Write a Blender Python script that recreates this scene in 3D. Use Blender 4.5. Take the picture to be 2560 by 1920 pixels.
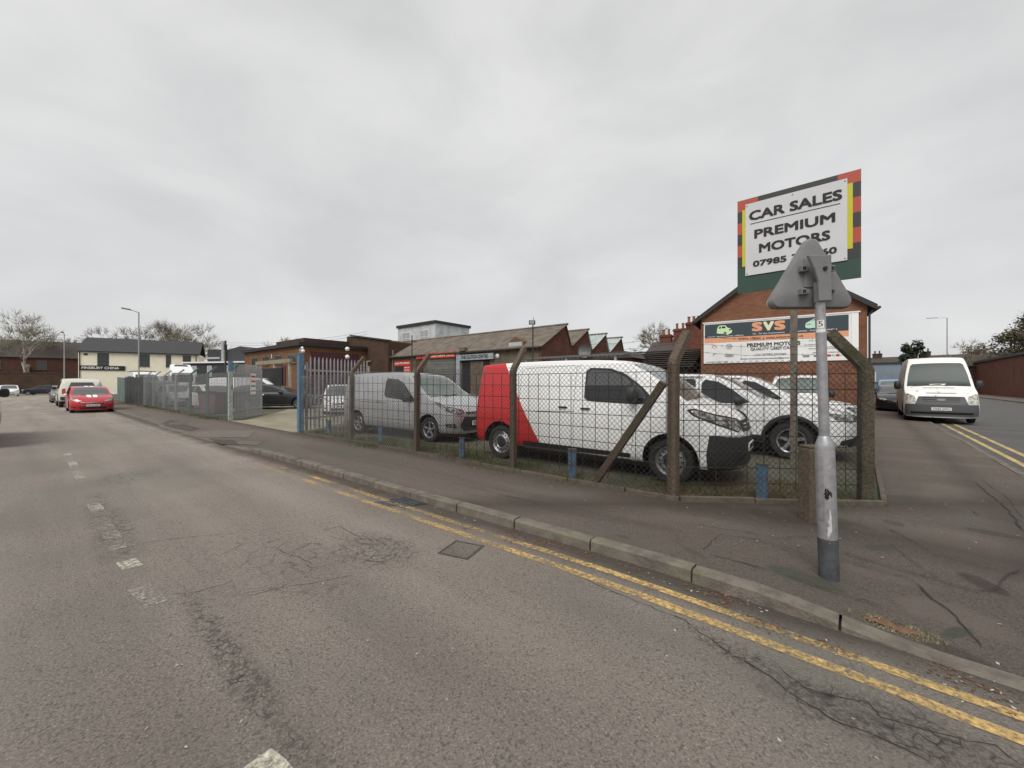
import bpy, bmesh, math, random
from mathutils import Vector, Matrix
random.seed(7)
R_ = math.radians
SC = bpy.context.scene
COL = SC.collection
for o in list(bpy.data.objects): bpy.data.objects.remove(o)

# ------------------------------------------------------------------ camera, sky, sun, exposure
CAM_H, FPX = 1.6, 970.0            # eye height; focal length in pixels of a 2560 px wide frame
cam_d = bpy.data.cameras.new('camera'); cam = bpy.data.objects.new('camera', cam_d); COL.objects.link(cam)
cam_d.sensor_width = 36.0; cam_d.lens = 36.0*FPX/2560.0
cam_d.clip_start = 0.05; cam_d.clip_end = 3000
cam.location = (0, 0, CAM_H); cam.rotation_euler = (R_(90), 0, 0)
SC.camera = cam

SUN_EL, SUN_AZ = R_(52), R_(205)     # azimuth measured from +Y clockwise: behind the camera
world = bpy.data.worlds.new('World'); SC.world = world; world.use_nodes = True
wn, wl = world.node_tree.nodes, world.node_tree.links
wn.clear()
w_out = wn.new('ShaderNodeOutputWorld'); w_bg = wn.new('ShaderNodeBackground'); w_bg.inputs[1].default_value = 0.1
sky = wn.new('ShaderNodeTexSky'); sky.sky_type = 'NISHITA'; sky.sun_disc = False
sky.sun_elevation = SUN_EL; sky.sun_rotation = SUN_AZ
w_tc = wn.new('ShaderNodeTexCoord'); w_mp = wn.new('ShaderNodeMapping'); w_mp.inputs['Scale'].default_value = (1, 1, 2.2)
w_mp.inputs['Rotation'].default_value = (0.25, 0.1, 0.6)
w_n1 = wn.new('ShaderNodeTexNoise'); w_n1.inputs['Scale'].default_value = 2.3; w_n1.inputs['Detail'].default_value = 7; w_n1.inputs['Roughness'].default_value = 0.52
w_n1.inputs['Distortion'].default_value = 0.35
w_rp = wn.new('ShaderNodeValToRGB')
w_rp.color_ramp.elements[0].position = 0.33; w_rp.color_ramp.elements[0].color = (3.66, 3.66, 3.67, 1)
w_rp.color_ramp.elements[1].position = 0.66; w_rp.color_ramp.elements[1].color = (4.48, 4.47, 4.46, 1)
w_mx = wn.new('ShaderNodeMix'); w_mx.data_type = 'RGBA'; w_mx.inputs['Factor'].default_value = 0.97
wl.new(w_tc.outputs['Generated'], w_mp.inputs['Vector']); wl.new(w_mp.outputs[0], w_n1.inputs['Vector'])
wl.new(w_n1.outputs['Fac'], w_rp.inputs[0]); wl.new(sky.outputs[0], w_mx.inputs[6]); wl.new(w_rp.outputs[0], w_mx.inputs[7])
wl.new(w_mx.outputs[2], w_bg.inputs[0]); wl.new(w_bg.outputs[0], w_out.inputs[0])

sun_d = bpy.data.lights.new('sun', 'SUN'); sun_d.energy = 1.5; sun_d.angle = R_(40); sun_d.color = (1.0, 0.97, 0.93)
sun = bpy.data.objects.new('sun', sun_d); COL.objects.link(sun); sun.location = (0, 0, 40)
sdir = Vector((math.sin(SUN_AZ)*math.cos(SUN_EL), math.cos(SUN_AZ)*math.cos(SUN_EL), math.sin(SUN_EL)))
sun.rotation_euler = sdir.to_track_quat('Z', 'Y').to_euler()

SC.view_settings.view_transform = 'Standard'; SC.view_settings.look = 'None'
SC.view_settings.exposure = 0.80; SC.view_settings.gamma = 1.0
SC.cycles.use_denoising = True
SC.cycles.max_bounces = 6; SC.cycles.diffuse_bounces = 3; SC.cycles.glossy_bounces = 3; SC.cycles.transparent_max_bounces = 8

# ------------------------------------------------------------------ materials
MATS = {}
def nmat(name):
    m = bpy.data.materials.new(name); m.use_nodes = True
    nt = m.node_tree; b = nt.nodes['Principled BSDF']
    MATS[name] = m
    return m, nt.nodes, nt.links, b
def L4(c): return (c[0], c[1], c[2], 1.0)
def mat(name, c, rough=0.6, metal=0.0, n=None, c2=None, bump=None, coat=0.0, spec=0.5, stain=None, coord='Object'):
    """n=(scale, lo, hi) noise between c and c2; stain=(scale, colour, lo, hi); bump=(scale, strength)"""
    m, N, Lk, b = nmat(name)
    b.inputs['Roughness'].default_value = rough; b.inputs['Metallic'].default_value = metal
    b.inputs['Specular IOR Level'].default_value = spec
    b.inputs['Coat Weight'].default_value = coat; b.inputs['Coat Roughness'].default_value = 0.06
    b.inputs['Base Color'].default_value = L4(c)
    tc = N.new('ShaderNodeTexCoord'); src = tc.outputs[coord]
    last = None
    if n:
        t = N.new('ShaderNodeTexNoise'); t.inputs['Scale'].default_value = n[0]; t.inputs['Detail'].default_value = 6; t.inputs['Roughness'].default_value = 0.6
        Lk.new(src, t.inputs['Vector'])
        r = N.new('ShaderNodeValToRGB'); r.color_ramp.elements[0].position = n[1]; r.color_ramp.elements[1].position = n[2]
        r.color_ramp.elements[0].color = L4(c); r.color_ramp.elements[1].color = L4(c2 or tuple(v*0.7 for v in c))
        Lk.new(t.outputs['Fac'], r.inputs[0]); last = r.outputs[0]
    if stain:
        t = N.new('ShaderNodeTexNoise'); t.inputs['Scale'].default_value = stain[0]; t.inputs['Detail'].default_value = 5; t.inputs['Roughness'].default_value = 0.65
        t.noise_dimensions = '4D'; t.inputs['W'].default_value = 3.3
        Lk.new(src, t.inputs['Vector'])
        r = N.new('ShaderNodeMapRange'); r.inputs[1].default_value = stain[2]; r.inputs[2].default_value = stain[3]
        Lk.new(t.outputs['Fac'], r.inputs[0])
        x = N.new('ShaderNodeMix'); x.data_type = 'RGBA'; x.inputs[7].default_value = L4(stain[1])
        if last: Lk.new(last, x.inputs[6])
        else: x.inputs[6].default_value = L4(c)
        Lk.new(r.outputs[0], x.inputs[0]); last = x.outputs[2]
    if last: Lk.new(last, b.inputs['Base Color'])
    if bump:
        t = N.new('ShaderNodeTexNoise'); t.inputs['Scale'].default_value = bump[0]; t.inputs['Detail'].default_value = 4
        Lk.new(src, t.inputs['Vector'])
        bp = N.new('ShaderNodeBump'); bp.inputs['Strength'].default_value = bump[1]; bp.inputs['Distance'].default_value = 0.02
        Lk.new(t.outputs['Fac'], bp.inputs['Height']); Lk.new(bp.outputs[0], b.inputs['Normal'])
    return m

def brick_mat(name, c1, c2, mortar, scale=1.0, dirt=(0.05, 0.04, 0.035), da=0.5):
    m, N, Lk, b = nmat(name)
    b.inputs['Roughness'].default_value = 0.85; b.inputs['Specular IOR Level'].default_value = 0.2
    tc = N.new('ShaderNodeTexCoord'); sp = N.new('ShaderNodeSeparateXYZ'); Lk.new(tc.outputs['Object'], sp.inputs[0])
    ad = N.new('ShaderNodeMath'); ad.operation = 'ADD'; Lk.new(sp.outputs[0], ad.inputs[0]); Lk.new(sp.outputs[1], ad.inputs[1])
    cb = N.new('ShaderNodeCombineXYZ'); Lk.new(ad.outputs[0], cb.inputs[0]); Lk.new(sp.outputs[2], cb.inputs[1])
    br = N.new('ShaderNodeTexBrick'); Lk.new(cb.outputs[0], br.inputs['Vector'])
    br.inputs['Scale'].default_value = 1.0*scale
    br.inputs['Brick Width'].default_value = 0.225; br.inputs['Row Height'].default_value = 0.075; br.inputs['Mortar Size'].default_value = 0.008
    br.inputs['Color1'].default_value = L4(c1); br.inputs['Color2'].default_value = L4(c2); br.inputs['Mortar'].default_value = L4(mortar)
    br.inputs['Bias'].default_value = -0.1
    t = N.new('ShaderNodeTexNoise'); t.inputs['Scale'].default_value = 0.9; t.inputs['Detail'].default_value = 6; Lk.new(tc.outputs['Object'], t.inputs['Vector'])
    mr = N.new('ShaderNodeMapRange'); mr.inputs[1].default_value = 0.42; mr.inputs[2].default_value = 0.72; mr.inputs[4].default_value = da
    Lk.new(t.outputs['Fac'], mr.inputs[0])
    x = N.new('ShaderNodeMix'); x.data_type = 'RGBA'; Lk.new(mr.outputs[0], x.inputs[0]); Lk.new(br.outputs['Color'], x.inputs[6]); x.inputs[7].default_value = L4(dirt)
    Lk.new(x.outputs[2], b.inputs['Base Color'])
    bp = N.new('ShaderNodeBump'); bp.inputs['Strength'].default_value = 0.5; bp.inputs['Distance'].default_value = 0.01; bp.invert = True
    Lk.new(br.outputs['Fac'], bp.inputs['Height']); Lk.new(bp.outputs[0], b.inputs['Normal'])
    return m

LX, LY = -0.786, 0.619
LANG = math.atan2(LY, LX)
def asphalt(name, dark, light, gut=None, regions=(), fine=1.0, tint=None, stainc=(0.085, 0.070, 0.058), spots=()):
    """worn asphalt: aggregate grain, broad blotches, alligator cracking inside given ellipses, dirt along a line"""
    m, N, Lk, b = nmat(name)
    b.inputs['Roughness'].default_value = 0.82; b.inputs['Specular IOR Level'].default_value = 0.3
    tc = N.new('ShaderNodeTexCoord'); P = tc.outputs['Object']
    def noise(s, d=4, r=0.6, w=0.0):
        t = N.new('ShaderNodeTexNoise'); t.noise_dimensions = '4D'; t.inputs['W'].default_value = w
        t.inputs['Scale'].default_value = s; t.inputs['Detail'].default_value = d; t.inputs['Roughness'].default_value = r
        Lk.new(P, t.inputs['Vector']); return t.outputs['Fac']
    def mr(x, a, b2, c=0.0, d=1.0):
        t = N.new('ShaderNodeMapRange'); t.inputs[1].default_value = a; t.inputs[2].default_value = b2; t.inputs[3].default_value = c; t.inputs[4].default_value = d
        Lk.new(x, t.inputs[0]); return t.outputs[0]
    def mth(op, a, b2=None):
        t = N.new('ShaderNodeMath'); t.operation = op
        for i, v in enumerate((a, b2)):
            if v is None: continue
            if isinstance(v, (int, float)): t.inputs[i].default_value = v
            else: Lk.new(v, t.inputs[i])
        return t.outputs[0]
    def mix(f, a, c):
        t = N.new('ShaderNodeMix'); t.data_type = 'RGBA'
        Lk.new(f, t.inputs[0])
        for i, v in ((6, a), (7, c)):
            if isinstance(v, tuple): t.inputs[i].default_value = L4(v)
            else: Lk.new(v, t.inputs[i])
        return t.outputs[2]
    vo = N.new('ShaderNodeTexVoronoi'); vo.inputs['Scale'].default_value = 85*fine; Lk.new(P, vo.inputs['Vector'])
    g1 = mr(noise(70*fine, 6, 0.8), 0.38, 0.62)
    col = mix(g1, dark, light)
    sv = N.new('ShaderNodeSeparateColor'); Lk.new(vo.outputs['Color'], sv.inputs[0])
    st = mth('MULTIPLY', mr(sv.outputs[0], 0.75, 0.95), mr(vo.outputs['Distance'], 0.45, 0.15))
    col = mix(mth('MULTIPLY', st, 0.55), col, tuple(min(1, v*1.75) for v in light))
    col = mix(mth('MULTIPLY', mr(sv.outputs[1], 0.80, 0.95), 0.55), col, tuple(v*0.45 for v in dark))
    col = mix(mr(noise(0.55, 4, 0.55, 2.0), 0.40, 0.72, 0.0, 0.26), col, tuple(v*0.75 for v in dark))
    if tint: col = mix(mr(noise(0.33, 3, 0.6, 5.0), 0.50, 0.68, 0.0, 0.55), col, tint)
    mpS = N.new('ShaderNodeMapping'); mpS.vector_type = 'TEXTURE'; mpS.inputs['Rotation'].default_value = (0, 0, LANG); mpS.inputs['Scale'].default_value = (9.0, 0.75, 1); Lk.new(P, mpS.inputs['Vector'])
    tS = N.new('ShaderNodeTexNoise'); tS.inputs['Scale'].default_value = 1.0; tS.inputs['Detail'].default_value = 4; Lk.new(mpS.outputs[0], tS.inputs['Vector'])
    col = mix(mr(tS.outputs['Fac'], 0.50, 0.72, 0.0, 0.40), col, tuple(v*0.80 for v in dark))
    col = mix(mr(tS.outputs['Fac'], 0.46, 0.28, 0.0, 0.30), col, tuple(min(1, v*1.12) for v in light))
    # flecks of pale grit
    v2 = N.new('ShaderNodeTexVoronoi'); v2.inputs['Scale'].default_value = 9; Lk.new(P, v2.inputs['Vector'])
    s2 = N.new('ShaderNodeSeparateColor'); Lk.new(v2.outputs['Color'], s2.inputs[0])
    fl = mth('MULTIPLY', mr(v2.outputs['Distance'], 0.05, 0.035), mr(s2.outputs[2], 0.80, 0.84))
    col = mix(fl, col, (0.45, 0.42, 0.37))
    for (cx, cy, ang, sx, sy, sc_, amt) in spots:      # moss, repairs and damp stains with a ragged outline
        mp = N.new('ShaderNodeMapping'); mp.vector_type = 'TEXTURE'
        mp.inputs['Location'].default_value = (cx, cy, 0); mp.inputs['Rotation'].default_value = (0, 0, ang); mp.inputs['Scale'].default_value = (sx, sy, 1000)
        Lk.new(P, mp.inputs['Vector']); ln = N.new('ShaderNodeVectorMath'); ln.operation = 'LENGTH'; Lk.new(mp.outputs[0], ln.inputs[0])
        ed = mth('ADD', ln.outputs['Value'], mth('MULTIPLY', mth('SUBTRACT', noise(5.0, 5, 0.65, cx*3), 0.5), 1.1))
        col = mix(mr(ed, 1.05, 0.70, 0.0, amt), col, sc_)
    for (cx, cy, ang, sx, sy, scl, amt, dk) in regions:
        mp = N.new('ShaderNodeMapping'); mp.vector_type = 'TEXTURE'
        mp.inputs['Location'].default_value = (cx, cy, 0); mp.inputs['Rotation'].default_value = (0, 0, ang); mp.inputs['Scale'].default_value = (sx, sy, 1)
        Lk.new(P, mp.inputs['Vector'])
        ln = N.new('ShaderNodeVectorMath'); ln.operation = 'LENGTH'; Lk.new(mp.outputs[0], ln.inputs[0])
        edge = mth('ADD', ln.outputs['Value'], mth('MULTIPLY', mth('SUBTRACT', noise(2.5, 4, 0.6, cx), 0.5), 1.3))
        msk = mr(edge, 1.0, 0.45)
        dn = N.new('ShaderNodeTexNoise'); dn.inputs['Scale'].default_value = 5; Lk.new(P, dn.inputs['Vector'])
        av = N.new('ShaderNodeVectorMath'); av.operation = 'MULTIPLY_ADD'; Lk.new(dn.outputs['Color'], av.inputs[0]); av.inputs[1].default_value = (0.14, 0.14, 0); Lk.new(P, av.inputs[2])
        vc = N.new('ShaderNodeTexVoronoi'); vc.feature = 'DISTANCE_TO_EDGE'; vc.inputs['Scale'].default_value = scl; Lk.new(av.outputs[0], vc.inputs['Vector'])
        cr = mr(vc.outputs['Distance'], 0.055, 0.012)
        br_ = mr(noise(9, 3, 0.6, 7.7), 0.40, 0.62)
        f = mth('MULTIPLY', mth('MULTIPLY', cr, msk), mth('MAXIMUM', br_, 0.15))
        col = mix(mth('MULTIPLY', f, amt), col, (0.022, 0.019, 0.016))
        col = mix(mth('MULTIPLY', mth('MULTIPLY', msk, mr(noise(34, 5, 0.75, 4.1), 0.46, 0.58)), dk*.75), col, tuple(v*0.4 for v in dark))
    if gut:
        for (px, py, nx, ny, w0, w1, amt) in gut:   # dirt that has gathered in a band along a line
            dt = N.new('ShaderNodeVectorMath'); dt.operation = 'DOT_PRODUCT'
            sb = N.new('ShaderNodeVectorMath'); sb.operation = 'SUBTRACT'; Lk.new(P, sb.inputs[0]); sb.inputs[1].default_value = (px, py, 0)
            Lk.new(sb.outputs[0], dt.inputs[0]); dt.inputs[1].default_value = (nx, ny, 0)
            d = mth('ADD', mth('ABSOLUTE', dt.outputs['Value']), mth('MULTIPLY', mth('SUBTRACT', noise(1.6, 5, 0.65, 1.3), 0.5), 0.35))
            col = mix(mr(d, w1, w0, 0.0, amt), col, stainc)
    Lk.new(col, b.inputs['Base Color'])
    bp = N.new('ShaderNodeBump'); bp.inputs['Strength'].default_value = 0.8; bp.inputs['Distance'].default_value = 0.016
    hh = mth('ADD', g1, mth('MULTIPLY', vo.outputs['Distance'], -0.6))
    Lk.new(hh, bp.inputs['Height']); Lk.new(bp.outputs[0], b.inputs['Normal'])
    return m

def paintline(name, c, x0, x1, lo0, lo1, c_far=None):
    """road paint that wears through to the asphalt; wear grows from world x1 towards x0"""
    m, N, Lk, b = nmat(name)
    b.inputs['Roughness'].default_value = 0.7
    tc = N.new('ShaderNodeTexCoord')
    t = N.new('ShaderNodeTexNoise'); t.inputs['Scale'].default_value = 26; t.inputs['Detail'].default_value = 8; t.inputs['Roughness'].default_value = 0.8
    Lk.new(tc.outputs['Object'], t.inputs['Vector'])
    t2 = N.new('ShaderNodeTexNoise'); t2.inputs['Scale'].default_value = 1.3; t2.inputs['Detail'].default_value = 2
    Lk.new(tc.outputs['Object'], t2.inputs['Vector'])
    sp = N.new('ShaderNodeSeparateXYZ'); Lk.new(tc.outputs['Object'], sp.inputs[0])
    g = N.new('ShaderNodeMapRange'); g.inputs[1].default_value = x0; g.inputs[2].default_value = x1; g.inputs[3].default_value = lo0; g.inputs[4].default_value = lo1
    Lk.new(sp.outputs[0], g.inputs[0])
    ad = N.new('ShaderNodeMath'); ad.operation = 'MULTIPLY_ADD'; Lk.new(t2.outputs['Fac'], ad.inputs[0]); ad.inputs[1].default_value = 0.55; Lk.new(t.outputs['Fac'], ad.inputs[2])
    sb = N.new('ShaderNodeMath'); sb.operation = 'SUBTRACT'; Lk.new(ad.outputs[0], sb.inputs[0]); Lk.new(g.outputs[0], sb.inputs[1])
    r = N.new('ShaderNodeMapRange'); r.inputs[1].default_value = -0.13; r.inputs[2].default_value = 0.08; Lk.new(sb.outputs[0], r.inputs[0])
    cr = N.new('ShaderNodeValToRGB'); cr.color_ramp.elements[0].position = 0.35; cr.color_ramp.elements[1].position = 0.7
    cr.color_ramp.elements[0].color = L4(tuple(v*0.62 for v in c)); cr.color_ramp.elements[1].color = L4(c)
    t3 = N.new('ShaderNodeTexNoise'); t3.inputs['Scale'].default_value = 30; t3.inputs['Detail'].default_value = 4; Lk.new(tc.outputs['Object'], t3.inputs['Vector'])
    Lk.new(t3.outputs['Fac'], cr.inputs[0]); Lk.new(cr.outputs[0], b.inputs['Base Color'])
    tr = N.new('ShaderNodeBsdfTransparent'); ms = N.new('ShaderNodeMixShader')
    Lk.new(r.outputs[0], ms.inputs[0]); Lk.new(tr.outputs[0], ms.inputs[1]); Lk.new(b.outputs[0], ms.inputs[2])
    Lk.new(ms.outputs[0], N['Material Output'].inputs['Surface'])
    return m

LX, LY = -0.786, 0.619          # unit vector along the side street, away from the junction
NX, NY = 0.619, 0.786           # into the sales lot
RX, RY = 0.673, 0.739           # along the main road on the right, away
LANG = math.atan2(LY, LX); RANG = math.atan2(RY, RX)
def gp(u, v, z=0.0):
    Y = (CAM_H - z)*FPX/(v - 960.0); return Vector(((u-1280.0)/FPX*Y, Y, z))

# road wear: (cx, cy, angle, half length, half width, crack scale, crack amount, stain)
regs = []
def reg(u0, v0, u1, v1, w, scl, amt, dk):
    a, c = gp(u0, v0), gp(u1, v1); d = c-a
    regs.append(((a.x+c.x)/2, (a.y+c.y)/2, math.atan2(d.y, d.x), d.length/2*1.25, w, scl, amt, dk))
reg(880, 1345, 1010, 1415, 0.42, 9, 0.9, 0.75)
reg(469, 1490, 780, 1930, 0.10, 13, 0.9, 0.95)
reg(240, 1240, 330, 1440, 0.20, 11, 0.8, 0.7)
reg(560, 1330, 830, 1480, 0.55, 4.5, 0.55, 0.15)
reg(1960, 1720, 2540, 1915, 0.20, 11, 0.95, 1.0)
reg(1700, 1560, 2100, 1760, 0.12, 10, 0.9, 0.8)
reg(250, 1220, 380, 1170, 0.5, 6, 0.6, 0.35)
asphalt('asphalt', (0.205, 0.175, 0.150), (0.47, 0.408, 0.355), regions=regs,
        gut=[(-1.39, 5.39, NX, NY, 0.12, 0.42, 0.85)], tint=(0.19, 0.20, 0.165))
spots_ = []
def spot(z_, x0, y0, x1, y1, w, c, amt):
    a, d = gp(z_[0]+z_[2]*x0, z_[1]+z_[2]*y0, .1), gp(z_[0]+z_[2]*x1, z_[1]+z_[2]*y1, .1); e = d-a
    spots_.append(((a.x+d.x)/2, (a.y+d.y)/2, math.atan2(e.y, e.x), e.length/2*1.15+.02, w, c, amt))
ZE, ZD, ZA = (1860, 1200, .3165), (1200, 1220, .3165), (1700, 1040, .2712)
MOSS, PALE_, DARK_ = (0.085, 0.098, 0.070), (0.215, 0.180, 0.152), (0.062, 0.050, 0.042)
spot(ZE, 1250, 420, 2212, 560, .42, PALE_, .60); spot(ZE, 1250, 860, 2100, 1150, .22, PALE_, .62); spot(ZE, 1600, 30, 1900, 260, .45, PALE_, .5); spot(ZE, 780, 640, 1500, 800, .12, PALE_, .35)
spot(ZE, 220, 680, 780, 800, .13, MOSS, .75); spot(ZE, 1600, 1130, 1760, 1090, .05, MOSS, .8); spot(ZE, 980, 530, 1130, 520, .07, MOSS, .7); spot(ZE, 1130, 340, 1220, 340, .12, MOSS, .7); spot(ZE, 1180, 120, 1330, 160, .22, MOSS, .55)
spot(ZD, 1080, 370, 1180, 400, .05, MOSS, .6); spot(ZD, 1620, 470, 1780, 560, .05, MOSS, .6); spot(ZA, 700, 900, 1000, 920, .15, MOSS, .45); spot(ZE, 1700, 700, 2060, 860, .09, DARK_, .7); spot(ZE, 1750, 380, 2200, 430, .10, DARK_, .5)
spot(ZE, 0, 240, 900, 360, .28, DARK_, .6); spot(ZE, 1480, 1190, 1990, 1420, .11, DARK_, .55); spot(ZD, 100, 60, 1500, 330, .16, DARK_, .3)
asphalt('footway', (0.118, 0.095, 0.079), (0.240, 0.199, 0.170), fine=1.1, spots=spots_, tint=(0.115, 0.128, 0.10),
        gut=[(-0.895, 7.42, NX, NY, 0.0, 0.55, 0.7), (3.3, 4.85, 0.0, 1.0, 0.0, 0.5, 0.75), (10.0, 9.2, 0.739, -0.673, 0.0, 0.3, 0.5)], stainc=(0.075, 0.058, 0.045))
asphalt('footway_moss', (0.085, 0.088, 0.066), (0.185, 0.180, 0.140), fine=1.1)
asphalt('footway_worn', (0.095, 0.078, 0.066), (0.195, 0.165, 0.142), fine=1.1)
asphalt('footway_mid', (0.128, 0.104, 0.087), (0.250, 0.209, 0.180), fine=1.1, tint=(0.14, 0.15, 0.12))
asphalt('footway_pale', (0.165, 0.138, 0.116), (0.27, 0.235, 0.20), fine=1.5)
asphalt('footway_dark', (0.075, 0.062, 0.053), (0.145, 0.122, 0.104), fine=1.5)
asphalt('mainroad', (0.105, 0.102, 0.098), (0.19, 0.185, 0.176))
asphalt('asphalt_plain', (0.16, 0.137, 0.118), (0.31, 0.27, 0.235))
mat('ground', (0.11, 0.11, 0.075), 0.95, n=(0.2, 0.4, 0.6), c2=(0.07, 0.085, 0.045))
mat('lot', (0.095, 0.082, 0.062), 0.95, n=(1.1, 0.42, 0.60), c2=(0.062, 0.070, 0.036), bump=(30, 0.6), stain=(7, (0.16, 0.14, 0.11), 0.55, 0.75))
mat('lot_concrete', (0.27, 0.235, 0.175), 0.95, n=(1.6, 0.38, 0.62), c2=(0.20, 0.19, 0.115), bump=(25, 0.4), stain=(5, (0.22, 0.12, 0.07), 0.58, 0.72))
mat('kerb', (0.172, 0.147, 0.122), 0.9, n=(7, 0.36, 0.62), c2=(0.10, 0.086, 0.070), bump=(60, 0.5), stain=(2.2, (0.17, 0.158, 0.105), 0.50, 0.72))
mat('edging', (0.115, 0.094, 0.072), 0.95, n=(9, 0.4, 0.7), c2=(0.065, 0.056, 0.040), bump=(50, 0.6))
mat('crack', (0.030, 0.025, 0.021), 0.95)
mat('post_concrete', (0.128, 0.093, 0.067), 0.95, n=(38, 0.42, 0.68), c2=(0.058, 0.044, 0.033), bump=(70, 0.9), stain=(3.5, (0.066, 0.068, 0.034), 0.50, 0.70))
mat('post_mossy', (0.105, 0.082, 0.058), 0.95, n=(30, 0.40, 0.66), c2=(0.045, 0.038, 0.026), bump=(60, 1.0), stain=(3.0, (0.040, 0.044, 0.020), 0.46, 0.66))
mat('wire', (0.024, 0.021, 0.020), 0.6, n=(3.0, 0.45, 0.6), c2=(0.030, 0.022, 0.018))
mat('wire_pale', (0.24, 0.235, 0.23), 0.5, n=(3.0, 0.45, 0.6), c2=(0.13, 0.12, 0.11))
mat('wire_dark', (0.018, 0.017, 0.017), 0.6, n=(2.0, 0.45, 0.62), c2=(0.040, 0.024, 0.016))
mat('galv', (0.40, 0.40, 0.41), 0.45, metal=0.55, n=(14, 0.35, 0.7), c2=(0.27, 0.275, 0.285), stain=(30, (0.56, 0.56, 0.57), 0.60, 0.75), bump=(40, 0.12))
mat('galv_dull', (0.40, 0.41, 0.425), 0.55, metal=0.2, n=(8, 0.35, 0.7), c2=(0.29, 0.30, 0.315))
mat('sign_back', (0.185, 0.185, 0.188), 0.65, n=(6, 0.35, 0.7), c2=(0.14, 0.142, 0.145), stain=(2.5, (0.13, 0.13, 0.125), 0.55, 0.8))
mat('pole_dark', (0.075, 0.078, 0.085), 0.6, n=(9, 0.4, 0.65), c2=(0.045, 0.046, 0.05), stain=(12, (0.2, 0.2, 0.21), 0.62, 0.72))
mat('pale_scuff', (0.62, 0.62, 0.62), 0.7, n=(12, 0.4, 0.6), c2=(0.42, 0.42, 0.43))
mat('blue_post', (0.075, 0.15, 0.235), 0.65, n=(7, 0.38, 0.66), c2=(0.10, 0.17, 0.24), stain=(9, (0.25, 0.24, 0.22), 0.58, 0.68))
mat('blue_bollard', (0.10, 0.165, 0.225), 0.7, n=(8, 0.4, 0.65), c2=(0.055, 0.12, 0.19), stain=(6, (0.11, 0.10, 0.085), 0.56, 0.7))
mat('peel_post', (0.38, 0.39, 0.33), 0.7, n=(6, 0.4, 0.6), c2=(0.24, 0.28, 0.30), stain=(7, (0.07, 0.055, 0.04), 0.60, 0.66))
mat('green_fence', (0.045, 0.13, 0.105), 0.6, n=(4, 0.4, 0.7), c2=(0.10, 0.15, 0.14))
mat('mesh_grey', (0.15, 0.155, 0.155), 0.6)
mat('sheet_dark', (0.045, 0.047, 0.048), 0.7, n=(2, 0.4, 0.7), c2=(0.075, 0.078, 0.078))
mat('sheet_green', (0.15, 0.19, 0.175), 0.6, n=(1.5, 0.4, 0.7), c2=(0.09, 0.14, 0.125))
mat('black', (0.012, 0.012, 0.013), 0.5)
mat('black_plastic', (0.022, 0.022, 0.023), 0.55, bump=(200, 0.1))
mat('grey_plastic', (0.075, 0.077, 0.080), 0.55)
mat('tyre', (0.016, 0.016, 0.016), 0.8, n=(12, 0.4, 0.7), c2=(0.035, 0.033, 0.030))
mat('rim', (0.42, 0.42, 0.43), 0.35, metal=0.7, n=(10, 0.4, 0.7), c2=(0.30, 0.30, 0.30))
mat('chrome', (0.70, 0.70, 0.70), 0.15, metal=1.0)
mat('glass', (0.012, 0.014, 0.014), 0.05, spec=0.6, coat=0.3)
mat('glass_green', (0.135, 0.165, 0.152), 0.16, spec=0.5, coat=0.25, n=(2.2, 0.4, 0.65), c2=(0.085, 0.105, 0.098))
mat('glass_screen', (0.050, 0.064, 0.058), 0.22, spec=0.25, coat=0.0, n=(1.6, 0.4, 0.65), c2=(0.045, 0.056, 0.052))
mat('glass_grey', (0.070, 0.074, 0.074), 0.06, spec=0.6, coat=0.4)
mat('lamp_clear', (0.42, 0.42, 0.40), 0.12, metal=0.25, n=(14, 0.42, 0.58), c2=(0.07, 0.07, 0.07), coat=1.0)
mat('lamp_pale', (0.58, 0.57, 0.50), 0.12, n=(11, 0.44, 0.6), c2=(0.22, 0.22, 0.19), coat=1.0)
mat('lamp_red', (0.30, 0.015, 0.018), 0.15, coat=1.0)
mat('lamp_amber', (0.50, 0.16, 0.02), 0.2, coat=0.6)
mat('plate_white', (0.72, 0.72, 0.70), 0.5)
mat('plate_yellow', (0.70, 0.52, 0.04), 0.5)
mat('ink', (0.012, 0.012, 0.012), 0.7)
mat('white', (0.78, 0.78, 0.76), 0.6)
def paint(name, c, metal=0.0, dirt=0.25):
    return mat(name, c, 0.30, metal=metal, n=(1.4, 0.40, 0.75), c2=tuple(v*(1-dirt*0.5)+0.05*dirt for v in c), coat=0.55, bump=None)
paint('paint_white', (0.79, 0.79, 0.78), dirt=.12); paint('paint_cream', (0.62, 0.62, 0.53)); paint('paint_silver', (0.44, 0.445, 0.45), 0.45)
paint('paint_grey', (0.13, 0.135, 0.14), 0.4); paint('paint_black', (0.012, 0.012, 0.013)); paint('paint_red', (0.44, 0.012, 0.022))
paint('paint_blue', (0.014, 0.018, 0.032)); paint('paint_sky', (0.12, 0.25, 0.48))
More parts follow.
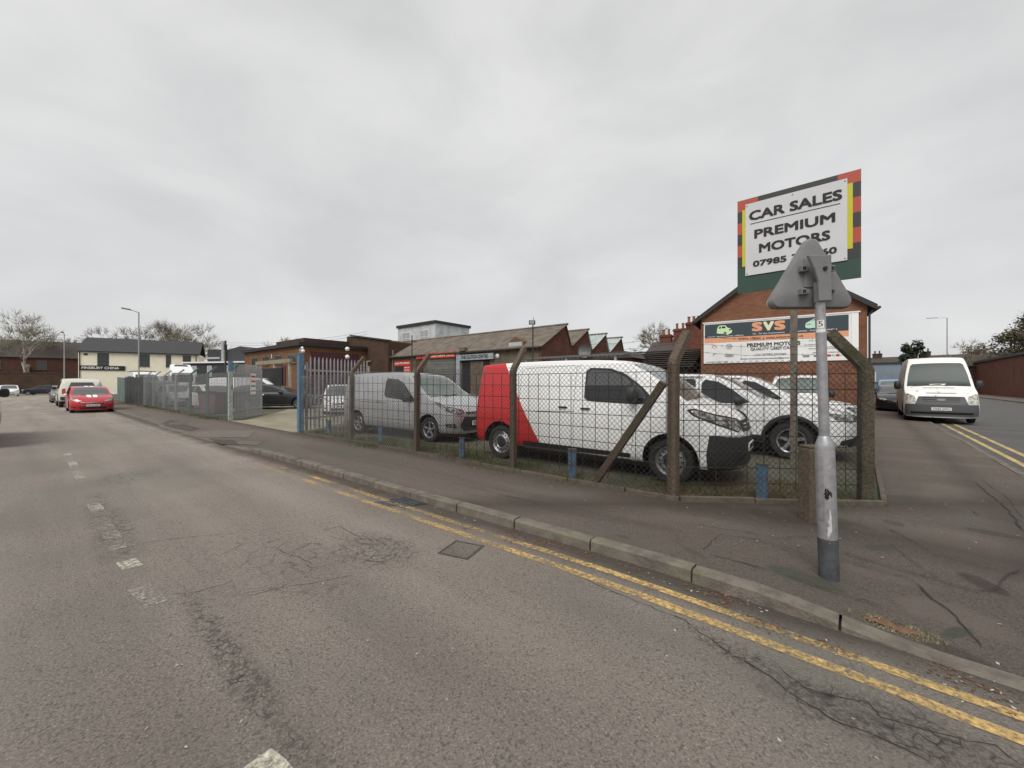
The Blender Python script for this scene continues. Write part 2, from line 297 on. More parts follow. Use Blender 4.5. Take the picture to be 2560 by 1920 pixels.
# white van wrapped in red towards its tail: the colour split is a straight slanted edge of the wrap
def van_wrap():
    m, N, Lk, b = nmat('paint_wrap'); b.inputs['Roughness'].default_value = 0.3; b.inputs['Coat Weight'].default_value = 0.55; b.inputs['Coat Roughness'].default_value = 0.06
    tc = N.new('ShaderNodeTexCoord'); sp = N.new('ShaderNodeSeparateXYZ'); Lk.new(tc.outputs['Object'], sp.inputs[0])
    a = N.new('ShaderNodeMath'); a.operation = 'MULTIPLY_ADD'; a.inputs[1].default_value = 0.62; Lk.new(sp.outputs[2], a.inputs[0]); Lk.new(sp.outputs[0], a.inputs[2])
    g = N.new('ShaderNodeMath'); g.operation = 'LESS_THAN'; g.inputs[1].default_value = 0.78+0.62*1.9; Lk.new(a.outputs[0], g.inputs[0])
    x = N.new('ShaderNodeMix'); x.data_type = 'RGBA'; x.inputs[6].default_value = (0.80, 0.80, 0.79, 1); x.inputs[7].default_value = (0.52, 0.016, 0.018, 1)
    Lk.new(g.outputs[0], x.inputs[0]); Lk.new(x.outputs[2], b.inputs['Base Color'])
van_wrap()
# flaking white van roof
mat('paint_flaking', (0.80, 0.80, 0.77), 0.5, n=(1.4, 0.4, 0.75), c2=(0.74, 0.74, 0.69), stain=(5.5, (0.14, 0.13, 0.10), 0.635, 0.655))
brick_mat('brick_orange', (0.235, 0.098, 0.052), (0.165, 0.063, 0.034), (0.17, 0.125, 0.095), dirt=(0.12, 0.050, 0.030), da=0.55)
brick_mat('brick_brown', (0.23, 0.115, 0.055), (0.17, 0.075, 0.038), (0.15, 0.11, 0.075), dirt=(0.10, 0.055, 0.03), da=0.5)
brick_mat('brick_dark', (0.10, 0.055, 0.036), (0.068, 0.036, 0.024), (0.075, 0.060, 0.045), dirt=(0.035, 0.027, 0.020), da=0.6)
brick_mat('brick_red', (0.19, 0.055, 0.035), (0.13, 0.038, 0.028), (0.13, 0.095, 0.07), dirt=(0.055, 0.034, 0.024), da=0.6)
brick_mat('brick_terrace', (0.135, 0.058, 0.042), (0.095, 0.042, 0.032), (0.09, 0.065, 0.05), dirt=(0.06, 0.035, 0.026), da=0.6)
brick_mat('brick_white', (0.58, 0.59, 0.61), (0.50, 0.51, 0.53), (0.48, 0.49, 0.50), dirt=(0.30, 0.30, 0.24), da=0.8)
mat('render_cream', (0.88, 0.83, 0.66), 0.9, n=(0.7, 0.4, 0.7), c2=(0.80, 0.75, 0.58), stain=(2.0, (0.64, 0.60, 0.48), 0.60, 0.78))
mat('render_brown', (0.135, 0.108, 0.078), 0.95, n=(1.5, 0.4, 0.65), c2=(0.085, 0.070, 0.048), stain=(0.9, (0.15, 0.13, 0.055), 0.55, 0.68))
mat('slate', (0.033, 0.034, 0.037), 0.75, n=(6, 0.4, 0.7), c2=(0.055, 0.056, 0.06), bump=(9, 0.4))
mat('slate_brown', (0.070, 0.055, 0.046), 0.8, n=(5, 0.4, 0.7), c2=(0.035, 0.030, 0.028), bump=(9, 0.4))
mat('corrugated', (0.175, 0.145, 0.118), 0.95, n=(1.6, 0.38, 0.66), c2=(0.105, 0.088, 0.070), stain=(3.0, (0.10, 0.105, 0.058), 0.58, 0.75), bump=(30, 0.4))
mat('corrugated_green', (0.16, 0.18, 0.11), 0.95, n=(2, 0.4, 0.6), c2=(0.13, 0.12, 0.09))
mat('roof_glass', (0.42, 0.47, 0.46), 0.3, n=(1.3, 0.4, 0.6), c2=(0.30, 0.35, 0.33))
mat('dark_trim', (0.020, 0.019, 0.019), 0.6)
mat('dark_inside', (0.014, 0.013, 0.013), 0.9)
mat('timber_black', (0.028, 0.028, 0.030), 0.8, n=(3, 0.4, 0.7), c2=(0.04, 0.04, 0.043))
mat('shutter', (0.16, 0.155, 0.145), 0.6, n=(2, 0.4, 0.7), c2=(0.11, 0.108, 0.10))
mat('maroon', (0.085, 0.022, 0.028), 0.7, n=(2, 0.4, 0.7), c2=(0.06, 0.02, 0.024))
mat('maroon_bin', (0.22, 0.105, 0.11), 0.7, n=(2, 0.4, 0.7), c2=(0.13, 0.075, 0.08))
mat('sign_red', (0.56, 0.045, 0.030), 0.5, n=(2, 0.4, 0.7), c2=(0.48, 0.05, 0.035))
mat('sign_grey', (0.30, 0.33, 0.36), 0.5, n=(2, 0.4, 0.7), c2=(0.25, 0.28, 0.31))
mat('sign_navy', (0.032, 0.048, 0.060), 0.5)
mat('sign_orange', (0.68, 0.31, 0.17), 0.6)
mat('sign_cream', (0.70, 0.68, 0.42), 0.6)
mat('sign_white', (0.74, 0.74, 0.73), 0.55, n=(1.2, 0.4, 0.7), c2=(0.66, 0.65, 0.63))
mat('board_white', (0.56, 0.565, 0.57), 0.45, n=(2.0, 0.4, 0.7), c2=(0.52, 0.525, 0.53))
mat('board_green', (0.016, 0.050, 0.036), 0.5, n=(2, 0.4, 0.7), c2=(0.022, 0.058, 0.042))
mat('board_black', (0.028, 0.028, 0.026), 0.5)
mat('board_red', (0.40, 0.060, 0.030), 0.5)
mat('board_yellow', (0.50, 0.47, 0.010), 0.5)
mat('print_green', (0.55, 0.72, 0.42), 0.6); mat('print_mint', (0.45, 0.68, 0.55), 0.6)
mat('print_grey', (0.20, 0.20, 0.21), 0.6)
mat('upvc', (0.72, 0.72, 0.70), 0.4)
mat('window_glass', (0.035, 0.040, 0.042), 0.08, spec=0.6)
mat('window_pale', (0.30, 0.32, 0.33), 0.15)
mat('chimney_pot', (0.24, 0.10, 0.06), 0.9)
mat('birch_bark', (0.42, 0.38, 0.33), 0.9, n=(3, 0.45, 0.6), c2=(0.26, 0.22, 0.18))
mat('bark', (0.14, 0.115, 0.09), 0.95, n=(3, 0.45, 0.6), c2=(0.09, 0.075, 0.06))
mat('twig', (0.21, 0.17, 0.135), 0.95, n=(0.6, 0.42, 0.6), c2=(0.15, 0.15, 0.085))
mat('twig_pale', (0.30, 0.265, 0.22), 0.95, n=(0.6, 0.42, 0.6), c2=(0.23, 0.225, 0.15))
mat('conifer', (0.026, 0.036, 0.020), 0.95, n=(2, 0.4, 0.7), c2=(0.040, 0.055, 0.028))
mat('hedge', (0.065, 0.070, 0.035), 0.95, n=(1.5, 0.4, 0.65), c2=(0.095, 0.060, 0.040))
mat('grass', (0.060, 0.085, 0.022), 0.95, n=(4, 0.4, 0.7), c2=(0.10, 0.11, 0.035))
mat('leaf_litter', (0.19, 0.10, 0.050), 0.95, n=(25, 0.4, 0.6), c2=(0.08, 0.042, 0.024))
mat('litter_pale', (0.46, 0.43, 0.37), 0.8, n=(9, 0.4, 0.6), c2=(0.28, 0.255, 0.215))
mat('wood_rust', (0.17, 0.085, 0.050), 0.95, n=(20, 0.4, 0.6), c2=(0.10, 0.058, 0.036))
mat('dead_grass', (0.30, 0.26, 0.15), 0.95, n=(9, 0.4, 0.6), c2=(0.17, 0.16, 0.085))
mat('graffiti', (0.50, 0.46, 0.42), 0.8)
mat('cabin_blue', (0.20, 0.25, 0.29), 0.6, n=(1, 0.4, 0.7), c2=(0.16, 0.20, 0.24))
mat('lampglass', (0.75, 0.74, 0.70), 0.3)
mat('water', (0.03, 0.035, 0.035), 0.05, spec=0.8)
paintline('yellow_paint', (0.64, 0.435, 0.165), -8.5, 3.0, 1.0, 0.745)
paintline('yellow_main', (0.62, 0.44, 0.17), -5, 30, 0.70, 0.66)
paintline('white_worn', (0.55, 0.52, 0.46), -30, 0, 0.86, 0.855)
paintline('white_fresh', (0.62, 0.59, 0.47), -30, 0, 0.80, 0.80)
paintline('edge_worn', (0.36, 0.33, 0.28), -40, 0, 0.72, 0.86)

# ------------------------------------------------------------------ mesh helpers
class MB:
    def __init__(s): s.v = []; s.f = []; s.m = []; s.mi = 0
    def add(s, vs, fs):
        o = len(s.v); s.v += [tuple(p) for p in vs]
        for q in fs: s.f.append(tuple(i+o for i in q)); s.m.append(s.mi)
        return s
    def box(s, cx, cy, cz, sx, sy, sz, rz=0.0):
        c, n = math.cos(rz), math.sin(rz); P = []
        for dz in (-.5, .5):
            for dx, dy in ((-.5, -.5), (.5, -.5), (.5, .5), (-.5, .5)):
                x, y = dx*sx, dy*sy; P.append((cx+x*c-y*n, cy+x*n+y*c, cz+dz*sz))
        return s.add(P, [(3, 2, 1, 0), (4, 5, 6, 7), (0, 1, 5, 4), (1, 2, 6, 5), (2, 3, 7, 6), (3, 0, 4, 7)])
    def bb(s, x0, x1, y0, y1, z0, z1):
        return s.box((x0+x1)/2, (y0+y1)/2, (z0+z1)/2, x1-x0, y1-y0, z1-z0)
    def prism(s, poly, vec):
        n = len(poly); vec = Vector(vec); a = [Vector(p) for p in poly]; b = [p+vec for p in a]
        return s.add(a+b, [tuple(range(n))[::-1], tuple(range(n, 2*n))] + [(i, (i+1) % n, n+(i+1) % n, n+i) for i in range(n)])
    def beam(s, p0, p1, w, h, up=(0, 0, 1)):
        p0, p1 = Vector(p0), Vector(p1); d = (p1-p0).normalized(); up = Vector(up)
        if abs(d.dot(up)) > 0.98: up = Vector((1, 0, 0))
        r = d.cross(up).normalized(); u = r.cross(d)
        q = [-r*w/2-u*h/2, r*w/2-u*h/2, r*w/2+u*h/2, -r*w/2+u*h/2]
        return s.add([p0+k for k in q]+[p1+k for k in q], [(3, 2, 1, 0), (4, 5, 6, 7), (0, 1, 5, 4), (1, 2, 6, 5), (2, 3, 7, 6), (3, 0, 4, 7)])
    def tube(s, pts, rs, n=8, cap=True):
        pts = [Vector(p) for p in pts]
        if not isinstance(rs, (list, tuple)): rs = [rs]*len(pts)
        V = []; F = []; prev = None
        for i, p in enumerate(pts):
            d = (pts[min(i+1, len(pts)-1)]-pts[max(i-1, 0)])
            d = d.normalized() if d.length > 1e-9 else Vector((0, 0, 1))
            if prev is None:
                a = d.cross(Vector((0, 0, 1)));
                if a.length < 0.05: a = d.cross(Vector((1, 0, 0)))
            else:
                a = prev - d*prev.dot(d)
            a.normalize(); prev = a; b = d.cross(a)
            for k in range(n):
                t = 2*math.pi*k/n; V.append(p+(a*math.cos(t)+b*math.sin(t))*rs[i])
        for i in range(len(pts)-1):
            for k in range(n): F.append((i*n+k, i*n+(k+1) % n, (i+1)*n+(k+1) % n, (i+1)*n+k))
        if cap: F.append(tuple(range(n))[::-1]); F.append(tuple((len(pts)-1)*n+k for k in range(n)))
        return s.add(V, F)
    def lathe(s, prof, n=24, axis='z', c=(0, 0, 0), flip=1):
        V = []; F = []; m = len(prof)
        for k in range(n):
            t = 2*math.pi*k/n; ct, st = math.cos(t), math.sin(t)
            for r, h in prof:
                if axis == 'z': V.append((c[0]+r*ct, c[1]+r*st, c[2]+h))
                else: V.append((c[0]+r*ct, c[1]+h*flip, c[2]+r*st))
        for k in range(n):
            for j in range(m-1):
                F.append((k*m+j, ((k+1) % n)*m+j, ((k+1) % n)*m+j+1, k*m+j+1))
        return s.add(V, F)
    def build(s, name, mats, parent=None, smooth=False, bevel=0.0, loc=None, fix=True):
        me = bpy.data.meshes.new(name); me.from_pydata(s.v, [], s.f)
        if isinstance(mats, str): mats = [mats]
        for x in mats: me.materials.append(MATS[x])
        if len(mats) > 1: me.polygons.foreach_set('material_index', s.m)
        if fix:
            bm = bmesh.new(); bm.from_mesh(me); bmesh.ops.recalc_face_normals(bm, faces=bm.faces); bm.to_mesh(me); bm.free()
        if smooth:
            me.polygons.foreach_set('use_smooth', [True]*len(me.polygons)); me.set_sharp_from_angle(angle=R_(38))
        me.update()
        return link(name, me, parent, bevel, loc)
def link(name, me, parent=None, bevel=0.0, loc=None):
    o = bpy.data.objects.new(name, me); COL.objects.link(o)
    if parent is not None: o.parent = parent
    if loc is not None: o.location = loc
    if bevel:
        b = o.modifiers.new('bevel', 'BEVEL'); b.width = bevel; b.segments = 2; b.limit_method = 'ANGLE'
    return o
def tag(o, label=None, cat=None, group=None, kind=None):
    if label: o['label'] = label
    if cat: o['category'] = cat
    if group: o['group'] = group
    if kind: o['kind'] = kind
    return o
def empty(name, loc=(0, 0, 0), rz=0.0):
    o = bpy.data.objects.new(name, None); COL.objects.link(o); o.location = loc; o.rotation_euler = (0, 0, rz); o.empty_display_size = 0.2
    return o
def struct(o): o['kind'] = 'structure'; return o
TXT = {}
def text_mesh(s, size, bold=0.0, depth=0.004):
    key = (s, round(size, 4), bold)
    cu = bpy.data.curves.new('lettering', 'FONT'); cu.body = s; cu.size = size; cu.extrude = depth; cu.offset = bold*size
    cu.align_x = 'CENTER'; cu.align_y = 'CENTER'; cu.resolution_u = 3
    ob = bpy.data.objects.new('lettering', cu); COL.objects.link(ob)
    dg = bpy.context.evaluated_depsgraph_get(); me = bpy.data.meshes.new_from_object(ob.evaluated_get(dg))
    bpy.data.objects.remove(ob); bpy.data.curves.remove(cu)
    return me
def text(s, M, size, mt, parent=None, bold=0.02, sx=1.0, name='lettering', width=None, depth=0.004):
    """M: matrix whose X is reading direction, Y up, Z towards the reader"""
    me = text_mesh(s, size, 0.0, depth)
    if bold > 0:                     # heavier strokes: the outline thickened by shifted copies
        bm = bmesh.new(); bm.from_mesh(me); g0 = bm.verts[:]+bm.edges[:]+bm.faces[:]
        for k, (dx, dy) in enumerate(((1, 1), (1, -1), (-1, 1), (-1, -1), (0, 1.2), (0, -1.2))):
            g = bmesh.ops.duplicate(bm, geom=g0)
            bmesh.ops.translate(bm, verts=[v for v in g['geom'] if isinstance(v, bmesh.types.BMVert)], vec=(dx*bold*size, dy*bold*size*.8, .0003*(k+1)))
        bm.to_mesh(me); bm.free()
    if width:
        xs = [v.co.x for v in me.vertices]; sx = width/(max(xs)-min(xs))
    me.transform(M @ Matrix.Diagonal((sx, 1, 1, 1)))
    me.materials.clear(); me.materials.append(MATS[mt])
    return link(name, me, parent)
def frame(o, right, up):
    r = Vector(right).normalized(); u = Vector(up).normalized(); n = r.cross(u)
    M = Matrix.Identity(4)
    for i, c in enumerate((r, u, n)):
        for k in range(3): M[k][i] = c[k]
    M.translation = Vector(o); return M

def catmull(P, step=0.25):
    P = [Vector(p) for p in P]; out = []
    Q = [P[0]*2-P[1]] + P + [P[-1]*2-P[-2]]
    for i in range(1, len(Q)-2):
        p0, p1, p2, p3 = Q[i-1:i+3]; n = max(2, int((p2-p1).length/step))
        for k in range(n):
            t = k/n
            out.append(0.5*((2*p1)+(p2-p0)*t+(2*p0-5*p1+4*p2-p3)*t*t+(3*p1-p0-3*p2+p3)*t**3))
    out.append(P[-1]); return out
class Path:
    def __init__(s, pts):
        s.p = [Vector((q[0], q[1])) for q in pts]; s.s = [0.0]
        for a, b in zip(s.p, s.p[1:]): s.s.append(s.s[-1]+(b-a).length)
        s.len = s.s[-1]
    def at(s, t):
        t = min(max(t, 0), s.len-1e-6)
        import bisect
        i = min(bisect.bisect_right(s.s, t)-1, len(s.p)-2)
        f = (t-s.s[i])/max(1e-9, s.s[i+1]-s.s[i]); a, b = s.p[i], s.p[i+1]
        d = (b-a).normalized()
        return a+(b-a)*f, d, Vector((-d.y, d.x))      # point, tangent, left normal
    def near(s, q):
        q = Vector((q[0], q[1])); best = (1e9, 0)
        for i, p in enumerate(s.p):
            d = (p-q).length
            if d < best[0]: best = (d, s.s[i])
        return best[1]

# ------------------------------------------------------------------ ground, road, kerbs, footway
b = MB(); b.add([(-900, -900, -0.06), (900, -900, -0.06), (900, 900, -0.06), (-900, 900, -0.06)], [(0, 1, 2, 3)])
struct(b.build('ground', 'ground'))
b = MB()
nq = 24
for i in range(nq):
    for j in range(nq):
        x0, x1 = -110+220*i/nq, -110+220*(i+1)/nq; y0, y1 = -60+180*j/nq, -60+180*(j+1)/nq
        b.add([(x0, y0, 0), (x1, y0, 0), (x1, y1, 0), (x0, y1, 0)], [(0, 1, 2, 3)])
road = struct(b.build('road', 'asphalt'))

KP = Path(catmull([(-72, 61.2), (-40, 35.9), (-22.9, 22.35), (-12.5, 13.98), (-4.86, 8.13), (-1.39, 5.39), (0.81, 3.66), (1.76, 2.84), (2.65, 2.03),
                   (3.02, 1.72), (3.45, 1.55), (3.9, 1.60), (4.32, 1.84), (4.70, 2.20), (6.2, 3.84), (8.72, 6.61), (16.8, 15.5), (40, 41.0), (62, 65.2)], 0.2))
s_gate0, s_gate1 = KP.near((-13.0, 14.4)), KP.near((-6.6, 9.5))
s_drop = KP.near((2.35, 2.3)); s_rise = KP.near((5.6, 3.2)); s_tr = KP.near((11.5, 9.7))
def ss(a, b_, x):
    t = min(1, max(0, (x-a)/(b_-a))); return t*t*(3-2*t)
def kerb_h(s):
    h = 0.105
    h -= 0.08*ss(s_gate0-0.9, s_gate0, s)*(1-ss(s_gate1, s_gate1+0.9, s))
    h -= 0.085*ss(s_drop-0.9, s_drop+0.1, s)*(1-ss(s_rise, s_rise+1.2, s))
    h -= 0.035*ss(s_tr, s_tr+3, s)
    return h
kerb = struct(empty('kerb'))
KW = 0.125
s = KP.near((-33, 30.4)); k = 0; rest = MB()
def kerb_prof(sv, top_off=0.0, lat=0.0):
    p, d, n = KP.at(sv); h = kerb_h(sv)+top_off
    o = []
    for a, z in ((0.0, -0.05), (0.004, h-0.018), (0.020, h), (KW, h), (KW, -0.05)):
        q = p+n*(a+lat); o.append(Vector((q.x, q.y, z)))
    return o
def kerb_stone(mb, s0, s1, dz=0.0, lat=0.0):
    n = 4; pr = [kerb_prof(s0+(s1-s0)*i/n, dz, lat) for i in range(n+1)]
    V = [v for q in pr for v in q]; F = []
    for i in range(n):
        for j in range(4): F.append((i*5+j, (i+1)*5+j, (i+1)*5+j+1, i*5+j+1))
    F.append((0, 1, 2, 3, 4)); F.append(tuple(n*5+j for j in (4, 3, 2, 1, 0)))
    mb.add(V, F)
s_far = KP.near((26, 25.6))
while s < s_far:
    mb = MB(); ln = 0.915
    if s_drop-0.2 < s < s_drop+0.9: ln = 0.46
    if KP.at(s)[0].y < 2.2: ln = 0.46
    g = random.uniform(0.012, 0.026)
    kerb_stone(mb, s+g/2, s+ln-g/2, random.uniform(-0.006, 0.004), random.uniform(-0.006, 0.006))
    mb.build('kerbstone', 'kerb', kerb); s += ln
mb = MB(); kerb_stone(mb, 0.0, KP.near((-33, 30.4))); kerb_stone(mb, s, KP.len-0.1)
tag(mb.build('far_kerbstone', 'kerb', kerb), kind='stuff')

# boundary between footway and lot (line of the concrete edging)
FE = [(-66.0, 58.7), (-6.52, 11.83), (2.12, 4.93), (4.62, 4.76), (14.9, 16.25), (61, 67.0)]
FP = Path(FE)
# matched parameters: kerb arc length <-> edging arc length
MATCH = [(0.0, 0.0), (KP.near((-8.0, 10.55)), FP.s[1]), (KP.near((0.95, 3.55)), FP.s[2]), (KP.near((3.45, 1.55)), FP.s[2]+0.6*(FP.s[3]-FP.s[2])),
         (KP.near((5.9, 3.5)), FP.s[3]), (KP.near((16.4, 15.05)), FP.s[4]), (KP.len, FP.len)]
def match(sv):
    for (a, c), (a2, c2) in zip(MATCH, MATCH[1:]):
        if sv <= a2: return c+(c2-c)*(sv-a)/(a2-a)
    return FP.len
def foot_z(sv, f):
    return kerb_h(sv)-0.006 + (0.10-kerb_h(sv)+0.006)*ss(0.0, 0.75, f)
b = MB(); NS = 420; NF = 10; V = []; F = []
# finer near the junction
svals = sorted(set([KP.len*i/150 for i in range(151)]+[s_gate0-2+(s_rise+8-s_gate0)*i/260 for i in range(261)]))
for sv in svals:
    p, d, n = KP.at(sv); p = p+n*(KW-0.004); q = FP.at(match(sv))[0]
    for j in range(NF+1):
        f = j/NF; w = p+(q-p)*f; V.append((w.x, w.y, foot_z(sv, f)))
for i in range(len(svals)-1):
    for j in range(NF): F.append((i*(NF+1)+j, (i+1)*(NF+1)+j, (i+1)*(NF+1)+j+1, i*(NF+1)+j+1))
b.add(V, F); pave = struct(b.build('pavement', 'footway', smooth=True))
def foot_height(x, y):
    sv = KP.near((x, y)); p, d, n = KP.at(sv); p = p+n*KW; q = FP.at(match(sv))[0]
    f = ((Vector((x, y))-p).dot(n))/max(0.2, (q-p).dot(n)); return foot_z(sv, min(1, max(0, f)))
# sales lot surface
b = MB()
lot_poly = [(-66.0, 58.7, 0.1), (-6.52, 11.83, 0.1), (2.12, 4.93, 0.1), (4.62, 4.76, 0.1), (14.9, 16.25, 0.1), (61, 67, 0.1), (45, 95, 0.1), (-30, 110, 0.1)]
b.add(lot_poly, [tuple(range(8))])
lot = struct(b.build('yard_ground', 'lot'))
b = MB()
gA, gB = Vector((-6.75, 12.0)), Vector((-11.45, 15.75))
pts = [gA, gB, gB+Vector((NX, NY))*0.3+Vector((0.2, 0.1)), Vector((-13.0, 22.5)), Vector((-20, 30)), Vector((-9, 31)), Vector((-6.2, 20)), gA+Vector((NX, NY))*0.4]
b.add([(p.x, p.y, 0.104) for p in pts], [tuple(range(len(pts)))])
struct(b.build('yard_entrance', 'lot_concrete'))
# far side of the main road: kerb, footway
mr0 = Vector((8.72, 6.61)); mn = Vector((0.739, -0.673)); md = Vector((RX, RY))
def mp(o, t, z): q = mr0+mn*o+md*t; return (q.x, q.y, z)
b = MB()
b.add([mp(0.02, -6.5, 0.003), mp(7.7, -22, 0.003), mp(7.7, 95, 0.003), mp(0.02, 95, 0.003)], [(0, 1, 2, 3)]); struct(b.build('main_road', 'mainroad'))
b = MB(); b.prism([mp(7.7, -25, -0.05), mp(7.7, 95, -0.05), mp(7.7, 95, 0.11), mp(7.7, -25, 0.11)], mn.to_3d()*0.125); struct(b.build('far_kerb', 'kerb'))
b = MB(); b.add([mp(7.82, -25, 0.105), mp(10.4, -25, 0.105), mp(10.4, 95, 0.105), mp(7.82, 95, 0.105)], [(0, 1, 2, 3)]); struct(b.build('far_pavement', 'footway_pale'))
# the other side of the side street (left of the view)
b = MB()
for (o0, o1, z) in ((-5.95, -8.2, 0.10),):
    k0 = Vector((-1.39, 5.39)); L2 = Vector((LX, LY)); n2 = Vector((NX, NY))
    P4 = [k0+n2*o0+L2*(-1), k0+n2*o0+L2*58, k0+n2*o1+L2*58, k0+n2*o1+L2*(-1)]
    b.prism([(p.x, p.y, -0.05) for p in P4], (0, 0, 0.15))
struct(b.build('opposite_pavement', 'footway_pale'))
# end of the side street: footway below the brick wall
b = MB()
e0 = Vector((-95.0, 47.0)); e1 = Vector((-52.0, 74.5)); ed = (e1-e0).normalized(); en = Vector((-ed.y, ed.x))
b.prism([(p.x, p.y, -0.05) for p in (e0-en*2, e1-en*2, e1+en*45, e0+en*45)], (0, 0, 0.13)); struct(b.build('far_ground', 'footway_pale'))

# ------------------------------------------------------------------ paint on the road
def strip(path, s0, s1, off, w, mt, name, parent, z=0.005, step=0.25, jit=0.0):
    mb = MB(); n = max(1, int((s1-s0)/step)); V = []; F = []
    for i in range(n+1):
        p, d, nn = path.at(s0+(s1-s0)*i/n); j = random.uniform(-jit, jit)
        a = p+nn*(off-w/2+j); c = p+nn*(off+w/2+j); V += [(a.x, a.y, z), (c.x, c.y, z)]
    for i in range(n): F.append((2*i, 2*i+2, 2*i+3, 2*i+1))
    mb.add(V, F); return mb.build(name, mt, parent)
s_y0 = KP.near((-9.0, 11.3)); s_yc = KP.near((3.45, 1.55))
strip(KP, s_y0, s_yc, -0.265, 0.078, 'yellow_paint', 'yellow_line', road, jit=0.004)
strip(KP, s_y0+1.1, s_yc, -0.455, 0.085, 'yellow_paint', 'yellow_line', road, jit=0.004)
strip(KP, s_yc+0.05, KP.near((20, 19)), -0.30, 0.10, 'yellow_main', 'yellow_line', road, z=0.008)
strip(KP, s_yc+0.05, KP.near((20, 19)), -0.62, 0.10, 'yellow_main', 'yellow_line', road, z=0.008)
strip(KP, KP.near((-24, 23.2)), s_y0-0.1, -0.42, 0.09, 'edge_worn', 'worn_line', road, jit=0.01)
CL = Path([(-30.0, 24.5), (-10.2, 8.84), (-3.83, 3.776), (-1.06, 1.635), (1.0, 0.02)])
def dash(u0, v0, u1, v1, w, mt):
    a, c = gp(u0, v0), gp(u1, v1); d = (c-a).to_2d().normalized(); P2 = Path([(a.x, a.y), ((a.x+c.x)/2, (a.y+c.y)/2), (c.x, c.y)])
    strip(P2, 0, P2.len, 0, w, mt, 'centre_dash', road, z=0.006, step=0.1, jit=0.008)
dash(168, 1135, 204, 1200, 0.12, 'white_worn'); dash(232, 1257, 300, 1373, 0.12, 'white_worn')
dash(318, 1402, 330, 1421, 0.13, 'white_fresh'); dash(345, 1470, 392, 1512, 0.13, 'white_worn')
dash(640, 1900, 700, 1975, 0.13, 'white_fresh'); dash(135, 1100, 141, 1106, 0.28, 'white_worn')

# ------------------------------------------------------------------ cracks, patches, covers
def zoom_pts(ox, oy, k, P): return [(ox+k*x, oy+k*y) for x, y in P]
def crack(pts_px, w, z, parent, pave_=False, seed=0):
    rnd = random.Random(seed+len(pts_px)*31)
    P = [gp(u, v, 0.1 if pave_ else 0.0) for u, v in pts_px]
    Q = []
    for a, c in zip(P, P[1:]):
        n = max(2, int((c-a).length/0.045))
        for i in range(n): Q.append(a+(c-a)*(i/n))
    Q.append(P[-1]); V = []; F = []
    wob = 0.0
    for i, q in enumerate(Q):
        d = (Q[min(i+1, len(Q)-1)]-Q[max(0, i-1)]); d.z = 0; d.normalize(); nn = Vector((-d.y, d.x, 0))
        wob = wob*0.75+rnd.uniform(-0.012, 0.012); ww = .55*w*rnd.uniform(0.3, 1.4)*(0.25 if i in (0, len(Q)-1) else 1)
        c = q+nn*wob; zz = (foot_height(c.x, c.y)+0.008) if pave_ else z
        V += [(*(c-nn*ww/2).to_2d(), zz), (*(c+nn*ww/2).to_2d(), zz)]
    for i in range(len(Q)-1): F.append((2*i, 2*i+2, 2*i+3, 2*i+1))
    mb = MB(); mb.add(V, F); return mb.build('crack', 'crack', parent)
E_ = (1860, 1200, .3165); F_ = (1860, 1500, .3165); D_ = (1200, 1220, .3165); C_ = (600, 1020, .3165); B_ = (0, 1020, .3165); G_ = (200, 1450, .3165)
foot_cracks = [
 (E_, [(0, 415), (300, 462), (560, 450)], .012), (E_, [(0, 450), (300, 530), (580, 610), (760, 560)][:3], .014),
 (E_, [(760, 560), (1300, 700), (1850, 850), (1990, 850), (2110, 720), (2212, 690)], .018),
 (E_, [(770, 620), (1300, 740), (1650, 980), (1760, 1110), (1870, 1220)], .020),
 (E_, [(1150, 390), (1520, 590), (2100, 720)], .016), (E_, [(1830, 20), (2110, 260), (2212, 390)], .022),
 (E_, [(1790, 230), (1850, 285), (2140, 330)], .012), (E_, [(0, 660), (380, 760), (720, 850), (960, 900), (1100, 940)], .018),
 (E_, [(1130, 500), (1380, 650), (1560, 760)], .012), (E_, [(1880, 0), (2060, 130), (2212, 300)], .010),
 (C_, [(480, 310), (1200, 480), (2212, 720)], .012), (C_, [(480, 300), (1600, 520), (2212, 690)], .010), (C_, [(620, 560), (1250, 760)][:0] or [(1040, 600), (1700, 740)], .008),
 (D_, [(200, 65), (460, 120)], .012), (D_, [(1760, 495), (1900, 370), (2212, 410)], .012), (D_, [(1820, 530), (2212, 620)], .014), (D_, [(1690, 290), (2212, 370)], .012)]
for i, (z_, P, w) in enumerate(foot_cracks): crack(zoom_pts(*z_, P), w, 0, pave, True, i)
